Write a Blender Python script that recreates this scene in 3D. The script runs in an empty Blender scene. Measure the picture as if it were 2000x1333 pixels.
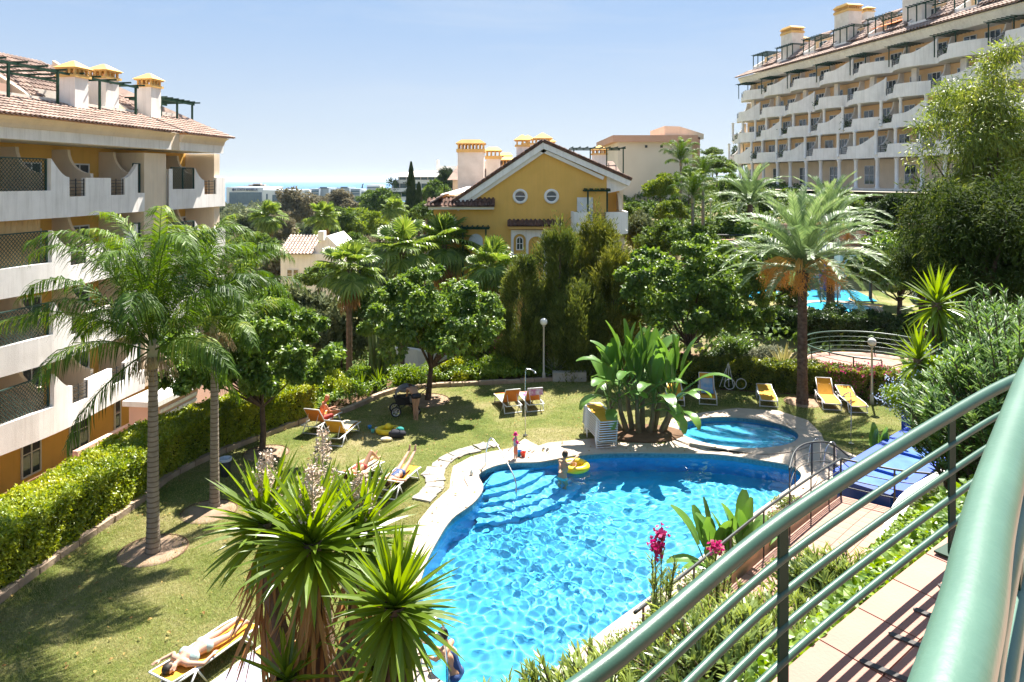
import bpy, bmesh, math, random
import numpy as np
from mathutils import Vector, Matrix, Euler
from mathutils.geometry import delaunay_2d_cdt
R=math.radians; PI=math.pi
S=bpy.context.scene; COL=S.collection
# ---------------------------------------------------------------- camera
CH=9.0; F=1400.0; HY=352.0
cam=bpy.data.cameras.new('camera'); camo=bpy.data.objects.new('camera',cam); COL.objects.link(camo)
camo.location=(0,0,CH); camo.rotation_euler=(R(90),0,0)
cam.sensor_width=36; cam.lens=36*F/2000; cam.shift_y=-(666.5-HY)/2000
cam.clip_start=.05; cam.clip_end=60000
S.camera=camo
# ---------------------------------------------------------------- world, sun, exposure
SUN_EL=56; SUN_AZ=23
w=bpy.data.worlds.new("World"); S.world=w; w.use_nodes=True
nt=w.node_tree; N=nt.nodes; Lk=nt.links
bg=N['Background']; bg.inputs[1].default_value=.068
sky=N.new('ShaderNodeTexSky'); sky.sky_type='NISHITA'; sky.sun_disc=False
sky.sun_elevation=R(SUN_EL); sky.sun_rotation=R(SUN_AZ); sky.air_density=1.0; sky.dust_density=.25; sky.ozone_density=1.6; sky.altitude=30
# thin summer veil: faint cirrus in the upper sky and a milky band low over the sea, both all the way round
tc=N.new('ShaderNodeTexCoord'); sep=N.new('ShaderNodeSeparateXYZ'); Lk.new(tc.outputs['Generated'],sep.inputs[0])
mp=N.new('ShaderNodeMapping'); mp.inputs['Scale'].default_value=(1.3,3.0,9.0); mp.inputs['Rotation'].default_value=(.2,.35,.5)
Lk.new(tc.outputs['Generated'],mp.inputs[0])
nz=N.new('ShaderNodeTexNoise'); nz.inputs['Scale'].default_value=1.6; nz.inputs['Detail'].default_value=8; nz.inputs['Roughness'].default_value=.62; nz.inputs['Distortion'].default_value=.6
Lk.new(mp.outputs[0],nz.inputs[0])
cr=N.new('ShaderNodeMapRange'); cr.inputs[1].default_value=.5; cr.inputs[2].default_value=.85; cr.inputs[3].default_value=0; cr.inputs[4].default_value=.36
Lk.new(nz.outputs[0],cr.inputs[0])
hz=N.new('ShaderNodeMapRange'); hz.inputs[1].default_value=.0; hz.inputs[2].default_value=.30; hz.inputs[3].default_value=0; hz.inputs[4].default_value=1.0
hz.interpolation_type='SMOOTHSTEP'; rmp=N.new('ShaderNodeMix'); rmp.data_type='RGBA'; rmp.inputs[6].default_value=(1.85,2.1,2.38,1); rmp.inputs[7].default_value=(1.05,1.58,2.4,1); Lk.new(hz.outputs[0],rmp.inputs[0]); Lk.new(sep.outputs[2],hz.inputs[0])
mul=N.new('ShaderNodeMix'); mul.data_type='RGBA'; mul.blend_type='MULTIPLY'; mul.inputs[0].default_value=1; mul.inputs[7].default_value=(.80,.76,.80,1)
Lk.new(sky.outputs[0],mul.inputs[6])
mx2=N.new('ShaderNodeMix'); mx2.data_type='RGBA'; mx2.inputs[0].default_value=.92; Lk.new(mul.outputs[2],mx2.inputs[6]); Lk.new(rmp.outputs[2],mx2.inputs[7])
mx1=N.new('ShaderNodeMix'); mx1.data_type='RGBA'; Lk.new(cr.outputs[0],mx1.inputs[0]); Lk.new(mx2.outputs[2],mx1.inputs[6]); mx1.inputs[7].default_value=(2.3,2.5,2.7,1)
Lk.new(mx1.outputs[2],bg.inputs[0])
sl=bpy.data.lights.new('sun','SUN'); sl.energy=3.6; sl.angle=R(.5); sl.color=(1,.95,.87); sl.cycles.is_caustics_light=True
so=bpy.data.objects.new('sun',sl); COL.objects.link(so); so.location=(20,30,60)
_d=-Vector((math.sin(R(SUN_AZ))*math.cos(R(SUN_EL)),math.cos(R(SUN_AZ))*math.cos(R(SUN_EL)),math.sin(R(SUN_EL))))
so.rotation_euler=_d.to_track_quat('-Z','Y').to_euler()
S.view_settings.view_transform='Standard'; S.view_settings.look='None'; S.view_settings.gamma=1; S.view_settings.use_curve_mapping=False
S.view_settings.exposure=2.35
S.cycles.max_bounces=8; S.cycles.transparent_max_bounces=8; S.cycles.volume_bounces=0; S.cycles.sample_clamp_indirect=6
# ---------------------------------------------------------------- placing helpers
def W(px,py,d): return Vector(((px-1000)*d/F,d,CH-(py-HY)*d/F))          # a point seen at (px,py), d metres ahead
def G(px,py,z=0.):                                                       # a point of the level z
    d=(CH-z)*F/(py-HY); return Vector(((px-1000)*d/F,d,z))
# ---------------------------------------------------------------- mesh helpers
def mkmesh(name,V,polys,m=None,smooth=False):
    """V (n,3); polys: list of (k,4) / (k,3) arrays or lists of index lists"""
    me=bpy.data.meshes.new(name); V=np.asarray(V,dtype=np.float32).reshape(-1,3)
    idx=[];tot=[]
    for p in polys:
        if isinstance(p,np.ndarray):
            if len(p)==0: continue
            idx.append(p.reshape(-1)); tot.append(np.full(len(p),p.shape[1]))
        else:
            idx.append(np.array(p)); tot.append(np.array([len(p)]))
    idx=np.concatenate(idx).astype(np.int32); tot=np.concatenate(tot).astype(np.int32)
    me.vertices.add(len(V)); me.vertices.foreach_set('co',V.reshape(-1))
    me.loops.add(len(idx)); me.loops.foreach_set('vertex_index',idx)
    me.polygons.add(len(tot)); st=np.concatenate([[0],np.cumsum(tot)[:-1]]).astype(np.int32)
    me.polygons.foreach_set('loop_start',st); me.polygons.foreach_set('loop_total',tot)
    me.polygons.foreach_set('use_smooth',np.full(len(tot),bool(smooth)))
    me.update(calc_edges=True)
    if m: me.materials.append(m)
    return me
def setp(o,label=None,cat=None,group=None,kind=None):
    if label: o['label']=label
    if cat: o['category']=cat
    if group: o['group']=group
    if kind: o['kind']=kind
    return o
def link(name,me,parent=None,loc=None,rot=None,scale=None):
    o=bpy.data.objects.new(name,me); COL.objects.link(o)
    if parent is not None: o.parent=parent
    if loc is not None: o.location=loc
    if rot is not None: o.rotation_euler=rot
    if scale is not None: o.scale=(scale,)*3 if isinstance(scale,(int,float)) else scale
    return o
def thing(name,label,cat,loc=(0,0,0),rz=0.,group=None):
    o=bpy.data.objects.new(name,None); COL.objects.link(o); o.empty_display_size=.1
    o.location=loc; o.rotation_euler=(0,0,rz); return setp(o,label,cat,group)
def copytree(o,parent=None):
    c=o.copy(); COL.objects.link(c); c.parent=parent
    for ch in list(o.children): copytree(ch,c)
    return c
class MB:
    """collects shapes into one mesh"""
    def __init__(s): s.V=[]; s.P=[]; s.n=0
    def add(s,V,P):
        V=np.asarray(V,dtype=float).reshape(-1,3)
        for p in P: s.P.append((np.asarray(p)+s.n) if isinstance(p,np.ndarray) else [i+s.n for i in p])
        s.V.append(V); s.n+=len(V); return s
    def box(s,c,d,rz=0.,M=None):
        x,y,z=[k/2 for k in d]
        V=np.array([(a*x,b*y,e*z) for e in(-1,1) for b in(-1,1) for a in(-1,1)])
        if M is not None: V=V@np.array(M).T
        if rz: V=V@np.array([[math.cos(rz),math.sin(rz),0],[-math.sin(rz),math.cos(rz),0],[0,0,1]])
        return s.add(V+np.array(c),[np.array([[0,2,3,1],[4,5,7,6],[0,1,5,4],[2,6,7,3],[0,4,6,2],[1,3,7,5]])])
    def bx(s,x0,x1,y0,y1,z0,z1): return s.box(((x0+x1)/2,(y0+y1)/2,(z0+z1)/2),(x1-x0,y1-y0,z1-z0))
    def hexa(s,b,t):
        """4 bottom + 4 top points"""
        return s.add(list(b)+list(t),[[3,2,1,0],[4,5,6,7],[0,1,5,4],[1,2,6,5],[2,3,7,6],[3,0,4,7]])
    def tube(s,path,r,n=8,cap=True,flat=1.):
        P=np.array([tuple(p) for p in path],dtype=float); k=len(P)
        r=np.full(k,r) if np.isscalar(r) else np.array(r,dtype=float)
        T=np.gradient(P,axis=0) if k>2 else np.repeat((P[1]-P[0])[None],2,0)
        T/=np.linalg.norm(T,axis=1)[:,None]+1e-12
        ref=np.array([0,0,1.]) if abs(T[0][2])<.9 else np.array([0,1.,0])
        A=np.cross(T[0],ref); A/=np.linalg.norm(A); rings=[]
        a=np.arange(n)*2*PI/n
        for i in range(k):
            A=A-T[i]*A.dot(T[i]); A/=np.linalg.norm(A)+1e-12; B=np.cross(T[i],A)
            rings.append(P[i]+r[i]*(np.cos(a)[:,None]*A+np.sin(a)[:,None]*B*flat))
        V=np.concatenate(rings); i=np.arange(n); j=(i+1)%n
        Q=np.concatenate([np.stack([q*n+i,q*n+j,(q+1)*n+j,(q+1)*n+i],1) for q in range(k-1)])
        PP=[Q]
        if cap: PP+= [list(range(n))[::-1],[ (k-1)*n+q for q in range(n)]]
        return s.add(V,PP)
    def lathe(s,prof,c=(0,0,0),n=16,cap=True):
        a=np.arange(n)*2*PI/n; V=[]
        for r,z in prof: V+= [(c[0]+r*math.cos(t),c[1]+r*math.sin(t),c[2]+z) for t in a]
        k=len(prof); i=np.arange(n); j=(i+1)%n
        PP=[np.concatenate([np.stack([q*n+i,q*n+j,(q+1)*n+j,(q+1)*n+i],1) for q in range(k-1)])]
        if cap: PP+=[list(range(n))[::-1],[(k-1)*n+q for q in range(n)]]
        return s.add(V,PP)
    def ball(s,c,r,n=12,m=8,sc=(1,1,1)):
        prof=[(max(.004,math.sin(PI*i/m))*r,-math.cos(PI*i/m)*r) for i in range(m+1)]
        b=MB().lathe(prof,(0,0,0),n); V=b.V[0]*np.array(sc)+np.array(c); return s.add(V,b.P)
    def prism(s,poly,axis,a0,a1,fn=None):
        """polygon (2D) extruded; axis 'z': (x,y)->z ; 'y': (x,z) along y ; 'x': (y,z) along x"""
        def m(p,a): return {'z':(p[0],p[1],a),'y':(p[0],a,p[1]),'x':(a,p[0],p[1])}[axis]
        k=len(poly); V=[m(p,a0) for p in poly]+[m(p,a1) for p in poly]
        if fn: V=[fn(*v) for v in V]
        P=[[i,(i+1)%k,k+(i+1)%k,k+i] for i in range(k)]
        # caps by triangulation (handles concave outlines)
        t=tri2d(poly); P+=[list(q)[::-1] for q in t]+[[k+i for i in q] for q in t]
        return s.add(V,P)
    def wallstrip(s,pts,z0,z1s,th,fn=None):
        """vertical curved strip: pts (x,y) centre line, z0 bottom (scalar or list), z1s top list"""
        k=len(pts); P=np.array(pts,float); T=np.gradient(P,axis=0); T/=np.linalg.norm(T,axis=1)[:,None]
        Nn=np.stack([T[:,1],-T[:,0]],1)*th/2; z0=[z0]*k if np.isscalar(z0) else z0
        V=[]
        for i in range(k):
            a=P[i]+Nn[i]; b=P[i]-Nn[i]
            V+=[(a[0],a[1],z0[i]),(a[0],a[1],z1s[i]),(b[0],b[1],z1s[i]),(b[0],b[1],z0[i])]
        if fn: V=[fn(*v) for v in V]
        Pp=[[3,2,1,0],[4*k-4,4*k-3,4*k-2,4*k-1]]
        for i in range(k-1):
            for e in range(4):
                f=(e+1)%4; Pp.append([4*i+e,4*i+f,4*i+4+f,4*i+4+e])
        return s.add(V,Pp)
    def xform(s,fn):
        s.V=[np.array([fn(*v) for v in A]) for A in s.V]; return s
    def mesh(s,name,m,smooth=False,off=None):
        V=np.concatenate(s.V)
        if off is not None: V=V-np.array(tuple(off))
        ps=[p for p in s.P]; return mkmesh(name,V,ps,m,smooth)
def tri2d(poly):
    r=delaunay_2d_cdt([Vector((p[0],p[1])) for p in poly],[],[list(range(len(poly)))],1,1e-7)
    # map output verts back to input
    vs,fs,ov=r[0],r[2],r[3]
    back=[(o[0] if o else 0) for o in ov]
    return [[back[i] for i in f] for f in fs]
def part(name,mb,m,parent,smooth=False,world=False,label=None,kind=None):
    off=parent.location if (world and parent is not None) else None
    o=link(name,mb.mesh(name,m,smooth,off),parent)
    if label: o['label']=label
    if kind: o['kind']=kind
    return o
def single(name,mb,m,label,cat,smooth=False,group=None,loc=None):
    if loc is None: loc=np.concatenate(mb.V).mean(0)
    o=link(name,mb.mesh(name,m,smooth,loc)); o.location=tuple(loc); return setp(o,label,cat,group)
def structure(name,mb,m,smooth=False):
    o=link(name,mb.mesh(name,m,smooth)); o['kind']='structure'; return o
def inpoly(x,y,P):
    x=np.asarray(x,float); y=np.asarray(y,float); c=np.zeros(x.shape,bool); n=len(P)
    for i in range(n):
        x0,y0=P[i][0],P[i][1]; x1,y1=P[(i+1)%n][0],P[(i+1)%n][1]
        if y0==y1: continue
        c^=((y0>y)!=(y1>y))&(x<(x1-x0)*(y-y0)/(y1-y0)+x0)
    return c
def fill(mb,outer,holes,z,extra=None):
    vs=[];es=[]
    for lp in [outer]+holes:
        b=len(vs); vs+=[Vector((p[0],p[1])) for p in lp]; es+=[(b+i,b+(i+1)%len(lp)) for i in range(len(lp))]
    if extra is not None: vs+=[Vector(p) for p in extra]
    r=delaunay_2d_cdt(vs,es,[],0,1e-6); V=np.array([(v.x,v.y) for v in r[0]]); T=np.array([f for f in r[2] if len(f)==3])
    c=V[T].mean(1); ok=inpoly(c[:,0],c[:,1],outer)
    for h in holes: ok&=~inpoly(c[:,0],c[:,1],h)
    zz=np.full(len(V),float(z)) if np.isscalar(z) else z(V[:,0],V[:,1])
    T=T[ok]; a=V[T[:,1]]-V[T[:,0]]; b=V[T[:,2]]-V[T[:,0]]; fl=(a[:,0]*b[:,1]-a[:,1]*b[:,0])<0
    T[fl]=T[fl][:,::-1]
    mb.add(np.column_stack([V,zz]),[T]); return mb
def smoothloop(P,n=6):
    P=[np.array((p[0],p[1]),float) for p in P]; k=len(P); out=[]
    for i in range(k):
        p0,p1,p2,p3=P[i-1],P[i],P[(i+1)%k],P[(i+2)%k]
        for j in range(n):
            t=j/n; out.append(.5*((2*p1)+(p2-p0)*t+(2*p0-5*p1+4*p2-p3)*t*t+(3*p1-p0-3*p2+p3)*t**3))
    return out
def smoothline(P,n=6):
    P=[np.array(tuple(p),float) for p in P]; k=len(P); out=[]
    for i in range(k-1):
        p0=P[max(i-1,0)];p1=P[i];p2=P[i+1];p3=P[min(i+2,k-1)]
        for j in range(n):
            t=j/n; out.append(.5*((2*p1)+(p2-p0)*t+(2*p0-5*p1+4*p2-p3)*t*t+(3*p1-p0-3*p2+p3)*t**3))
    out.append(P[-1]); return out
def offset(P,d,closed=True):
    P=np.array([(p[0],p[1]) for p in P],float)
    if closed: T=np.roll(P,-1,0)-np.roll(P,1,0)
    else: T=np.gradient(P,axis=0)
    T/=np.linalg.norm(T,axis=1)[:,None]+1e-9
    return P+np.stack([T[:,1],-T[:,0]],1)*d
# ---------------------------------------------------------------- materials
MATS={}
def mat(name,col,rough=.7,spec=.3,col2=None,nscale=3.,bump=0.,bscale=40.,metal=0.,island=0.,detail=4,coord='Object',**kw):
    """plain procedural: base colour varied by noise (and per piece), fine relief by bump"""
    if name in MATS: return MATS[name]
    m=bpy.data.materials.new(name); m.use_nodes=True; MATS[name]=m
    nt=m.node_tree; N=nt.nodes; L=nt.links; b=N['Principled BSDF']
    b.inputs['Roughness'].default_value=rough; b.inputs['Specular IOR Level'].default_value=spec; b.inputs['Metallic'].default_value=metal
    for k,v in kw.items(): b.inputs[k].default_value=v
    c2=col2 or tuple(c*.8 for c in col)
    tc=N.new('ShaderNodeTexCoord'); n=N.new('ShaderNodeTexNoise'); n.inputs['Scale'].default_value=nscale; n.inputs['Detail'].default_value=detail
    L.new(tc.outputs[coord],n.inputs[0])
    mr=N.new('ShaderNodeMapRange'); mr.inputs[1].default_value=.32; mr.inputs[2].default_value=.68; L.new(n.outputs[0],mr.inputs[0])
    mx=N.new('ShaderNodeMix'); mx.data_type='RGBA'; L.new(mr.outputs[0],mx.inputs[0]); mx.inputs[6].default_value=(*col,1); mx.inputs[7].default_value=(*c2,1)
    out=mx.outputs[2]
    if island:
        g=N.new('ShaderNodeNewGeometry'); oi=N.new('ShaderNodeObjectInfo'); ad=N.new('ShaderNodeMath'); ad.operation='ADD'; fr=N.new('ShaderNodeMath'); fr.operation='FRACT'
        L.new(g.outputs['Random Per Island'],ad.inputs[0]); L.new(oi.outputs['Random'],ad.inputs[1]); L.new(ad.outputs[0],fr.inputs[0])
        hs=N.new('ShaderNodeHueSaturation'); m2=N.new('ShaderNodeMapRange'); m2.inputs[3].default_value=1-island; m2.inputs[4].default_value=1+island
        L.new(fr.outputs[0],m2.inputs[0]); L.new(m2.outputs[0],hs.inputs['Value']); L.new(out,hs.inputs['Color']); out=hs.outputs[0]
    L.new(out,b.inputs['Base Color'])
    if bump:
        n2=N.new('ShaderNodeTexNoise'); n2.inputs['Scale'].default_value=bscale; n2.inputs['Detail'].default_value=5; L.new(tc.outputs[coord],n2.inputs[0])
        bp=N.new('ShaderNodeBump'); bp.inputs['Strength'].default_value=bump; bp.inputs['Distance'].default_value=.02; L.new(n2.outputs[0],bp.inputs['Height']); L.new(bp.outputs[0],b.inputs['Normal'])
    return m
def leafmat(name,c1,c2,trans=.35,rough=.45,spec=.35,c3=None):
    """leaf: colour varies from leaf to leaf and over the plant, lets light through"""
    if name in MATS: return MATS[name]
    m=bpy.data.materials.new(name); m.use_nodes=True; MATS[name]=m
    nt=m.node_tree; N=nt.nodes; L=nt.links; b=N['Principled BSDF']; out=N['Material Output']
    b.inputs['Roughness'].default_value=rough; b.inputs['Specular IOR Level'].default_value=spec
    g=N.new('ShaderNodeNewGeometry'); tc=N.new('ShaderNodeTexCoord'); n=N.new('ShaderNodeTexNoise'); n.inputs['Scale'].default_value=.9; L.new(tc.outputs['Object'],n.inputs[0])
    ad=N.new('ShaderNodeMath'); ad.operation='MULTIPLY_ADD'; L.new(g.outputs['Random Per Island'],ad.inputs[0]); ad.inputs[1].default_value=.6
    m3=N.new('ShaderNodeMath'); m3.operation='MULTIPLY_ADD'; L.new(n.outputs[0],m3.inputs[0]); m3.inputs[1].default_value=1.6; m3.inputs[2].default_value=-.62
    L.new(m3.outputs[0],ad.inputs[2])
    rp=N.new('ShaderNodeValToRGB'); e=rp.color_ramp.elements; e[0].color=(*c1,1); e[1].color=(*c2,1); e[0].position=.1; e[1].position=.8
    if c3: x=rp.color_ramp.elements.new(.97); x.color=(*c3,1)
    L.new(ad.outputs[0],rp.inputs[0]); L.new(rp.outputs[0],b.inputs['Base Color'])
    t=N.new('ShaderNodeBsdfTranslucent'); hs=N.new('ShaderNodeHueSaturation'); hs.inputs['Hue'].default_value=.485; hs.inputs['Saturation'].default_value=1.1; hs.inputs['Value'].default_value=1.5
    L.new(rp.outputs[0],hs.inputs['Color']); L.new(hs.outputs[0],t.inputs[0])
    ms=N.new('ShaderNodeMixShader'); ms.inputs[0].default_value=trans; L.new(b.outputs[0],ms.inputs[1]); L.new(t.outputs[0],ms.inputs[2]); L.new(ms.outputs[0],out.inputs[0])
    return m
M_white=mat('white_render',(.88,.84,.79),.85,.2,(.78,.74,.69),1.2,.25,30)
def streaks(m,amt=.16,col=(.35,.31,.26)):
    nt=m.node_tree; N=nt.nodes; L=nt.links; b=N['Principled BSDF']; src=b.inputs['Base Color'].links[0].from_socket
    tc=N.new('ShaderNodeTexCoord'); mp=N.new('ShaderNodeMapping'); mp.inputs['Scale'].default_value=(3.2,3.2,.22); L.new(tc.outputs['Object'],mp.inputs[0]); n=N.new('ShaderNodeTexNoise'); n.inputs['Scale'].default_value=1.3; n.inputs['Detail'].default_value=7; n.inputs['Roughness'].default_value=.7; L.new(mp.outputs[0],n.inputs[0])
    r=N.new('ShaderNodeMapRange'); r.inputs[1].default_value=.48; r.inputs[2].default_value=.82; r.inputs[4].default_value=amt; L.new(n.outputs[0],r.inputs[0]); x=N.new('ShaderNodeMix'); x.data_type='RGBA'; L.new(r.outputs[0],x.inputs[0]); L.new(src,x.inputs[6]); x.inputs[7].default_value=(*col,1); L.new(x.outputs[2],b.inputs['Base Color'])
streaks(M_white,.45)
M_cream=mat('cream_render',(.78,.65,.49),.88,.2,(.71,.58,.43),.9,.25,30)
M_pink=mat('pink_render',(.72,.47,.36),.88,.2,(.64,.41,.31),.9,.2,30)
M_yellow=mat('ochre_render',(.78,.46,.12),.88,.2,(.70,.41,.10),.8,.25,30)
streaks(M_yellow,.32,(.45,.25,.08)); streaks(M_cream,.3)
M_gold=mat('gold_render',(.76,.48,.17),.85,.2,(.68,.42,.14),2,.2,30)
M_trim=mat('trim_render',(.80,.74,.66),.8,.2,(.68,.62,.54),1.5,.15,30)
M_tile=mat('roof_clay',(.43,.30,.235),.9,.2,(.27,.20,.165),2.2,.5,25,island=.28)
M_tiledark=mat('weathered_clay',(.17,.09,.06),.9,.2,(.08,.05,.04),3,.5,25,island=.3)
M_green=mat('green_paint',(.042,.098,.068),.38,.38,(.034,.082,.057),6,.06,120)
M_greenw=mat('worn_green_paint',(.085,.165,.12),.4,.4,(.065,.13,.095),4,.05,60)
M_greend=mat('dark_green_paint',(.012,.045,.026),.55,.2)
M_iron=mat('dark_iron',(.03,.035,.035),.5,.4)
M_steel=mat('steel',(.6,.6,.6),.2,.5,metal=1.)
M_glass=mat('window_glass',(.03,.045,.055),.06,.8,(.05,.07,.08),.7)
M_shutter=mat('white_shutter',(.75,.75,.74),.6,.3)
M_darkwood=mat('dark_wood',(.07,.04,.025),.6,.3)
M_bark=mat('bark',(.13,.09,.065),.95,.1,(.07,.05,.038),9,1.,30)
M_palmbark=mat('palm_bark',(.27,.235,.19),.95,.1,(.17,.145,.115),7,.7,30)
def ringbark(name,c1,c2,scale):
    m=mat(name,c1,.95,.1,tuple(x*.75 for x in c1),7,.7,30); nt=m.node_tree; N=nt.nodes; L=nt.links; b=N['Principled BSDF']; src=b.inputs['Base Color'].links[0].from_socket
    tc=N.new('ShaderNodeTexCoord'); w_=N.new('ShaderNodeTexWave'); w_.bands_direction='Z'; w_.inputs['Scale'].default_value=scale; w_.inputs['Distortion'].default_value=1.2; w_.inputs['Detail'].default_value=3; w_.inputs['Detail Scale'].default_value=2; L.new(tc.outputs['Object'],w_.inputs[0])
    r=N.new('ShaderNodeMapRange'); r.inputs[1].default_value=.75; r.inputs[2].default_value=.95; r.inputs[4].default_value=.85; L.new(w_.outputs['Fac'],r.inputs[0]); x=N.new('ShaderNodeMix'); x.data_type='RGBA'; L.new(r.outputs[0],x.inputs[0]); L.new(src,x.inputs[6]); x.inputs[7].default_value=(*c2,1); L.new(x.outputs[2],b.inputs['Base Color']); return m
M_qbark=ringbark('ringed_palm_bark',(.30,.25,.20),(.12,.085,.06),2.6)
M_soil=mat('soil',(.16,.10,.065),1,.05,(.13,.08,.05),6,1.,25)
M_concrete=mat('concrete',(.42,.39,.35),.92,.2,(.33,.3,.26),2.5,.5,30)

def sgroup(name):
    o=bpy.data.objects.new(name,None); COL.objects.link(o); o['kind']='structure'; return o
# ================================================================ TERRAIN
def ss(a,b,x): t=np.clip((x-a)/(b-a),0,1); return t*t*(3-2*t)
def g_px(L,z=0.): return [tuple(G(a,b,z)[:2]) for a,b in L]
LAWN=g_px([(-420,1420),(-200,1335),(0,1180),(130,1085),(270,990),(330,940),(400,903),(480,870),(600,825),(680,805),(780,765),(900,755),(1000,750),(1080,745),(1150,742)])
LAWN=[tuple(p[:2]) for p in smoothline([(a,b,0) for a,b in LAWN],4)]
KERB=list(LAWN)
LAWN+=g_px([(1210,748),(1300,752),(1400,762),(1500,768),(1600,776),(1680,782),(1760,790),(1790,826)])+[(14.6,23.2),(12.2,20.6),(9.6,18.2),(7,15),(4.5,12.4),(2,10.4),(-2,6),(-12,5)]
def _interp(x,xs,ys): return np.interp(x,xs,ys)
def H(x,y):
    x=np.asarray(x,float); y=np.asarray(y,float)
    hc=_interp(y,[-50,33,36.5,45,60,90,150,270,480,700,900,1200,1500],[-2.3,-2.2,-2.4,-3,-5,-8,-9.5,-11,-14,-17.5,-22,-41,-60])
    hr=_interp(y,[-50,33,36,38,40,53,56,60,75,105,150,420,900,1200,1500],[-.2,-.2,.1,.7,1,1,3.6,4.5,6.5,8.2,9,0,-22,-41,-60])
    w_=ss(.03,.16,x/np.maximum(y,1))*ss(30,40,y)+ss(9,15,x)*(1-ss(30,40,y))
    far=ss(300,900,y); hl=-4.6-.0*x
    wl=ss(-11.5,-15.5,x)*(1-ss(60,110,y))
    h=hc*(1-w_)+hr*w_; h=h*(1-wl)+hl*wl
    bump=.35*np.sin(x*.13+1.3)*np.cos(y*.11)+.2*np.sin(x*.31+y*.23)
    h=h+bump*ss(70,140,y)*(1-ss(800,1200,y))
    hillr=ss(.5,1.5,x/np.maximum(y,1))*ss(90,300,y)*(1-far)*14
    return h+hillr
def axis_vals(segs):
    o=[]
    for a,b,s in segs: o+=list(np.arange(a,b,s))
    return np.array(o+[segs[-1][1]])
xs=axis_vals([(-9000,-1500,1500),(-1500,-300,100),(-300,-60,12),(-60,60,2),(60,300,12),(300,1500,100),(1500,9000,1500)])
ys=axis_vals([(-60,0,10),(0,120,2),(120,300,8),(300,900,30),(900,1600,50)])
X,Y=np.meshgrid(xs,ys); Z=H(X,Y)
inn=inpoly(X,Y,[tuple(p) for p in offset(LAWN,0)]); Z[inn]=-2.6
# keep the garden's own bed below lawn and bank
Z[(X>-11)&(X<13)&(Y<32)]=-2.6; Z[(X>-3)&(Y<12)]=-2.6
V=np.stack([X,Y,Z],-1).reshape(-1,3); i=np.arange(X.size).reshape(X.shape)
M_terr=mat('dry_scrub_soil',(.13,.15,.05),.95,.1,(.26,.21,.12),.35,.6,8,detail=8)
mb=MB().add(V,[np.stack([i[:-1,:-1],i[:-1,1:],i[1:,1:],i[1:,:-1]],-1).reshape(-1,4)])
structure('terrain',mb,M_terr,True)
# sea
m=mat('sea_water',(.035,.11,.22),.6,.03,(.05,.14,.26),.002,.35,.05)
structure('sea',MB().add([(-14000,1150,-40),(14000,1150,-40),(14000,16000,-40),(-14000,16000,-40)],[[0,1,2,3]]),m)
# ================================================================ POOL, DECK, LAWN
PO=[(-1.04,21.8),(-.86,20.9),(-1.1,19.9),(-1.6,19.0),(-1.85,18.0),(-2.05,16.6),(-2.05,14.9),(-1.75,13.5),(-1.0,12.55),(0,12.35),(.97,13.3),(2.08,14.5),(3.87,16.3),(5.75,18.45),(7.55,20.3),(8.75,21.6),(8.75,22.5),(8.0,22.95),(6.7,23.45),(5.07,23.6),(3.37,23.6),(2.17,23.4),(1.5,23.1),(.81,22.8),(0,22.75),(-.6,22.45)]
POOL=smoothloop(PO,5)
KC=(8.05,25.55); KA,KBx=2.1,1.62
KIDS=[(KC[0]+KA*math.cos(a),KC[1]+KBx*math.sin(a)) for a in np.arange(48)*2*PI/48]
DECK=g_px([(860,1440),(790,1345),(778,1180),(800,1060),(809,1030),(845,985),(878,955),(880,934),(885,912),(920,893),(959,883),(995,877),(1025,858),(1052,872),(1070,866),(1130,860),(1180,856),(1215,866),(1300,868),(1308,850),(1325,826),(1370,807),(1440,798),(1520,803),(1578,822),(1604,848),(1612,868),(1650,882),(1700,905),(1740,930),(1700,965)])+[(9.6,19.6),(8.1,18.9),(7.2,18.2),(6.2,17.2),(4.9,15.9),(3.4,14.3),(2.0,12.9),(.8,11.8)]
DEG=[tuple(p) for p in DECK]
m_lawn=bpy.data.materials.new('lawn_grass'); m_lawn.use_nodes=True
_n=m_lawn.node_tree; _N=_n.nodes; _L=_n.links; _b=_N['Principled BSDF']; _b.inputs['Roughness'].default_value=.9; _b.inputs['Specular IOR Level'].default_value=.15
_tc=_N.new('ShaderNodeTexCoord')
def _noise(sc,det=5,ro=.6,dist=0):
    q=_N.new('ShaderNodeTexNoise'); q.inputs['Scale'].default_value=sc; q.inputs['Detail'].default_value=det; q.inputs['Roughness'].default_value=ro; q.inputs['Distortion'].default_value=dist; _L.new(_tc.outputs['Object'],q.inputs[0]); return q
def _ramp(src,st):
    r=_N.new('ShaderNodeValToRGB'); e=r.color_ramp.elements; e[0].position,e[0].color=st[0][0],(*st[0][1],1); e[1].position,e[1].color=st[-1][0],(*st[-1][1],1)
    for p,c in st[1:-1]: x=e.new(p); x.color=(*c,1)
    _L.new(src,r.inputs[0]); return r
r1=_ramp(_noise(.33,7,.66,.4).outputs[0],[(.37,(.10,.14,.028)),(.46,(.165,.19,.05)),(.55,(.25,.235,.10)),(.64,(.33,.28,.155))])
r2=_ramp(_noise(9,6,.75).outputs[0],[(.3,(.55,.6,.5)),(.52,(1,1,1)),(.75,(1.3,1.22,1.1))])
r3=_ramp(_noise(70,3,.8).outputs[0],[(.35,(.6,.62,.55)),(.7,(1.28,1.25,1.2))])
a_=_N.new('ShaderNodeMix'); a_.data_type='RGBA'; a_.blend_type='MULTIPLY'; a_.inputs[0].default_value=1; _L.new(r1.outputs[0],a_.inputs[6]); _L.new(r2.outputs[0],a_.inputs[7])
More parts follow.
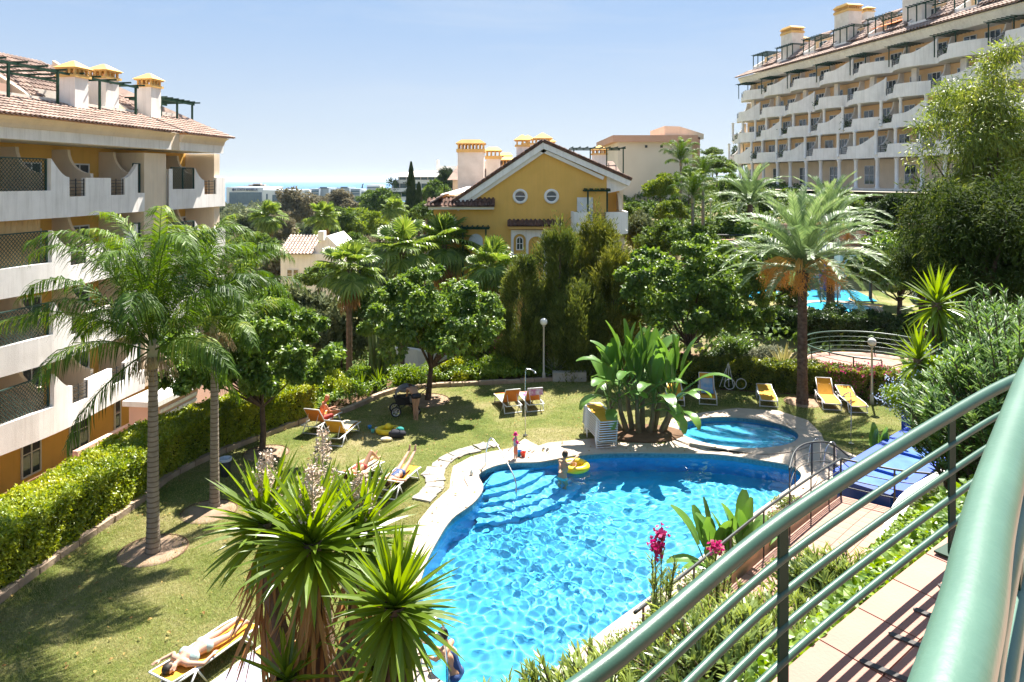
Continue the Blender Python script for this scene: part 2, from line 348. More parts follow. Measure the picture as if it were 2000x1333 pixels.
b_=_N.new('ShaderNodeMix'); b_.data_type='RGBA'; b_.blend_type='MULTIPLY'; b_.inputs[0].default_value=1; _L.new(a_.outputs[2],b_.inputs[6]); _L.new(r3.outputs[0],b_.inputs[7]); _L.new(b_.outputs[2],_b.inputs['Base Color'])
bp=_N.new('ShaderNodeBump'); bp.inputs['Strength'].default_value=.9; bp.inputs['Distance'].default_value=.05; _L.new(_noise(55,4,.8).outputs[0],bp.inputs['Height']); _L.new(bp.outputs[0],_b.inputs['Normal'])
mb=MB(); fill(mb,LAWN,[DEG],0.0); structure('lawn',mb,m_lawn)
# grass blades over the lawn, thickest towards the camera
rng=np.random.default_rng(11)
def blades(n,reg,h=.05):
    p=rng.uniform((reg[0],reg[1]),(reg[2],reg[3]),(n*3,2)); k=inpoly(p[:,0],p[:,1],LAWN)&~inpoly(p[:,0],p[:,1],DEG); p=p[k][:n]; n=len(p)
    a=rng.uniform(0,2*PI,n); ln=rng.uniform(.5,1.2,n)*h; t=rng.normal(0,.55*h,(n,2)); wx=np.cos(a)*.006; wy=np.sin(a)*.006
    V=np.empty((n,3,3)); V[:,0]=np.column_stack([p[:,0]-wx,p[:,1]-wy,np.zeros(n)]); V[:,1]=np.column_stack([p[:,0]+wx,p[:,1]+wy,np.zeros(n)]); V[:,2]=np.column_stack([p+t,ln])
    return V.reshape(-1,3),np.arange(n*3).reshape(-1,3)
V1,T1=blades(120000,(-12,9,-1,20)); V2,T2=blades(90000,(-11,18,15,33),.055)
lb=leafmat('grass_blades',(.18,.23,.045),(.40,.36,.16),.3,.6,.2)
gb=mkmesh('grass',np.concatenate([V1,V2]),[np.concatenate([T1,T2+len(V1)])],lb); o=link('grass',gb); setp(o,'short sunlit grass blades covering the garden lawn','grass',kind='stuff')
# deck bed and separate slabs
M_deck=mat('deck_stone',(.45,.37,.295),.85,.25,(.38,.31,.245),1.3,.35,60,island=.045)
M_joint=mat('deck_joint',(.30,.25,.2),.95,.1)
BED=[(G(1255,846).x+1.05*math.cos(a)*1.25,G(1255,846).y+.62*math.sin(a)) for a in np.arange(20)*2*PI/20]
mb=MB(); fill(mb,DEG,[[tuple(p) for p in POOL],KIDS],.0); structure('deck_mortar',mb,M_joint)
deck=sgroup('pool_deck')
def slab(P,z0=.004,z1=.03,name='slab',m=None,par=None):
    b=MB(); b.prism(P,'z',z0,z1); c=np.concatenate(b.V).mean(0); o=link(name,b.mesh(name,m or M_deck,off=c),par or deck); o.location=tuple(c); return o
# coping ring of the big pool
def ring(loop,wid,n,gap=.006,inset=.03,z1=.045):
    L=np.array(loop); A=offset(L,-inset); B=offset(L,wid)
    if abs(np.sum((np.roll(L,-1,0)-L)[:,0]*L[:,1]))<0: pass
    d=np.r_[0,np.cumsum(np.linalg.norm(np.roll(L,-1,0)-L,axis=1))]; tot=d[-1]
    def at(Q,s):
        s=s%tot; q=np.vstack([Q,Q[:1]]); return np.array([np.interp(s,d,q[:,0]),np.interp(s,d,q[:,1])])
    for k in range(n):
        s0=tot*k/n+gap/2; s1=tot*(k+1)/n-gap/2; P=[at(A,s) for s in np.linspace(s0,s1,4)]+[at(B,s) for s in np.linspace(s1,s0,4)]
        a=sum(P[i][0]*P[(i+1)%8][1]-P[(i+1)%8][0]*P[i][1] for i in range(8))
        if a<0: P=P[::-1]
        slab(P,.004,z1,'coping_slab')
def area(L): L=np.array(L); return .5*np.sum(L[:,0]*np.roll(L[:,1],-1)-np.roll(L[:,0],-1)*L[:,1])
PL=POOL if area(POOL)>0 else POOL[::-1]; KL=KIDS if area(KIDS)>0 else KIDS[::-1]
ring(PL,.42,46); ring(KL,.5,22)
# field slabs of the deck, clipped by membership: a jittered grid of flat slabs
cop=offset(PL,.43); kop=offset(KL,.51)
def clip(P,f):   # keep part of polygon where f>0 (half plane)
    o=[]
    for i in range(len(P)):
        a,b=P[i],P[(i+1)%len(P)]; fa,fb=f(a),f(b)
        if fa>0: o.append(a)
        if (fa>0)!=(fb>0): t=fa/(fa-fb); o.append((a[0]+(b[0]-a[0])*t,a[1]+(b[1]-a[1])*t))
    return o
mb=MB(); fill(mb,DEG,[[tuple(p) for p in cop],[tuple(p) for p in kop]],.018)
fld=part('deck_field',mb,M_deck,deck)
# thin raised-bed cuts: slab joints as narrow recessed strips are the gaps between these rows
jb=MB()
for a,b in [((970,879),(985,903)),((1040,866),(1048,898)),((1095,865),(1110,892)),((1160,858),(1172,886)),((1235,868),(1240,884)),((1302,866),(1306,884)),((1395,880),(1396,888)),((1490,885),(1484,900)),((1560,872),(1575,905))]:
    p=G(*a); q=G(*b); jb.tube([(p.x,p.y,.017),(q.x,q.y,.017)],.008,4)
part('slab_joints',jb,M_joint,deck)
# pool shell: walls, mosaic band, floor with steps
pl=thing('swimming_pool','large freeform swimming pool with turquoise rippled water and corner steps','swimming pool',(3,18,0))
M_wall=mat('pool_wall_tile',(.025,.27,.54),.35,.4,(.02,.23,.49),4,.1,80)
M_floor=mat('pool_floor_tile',(.014,.38,.58),.45,.3,(.010,.33,.53),2.5,.08,60)
M_mosaic=mat('mosaic_band',(.05,.14,.2),.3,.5,(.12,.26,.32),14,.1,60)
M_step=mat('pool_step',(.07,.43,.66),.45,.3,(.055,.38,.61),3,.1,60)
def shell(par,loop,depth,zw=-.02,bz=-.24):
    k=len(loop); L=np.array(loop); i=np.arange(k); j=(i+1)%k
    for nm,a,b,mm in (('mosaic_band',zw+.03,bz,M_mosaic),('pool_wall',bz,-depth,M_wall)):
        V=np.vstack([np.column_stack([L,np.full(k,a)]),np.column_stack([L,np.full(k,b)])]); q=MB().add(V,[np.stack([i,j,k+j,k+i],1)])
        part(nm,q,mm,par,world=True)
    q=MB(); fill(q,[tuple(p) for p in loop],[],-depth); f=part('pool_floor',q,M_floor,par,world=True); f.cycles.is_caustics_receiver=True
    for o in par.children: o.cycles.is_caustics_receiver=True
shell(pl,PL,1.35)
# steps fan out of the far left corner
sc=np.array([-1.9,23.6])
for k in range(5):
    z=-.22-.2*k; r=2.15+.36*k+.25; q=MB(); a=np.linspace(R(-78),R(-18),16)
    P=[(sc[0]+.4,sc[1]-.4)]+[(sc[0]+r*1.12*math.cos(t),sc[1]+r*math.sin(t)) for t in a]
    # clip to pool: pull points inside the pool outline
    Pc=[]
    for p in P:
        p=np.array(p)
        if not inpoly(p[0],p[1],PL):
            c=np.array([1.5,21.0]); lo,hi=0.,1.
            for _ in range(18):
                md=(lo+hi)/2
                if inpoly(*(p+(c-p)*md),PL): hi=md
                else: lo=md
            p=p+(c-p)*hi
        Pc.append(tuple(p))
    # corner points along the pool edge
    q.prism([tuple(x) for x in Pc],'z',-1.34+.002*k,z); o=part('step',q,M_step,pl,world=True); o.cycles.is_caustics_receiver=True
# water with real ripples; sunlight refracts through it onto the floor
M_water=bpy.data.materials.new('pool_water'); M_water.use_nodes=True; _p=M_water.node_tree.nodes['Principled BSDF']
_p.inputs['Base Color'].default_value=(.93,.99,1,1); _p.inputs['Roughness'].default_value=0; _p.inputs['IOR'].default_value=1.33; _p.inputs['Transmission Weight'].default_value=1
wr=np.random.default_rng(3); WV=[(wr.uniform(0,2*PI),math.exp(wr.uniform(math.log(.17),math.log(.95))),wr.uniform(0,2*PI)) for _ in range(60)]
def waves(x,y,k=1.):
    z=0*x
    for a,lam,ph in WV:
        z=z+.0026*lam**.95*k*np.sin((x*math.cos(a)+y*math.sin(a))*2*PI/lam+ph)
    return z
def water(par,loop,z0,amp,step):
    L=offset(loop,.05); x0,y0=L.min(0)-.1; x1,y1=L.max(0)+.1
    X,Y=np.meshgrid(np.arange(x0,x1,step),np.arange(y0,y1,step)); i=np.arange(X.size).reshape(X.shape)
    warp=.35*np.sin(X*.7+Y*.3); Z=z0+waves(X+warp,Y+.3*np.sin(X*.5),1)*amp*(.75+.35*np.sin(X*.45+1)*np.sin(Y*.4))
    Q=np.stack([i[:-1,:-1],i[:-1,1:],i[1:,1:],i[1:,:-1]],-1).reshape(-1,4)
    cx=(X[:-1,:-1]+step/2).reshape(-1); cy=(Y[:-1,:-1]+step/2).reshape(-1); Q=Q[inpoly(cx,cy,[tuple(p) for p in L])]
    u,inv=np.unique(Q.reshape(-1),return_inverse=True)
    V=np.stack([X,Y,Z],-1).reshape(-1,3)[u]-np.array(tuple(par.location)); me=mkmesh('water_surface',V,[inv.reshape(-1,4)],M_water,True)
    o=link('water_surface',me,par); o.cycles.is_caustics_caster=True; return o
water(pl,PL,-.10,1.0,.036)
kp=thing('childrens_pool','small oval children\'s pool in a ring of pale stone','swimming pool',(KC[0],KC[1],0))
shell(kp,KL,.45); water(kp,KL,-.08,.45,.05)
# ladder rails
def handrail(nm,lab,pts,r=.021,m=M_steel,cat='handrail'):
    c=Vector(tuple(np.mean(np.array([tuple(p) for p in pts]),0))); b=MB().tube(smoothline(pts,5),r,8)
    return single(nm,b,m,lab,cat,True)
p=G(948,912); handrail('pool_handrail','bent steel handrail running down the corner steps of the big pool',[p,p+Vector((.02,.0,.45)),p+Vector((.12,-.05,.86)),p+Vector((.3,-.2,.86)),(0.05,21.2,.25),(.12,20.9,-.1),(.12,20.85,-.5)])
for k,(a,b,lab) in enumerate([(G(1603,905),G(1580,930),'steel ladder arch at the far right corner of the big pool')]):
    t=thing('pool_ladder',lab,'ladder',tuple(a))
    for s in (0,.5):
        o_=Vector((s*.7,-s*.6,0)); q=MB().tube(smoothline([a+o_,a+o_+Vector((-.02,0,.7)),a+o_+Vector((-.25,-.12,.78)),a+o_+Vector((-.5,-.3,.45)),a+o_+Vector((-.55,-.35,-.7))],5),.02,8); part('rail',q,M_steel,t,True,True)
    q=MB()
    for z in (-.2,-.45): q.box((a.x-.37,a.y-.5,z),(.45,.06,.03),-.7)
    part('rung',q,M_steel,t,world=True)
a=G(838,1318); t=thing('pool_ladder','steel ladder where the woman holds on, near corner of the pool','ladder',tuple(a))
for s in (0,.5):
    o_=Vector((-s*.1,s*.9,0)); q=MB().tube(smoothline([a+o_+Vector((-.15,0,0)),a+o_+Vector((-.12,0,.6)),a+o_+Vector((.12,0,.75)),a+o_+Vector((.3,0,.45)),a+o_+Vector((.34,0,-.7))],5),.021,8); part('rail',q,M_steel,t,True,True)
q=MB(); q.box((a.x+.33,a.y+.22,-.2),(.06,.45,.03)); q.box((a.x+.33,a.y+.22,-.45),(.06,.45,.03)); part('rung',q,M_steel,t,world=True)
# garden showers: tall thin hooks at lawn edge
for (px,py,ht,lab) in [(1026,852,2.35,'thin steel garden shower post on the small pad by the toddler'),(1662,868,1.75,'thin steel shower hook standing on the lawn beside the oval pool')]:
    p=G(px,py); dx=-.25 if px>1500 else .35
    t=thing('shower_post',lab,'shower',tuple(p)); part('post',MB().tube(smoothline([p,p+Vector((0,0,ht*.9)),p+Vector((dx*.3,0,ht)),p+Vector((dx,0,ht-.08))],5),.017,8),M_steel,t,True,True)
    part('shower_head',MB().lathe([(.012,.04),(.06,0),(.06,-.01)],(p.x+dx,p.y,ht-.13),12),M_steel,t,True,True); part('base_plate',MB().lathe([(.09,.02),(.09,.035)],(p.x,p.y,0),12),M_steel,t,world=True)
# crazy paving to the left of the coping
m=mat('flagstone',(.33,.30,.26),.9,.2,(.24,.22,.195),3,.6,25,island=.12)
rp=np.random.default_rng(5); path=g_px([(980,872),(935,884),(890,900),(866,925),(868,955),(838,985)]); path=np.array(smoothline([(a,b,0) for a,b in path],9))[:,:2]; Nn=offset(path,1,False)-path
cr=sgroup('flagstone_path')
k=0; wv=.62
for i in range(0,len(path)-4,4):
    for s in (-1,0):
        a0,a1=(s*wv+.0,(s+1)*wv-.03)
        if s==-1: a0-=rp.uniform(0,.35)
        c=[path[i]+Nn[i]*a0,path[i+4]+Nn[i+4]*a0,path[i+4]+Nn[i+4]*a1,path[i]+Nn[i]*a1]
        ctr=np.mean(c,0); P=[]
        for u in range(4):
            v=c[u]+(ctr-c[u])*.06+rp.normal(0,.045,2); w2=c[(u+1)%4]+(ctr-c[(u+1)%4])*.06; P+=[v,(v+w2)/2+rp.normal(0,.03,2)]
        P=[tuple(x) for x in P]; P=P if area(P)>0 else P[::-1]
        P=[q for q in P if not inpoly(q[0],q[1],DEG)]
        if len(P)<4: continue
        slab(P,.004,.04+rp.uniform(0,.012),'flagstone',m,cr)
# kerb of stones along the lawn
m=mat('kerb_stone',(.40,.30,.22),.92,.2,(.30,.22,.16),2,.6,20,island=.12)
kb=sgroup('lawn_kerb')
K=np.array(KERB); d=np.r_[0,np.cumsum(np.linalg.norm(np.diff(K,axis=0),axis=1))]; n=int(d[-1]/.62)
for i in range(n):
    s0,s1=d[-1]*i/n+.012,d[-1]*(i+1)/n-.012; a=np.array([np.interp(s0,d,K[:,0]),np.interp(s0,d,K[:,1])]); b=np.array([np.interp(s1,d,K[:,0]),np.interp(s1,d,K[:,1])])
    t=(b-a)/np.linalg.norm(b-a); nn=np.array([-t[1],t[0]]); j=rp.uniform(-.015,.015)
    slab([tuple(a+nn*j),tuple(b+nn*j),tuple(b+nn*(.2+j)),tuple(a+nn*(.2+j))][::1] if True else 0,-.1,.16+rp.uniform(-.015,.015),'kerb_stone',m,kb)
# low stone bench wall at the end of the kerb
p=G(1112,745); q=MB().box((p.x,p.y+.1,.2),(1.5,.4,.42)); single('stone_wall',q,M_concrete,'short block of stone wall ending the kerb behind the lamp post','wall',loc=(p.x,p.y,0))
# earth under hedges outside the kerb, at lawn level
mb=MB(); Ko=np.array(KERB); Out=offset(Ko,-2.1,False)
mb.add(np.vstack([np.column_stack([Ko,np.full(len(Ko),-.02)]),np.column_stack([Out,np.full(len(Ko),-.02)]),np.column_stack([offset(Ko,-3.6,False),np.full(len(Ko),-2.6)])]),
 [np.array([[i,i+1,len(Ko)+i+1,len(Ko)+i] for i in range(len(Ko)-1)]+[[len(Ko)+i,len(Ko)+i+1,2*len(Ko)+i+1,2*len(Ko)+i] for i in range(len(Ko)-1)])])
structure('garden_soil',mb,M_soil)
mb=MB(); e=[(3.4,32.2),(6,31.5),(14.2,28.6),(16.5,28.2),(20,30),(26,38),(24,41),(10,41),(3,36)]; fill(mb,e,[],-.03); structure('flower_bed_soil',mb,M_soil)
# sandy planting circles round the trunks
def bed(px,py,r,lab='ring'):
    p=G(px,py); b=MB(); b.lathe([(r,0),(r,.006),(r*.85,.012),(r*.2,.05),(.02,.055)],(p.x,p.y,.002),28)
    o=structure('tree_bed',b,M_bed,True); b2=MB(); a=np.linspace(R(-30),R(200),26); b2.tube([(p.x+r*math.cos(t),p.y+r*math.sin(t),.012) for t in a],.02,6); o=structure('bed_rim',b2,M_soil)
M_bed=mat('bed_soil',(.31,.22,.155),1,.05,(.22,.15,.105),3,.7,30)
for a in [(299,1076,.78),(408,1000,.72),(520,886,.72),(832,783,.95),(1569,786,.74)]: bed(*a)
p=G(1255,848); b=MB(); b.lathe([(1.45,0),(1.45,.05),(1.2,.09),(.02,.12)],(0,0,0),32); b.xform(lambda x,y,z:(p.x+x,p.y+y*.62,z+.004)); structure('planting_bed',b,M_soil,True)
# ================================================================ BANK, PATH, WALKWAY, CASCADE
top=[(-6,-1,5.5),(-1.6,1.8,5.75),(-.4,2.55,5.9),(.32,3.05,5.97),(1.52,4.07,6.03),(3.16,5.2,6.25),(4.07,5.75,6.4),(6,6.7,6.5),(9,8,6.5),(13,9.5,6.5),(18,11,6.5),(26,13,7)]
bot=[(-9,4,-.05),(-3,8.6,-.05),(-.5,10.4,-.05),(1.4,11.7,.1),(4.55,11.7,1.05),(6.6,14.1,.95),(8.6,16.4,.7),(10.3,18.2,.55),(12.6,19.4,.8),(15.6,21.6,.9),(19,26,.6),(26,30,.8)]
T_=np.array(smoothline(top,4)); B_=np.array(smoothline(bot,4)); m_=9; V=[]
for k in range(m_):
    u=k/(m_-1); c=T_*(1-u)+B_*u; c[:,2]+=.12*math.sin(u*PI)+.1*np.sin(c[:,0]*2.1+k); V.append(c)
def bank_pt(i,u):
    i=min(max(i,0),len(T_)-1.001); a=int(i); f=i-a; t=T_[a]*(1-f)+T_[a+1]*f; b=B_[a]*(1-f)+B_[a+1]*f; c=t*(1-u)+b*u; return Vector((c[0],c[1],c[2]+.12*math.sin(u*PI)))
k=len(T_); V=np.concatenate(V); P=np.array([[r*k+i,(r+1)*k+i,(r+1)*k+i+1,r*k+i+1] for r in range(m_-1) for i in range(k-1)])
structure('garden_bank',MB().add(V,[P[:,::-1]]),M_soil,True)
# the lower path beside the pool and its kerb; separate terracotta tiles
M_terra=mat('terracotta_tile',(.35,.19,.145),.75,.3,(.30,.16,.12),1.6,.2,50,island=.06)
M_grout=mat('grout',(.36,.27,.21),.95,.1)
RL=np.array([(2.2,11.5,1.25),(3.25,12.8,1.15),(5.34,15.2,1.0),(7.3,17.5,.75),(8.9,19.4,.46)]); RR=np.array([(3.5,10.5,1.25),(4.5,11.75,1.12),(6.6,14.1,.98),(8.6,16.4,.73),(10.35,18.3,.45)])
L2=np.array(smoothline(RL,7)); R2=np.array(smoothline(RR,7))
b=MB(); k=len(L2); b.add(np.vstack([L2-[0,0,.02],R2-[0,0,.02],L2-[0.,0,1.6]]),[np.array([[i,k+i,k+i+1,i+1] for i in range(k-1)]+[[i,i+1,2*k+i+1,2*k+i] for i in range(k-1)])]); structure('path_bed',b,M_grout)
pt=sgroup('tiled_path')
for i in range(k-1):
    for j in range(4):
        c=[L2[i]*(1-j/4)+R2[i]*(j/4),L2[i]*(1-(j+1)/4)+R2[i]*((j+1)/4),L2[i+1]*(1-(j+1)/4)+R2[i+1]*((j+1)/4),L2[i+1]*(1-j/4)+R2[i+1]*(j/4)]
        ct=sum(c)/4; c=[ct+(q-ct)*.975 for q in c]; bb=MB().hexa([q-[0,0,.018] for q in c],[q for q in c]); o=link('tile',bb.mesh('tile',M_terra,off=ct),pt); o.location=tuple(ct)
# pinkish planter kerb between the pool coping and the path
b=MB(); L3=offset(L2[:,:2],-.16,False); b.wallstrip(L3,list(L2[:,2]-1.2),list(L2[:,2]+.17),.14); o=single('planter_wall',b,M_pink,'low pink planter wall edging the tiled path above the pool','wall')
b=MB(); k=len(L2); A=offset(L2[:,:2],-.22,False); B=offset(L2[:,:2],-1.1,False); Aq=np.column_stack([A,L2[:,2]-.05]); Bq=np.column_stack([B,np.full(k,.1)])
b.add(np.vstack([Aq,Bq]),[np.array([[i,i+1,k+i+1,k+i] for i in range(k-1)])]); structure('planter_soil',b,M_soil)
# white sloping wall on the near side of the path and cascade
b=MB(); Lw=[(8.0,15.4),(9.4,17.1),(10.9,18.0),(12.8,19.1),(15.0,20.8)]; Lw=[tuple(q[:2]) for q in smoothline([(a,c,0) for a,c in Lw],5)]
b.wallstrip(Lw,[.3]*len(Lw),list(np.linspace(1.15,2.2,len(Lw))),.3); single('sloping_white_wall',b,M_white,'sloping white wall between the blue cascade and the ivy bank','wall')
# near walkway (ramp) with separate tiles and anti-slip strips
def wz(x,y): s=x*.81+y*.585; return 6.09+(s-(1.52*.81+4.02*.585))*.115
OUT=np.array([(-1.6,1.9),(-.5,2.5),(.32,3.0),(1.52,4.02),(3.16,5.15),(4.07,5.7),(5.2,6.2),(7,6.85)]); OUT=np.array(smoothline([(a,c,0) for a,c in OUT],6))[:,:2]
INN=offset(OUT,2.7,False); k=len(OUT)
b=MB(); A=np.column_stack([offset(OUT,-.12,False),[wz(*q) for q in OUT]]); B=np.column_stack([INN,[wz(*q) for q in INN]])
b.add(np.vstack([A-[0,0,.02],B-[0,0,.02],A-[0,0,1.4]]),[np.array([[i,k+i,k+i+1,i+1] for i in range(k-1)]+[[i,i+1,2*k+i+1,2*k+i] for i in range(k-1)])]); structure('walkway_bed',b,M_grout)
wk=sgroup('walkway')
d=np.r_[0,np.cumsum(np.linalg.norm(np.diff(OUT,axis=0),axis=1))]; n=int(d[-1]/.42)
def wpt(s,o_):
    q=offset(OUT,o_,False); x=np.interp(s,d,q[:,0]); y=np.interp(s,d,q[:,1]); return np.array([x,y,wz(x,y)])
for i in range(n):
    for j in range(7):
        s0,s1=d[-1]*i/n,d[-1]*(i+1)/n; o0,o1=-.12+.4*j,-.12+.4*(j+1); c=[wpt(s0,o0),wpt(s0,o1),wpt(s1,o1),wpt(s1,o0)]
        ct=sum(c)/4; c=[ct+(q-ct)*(1-.007/np.linalg.norm(q-ct)) for q in c]; bb=MB().hexa([q-[0,0,.018] for q in c],c); o=link('tile',bb.mesh('tile',M_terra,off=ct),wk); o.location=tuple(ct)
def Gw(px,py):
    z=6.2
    for _ in range(6): p=G(px,py,z); z=wz(p.x,p.y)
    return G(px,py,z)
mst=mat('anti_slip_strip',(.09,.085,.08),.8,.2)
for k_,(a,c) in enumerate([((1836,1145),(1880,1158)),((1788,1192),(1850,1216)),((1740,1240),(1830,1276)),((1684,1293),(1790,1338)),((1620,1352),(1740,1400))]):
    p,q=Gw(*a),Gw(*c); q=p+(q-p).normalized()*.62; t=(q-p).normalized(); nrm=Vector((-t.y,t.x,0))*.022
    P=[p-nrm]+[q-nrm]+[q+t*.012]+[q+nrm]+[p+nrm]+[p-t*.015]
    bb=MB(); bb.add([(v.x,v.y,v.z+.003) for v in P]+[(v.x,v.y,v.z+.009) for v in P],[[5,4,3,2,1,0],[6,7,8,9,10,11]]+[[i,(i+1)%6,6+(i+1)%6,6+i] for i in range(6)])
    part('anti_slip_strip',bb,mst,wk)
# ground sheets added to bounce sunlight into the shaded facades
b=MB(); b.add([(-19.9,14,-4.48),(-12.9,14,-4.48),(-12.6,40,-4.48),(-17.2,44,-4.48)],[[0,1,2,3]]); structure('bounce_patio',b,M_terra)  # hidden floor added to throw sunlight up onto the left block's balconies
b=MB(); b.add([(33,107,8.06),(44,60,8.06),(35,60,7.9),(25,106,7.9)],[[0,1,2,3]]); structure('bounce_paving',b,mat('pale_bounce_paving',(.50,.44,.36),.9,.2))  # pale sheet added to reflect light onto the terraced block's front
# ---- railings
def railing(nm,lab,pts,posts,rh,rr,offs,r2,m,mp,pw=(.09,.014),foot=True,base=None):
    """pts: handrail centre line; lower rails at pts - offs; posts: parameters along the line"""
    P=smoothline(pts,8); root=thing(nm,lab,'railing',tuple(P[len(P)//2]-np.array([0,0,rh])))
    part('handrail',MB().tube(P,rr,14),m,root,True,True)
    for o_ in offs: part('rail',MB().tube([q-np.array([0,0,o_]) for q in P],r2,10),m,root,True,True)
    A=np.array(P); d=np.r_[0,np.cumsum(np.linalg.norm(np.diff(A[:,:2],axis=0),axis=1))]
    for s in posts:
        # nearest param by index of control points (float)
        f=s*8; i=int(min(f,len(A)-2)); c=A[i]+(A[i+1]-A[i])*(f-i); t=(A[i+1]-A[i]); t[2]=0; t/=np.linalg.norm(t); ang=math.atan2(t[1],t[0])
        b=MB().box((c[0],c[1],c[2]-rh/2-rr*.3),(pw[0],pw[1],rh-rr*.4),ang)
        part('post',b,mp,root,world=True)
        if foot: part('foot_plate',MB().box((c[0],c[1],c[2]-rh+.01),(.2,.15,.014),ang),mp,root,world=True)
    return root
HR=[]
for x,y in [(-1.6,1.9),(-.5,2.5),(.32,3.0),(1.52,4.02),(3.16,5.15),(4.07,5.7),(5.2,6.2),(7,6.85)]: HR.append((x,y,wz(x,y)+1.0))
railing('walkway_railing','curved green metal railing of round tubes along the terracotta walkway',HR,[.8,1.9,3,4,5.15,6.2],1.0,.043,(.215,.41,.60,.79),.0225,M_green,M_greend)
BR=[(.1,.3,8.41),(.3,.57,8.41),(.544,.875,8.41),(.643,1.0,8.41),(.84,1.26,8.41),(1.22,1.73,8.41),(1.7,2.3,8.43),(2.3,2.95,8.47),(3.0,3.55,8.52)]
railing('balcony_railing','thick green handrail with lower tubes close beside the camera',BR,[1.0,5.05,7.2],1.0,.041,(.22,.42,.61,.8),.027,M_greenw,M_greend)
b=MB(); E_=np.array(smoothline(BR,4)); E2=offset(E_[:,:2],-.12,False); I2=offset(E_[:,:2],1.5,False); k=len(E2)
b.add(np.vstack([np.column_stack([E2,np.full(k,7.40)]),np.column_stack([I2,np.full(k,7.40)]),np.column_stack([E2,np.full(k,7.15)]),np.column_stack([I2,np.full(k,7.15)])]),[np.array([[i,k+i,k+i+1,i+1] for i in range(k-1)]+[[i,i+1,2*k+i+1,2*k+i] for i in range(k-1)]+[[2*k+i,2*k+i+1,3*k+i+1,3*k+i] for i in range(k-1)])])
structure('balcony_floor',b,M_pink)
LR=[(x,y,z+1.0) for x,y,z in [(1.9,11.1,1.3),(3.25,12.8,1.1),(5.34,15.2,1.0),(7.3,17.5,.75),(8.9,19.4,.46)]]
railing('path_railing','thin dark railing following the tiled path beside the swimming pool',LR,[.2,1,1.5,2,2.5,3,3.5,4],1.0,.028,(.3,.52,.74),.014,M_iron,M_iron,(.05,.02),False)
railing('path_railing','short dark railing crossing the path above the blue cascade',[(8.9,19.4,1.46),(10.1,18.6,1.46),(11.4,17.9,1.6)],[0,.9,1.9],1.0,.028,(.3,.52,.74),.014,M_iron,M_iron,(.05,.02),False)
railing('cascade_railing','curved dark rail behind the flower planter at the cascade end',[(7.2,18.6,1.5),(7.7,19.5,1.62),(8.3,20.1,1.62),(9.0,20.3,1.55),(9.5,20.2,1.2)],[0,1,2.2,3.2],1.0,.026,(.3,.55),.013,M_iron,M_iron,(.05,.02),False)
railing('bank_handrail','slanting green pipe handrail low in the ivy below the walkway',[(5.2,10.2,3.3),(6.4,11.9,2.7),(7.6,13.6,2.25),(8.9,15.2,1.95)],[.3,1.5,2.7],.75,.026,(),.01,M_green,M_greend,(.04,.015),False)
# ---- blue cascade
ca=thing('water_cascade','bright blue stepped water cascade beside the lawn, right of the pools','water feature',(11.5,21,0))
M_blue=mat('cobalt_paint',(.010,.065,.42),.5,.3,(.008,.05,.34),2,.15,40); M_blued=mat('deep_blue_paint',(.01,.05,.22),.45,.4)
M_pale=mat('pale_blue_tile',(.05,.16,.46),.45,.25,(.015,.08,.38),1.4,.15,30)
u_=Vector((.75,.661,0)); v_=Vector((-.661,.75,0)); o_=Vector((9.95,18.85,0))
def cz(a,b,z): return tuple(o_+u_*a+v_*b+Vector((0,0,z)))
def cbox(a0,a1,b0,b1,z0,z1): return MB().hexa([cz(a0,b0,z0),cz(a1,b0,z0),cz(a1,b1,z0),cz(a0,b1,z0)],[cz(a0,b0,z1),cz(a1,b0,z1),cz(a1,b1,z1),cz(a0,b1,z1)])
part('basin_wall',cbox(0,.22,0,1.4,-.3,.72),M_blued,ca,world=True)
part('basin_wall',cbox(.22,6.3,-.25,0,-.3,.82),M_blue,ca,world=True); part('basin_wall',cbox(.22,6.3,1.4,1.62,-.3,.82),M_blue,ca,world=True)
for k_,(a0,a1,z) in enumerate([(.22,1.9,.5),(1.9,3.6,.58),(3.6,5.1,.66),(5.1,6.3,.74)]): part('step',cbox(a0,a1,.0,1.4,-.3,z),M_pale,ca,world=True)
part('back_wall',cbox(6.3,6.55,-1.1,1.62,-.3,1.35),M_blue,ca,world=True); part('back_wall',cbox(5.2,6.3,-.45,-.251,-.3,1.25),M_blue,ca,world=True)
part('wall_pillar',cbox(6.2,6.7,1.63,2.0,-.3,1.5),M_blue,ca,world=True)
# ---- round terracotta terrace
b=MB().lathe([(3.1,-.4),(3.1,.44),(3.05,.45)],(16.4,32.6,0),40); structure('terrace_base',b,M_pink)
tr=sgroup('round_terrace')
for ix in range(-7,8):
    for iy in range(-7,8):
        if math.hypot(ix*.42,iy*.42)<2.85: bb=MB().box((16.4+ix*.42,32.6+iy*.42,.46),(.41,.41,.03)); o=link('tile',bb.mesh('tile',M_terra,off=(16.4+ix*.42,32.6+iy*.42,.46)),tr); o.location=(16.4+ix*.42,32.6+iy*.42,.46)
a=np.linspace(R(20),R(250),12); railing('terrace_railing','round dark green railing circling the terracotta terrace behind the lamp',[(16.4+2.95*math.cos(t),32.6+2.95*math.sin(t),1.5) for t in a],[0,2,4,6,8,10,11],1.04,.035,(.25,.47,.69,.9),.014,M_green,M_greend,(.05,.02),False)
M_potleaf=leafmat('pot_leaf',(.03,.07,.02),(.1,.17,.04),.3,.5,.3)
M_cream2=mat('sandy_render',(.70,.62,.50),.9,.2,(.64,.56,.45),.5,.2,30)
M_stone=mat('stone_face',(.42,.29,.20),.95,.1,(.30,.2,.14),3,.8,12,island=.3)
def tpl_diamond(w=.5): return np.array([(0,0,0),(w/2,.42,.06),(0,1,-.04),(-w/2,.42,.06)]),np.array([[0,1,2,3]])
def nrm(a): return a/(np.linalg.norm(a,axis=-1,keepdims=True)+1e-9)
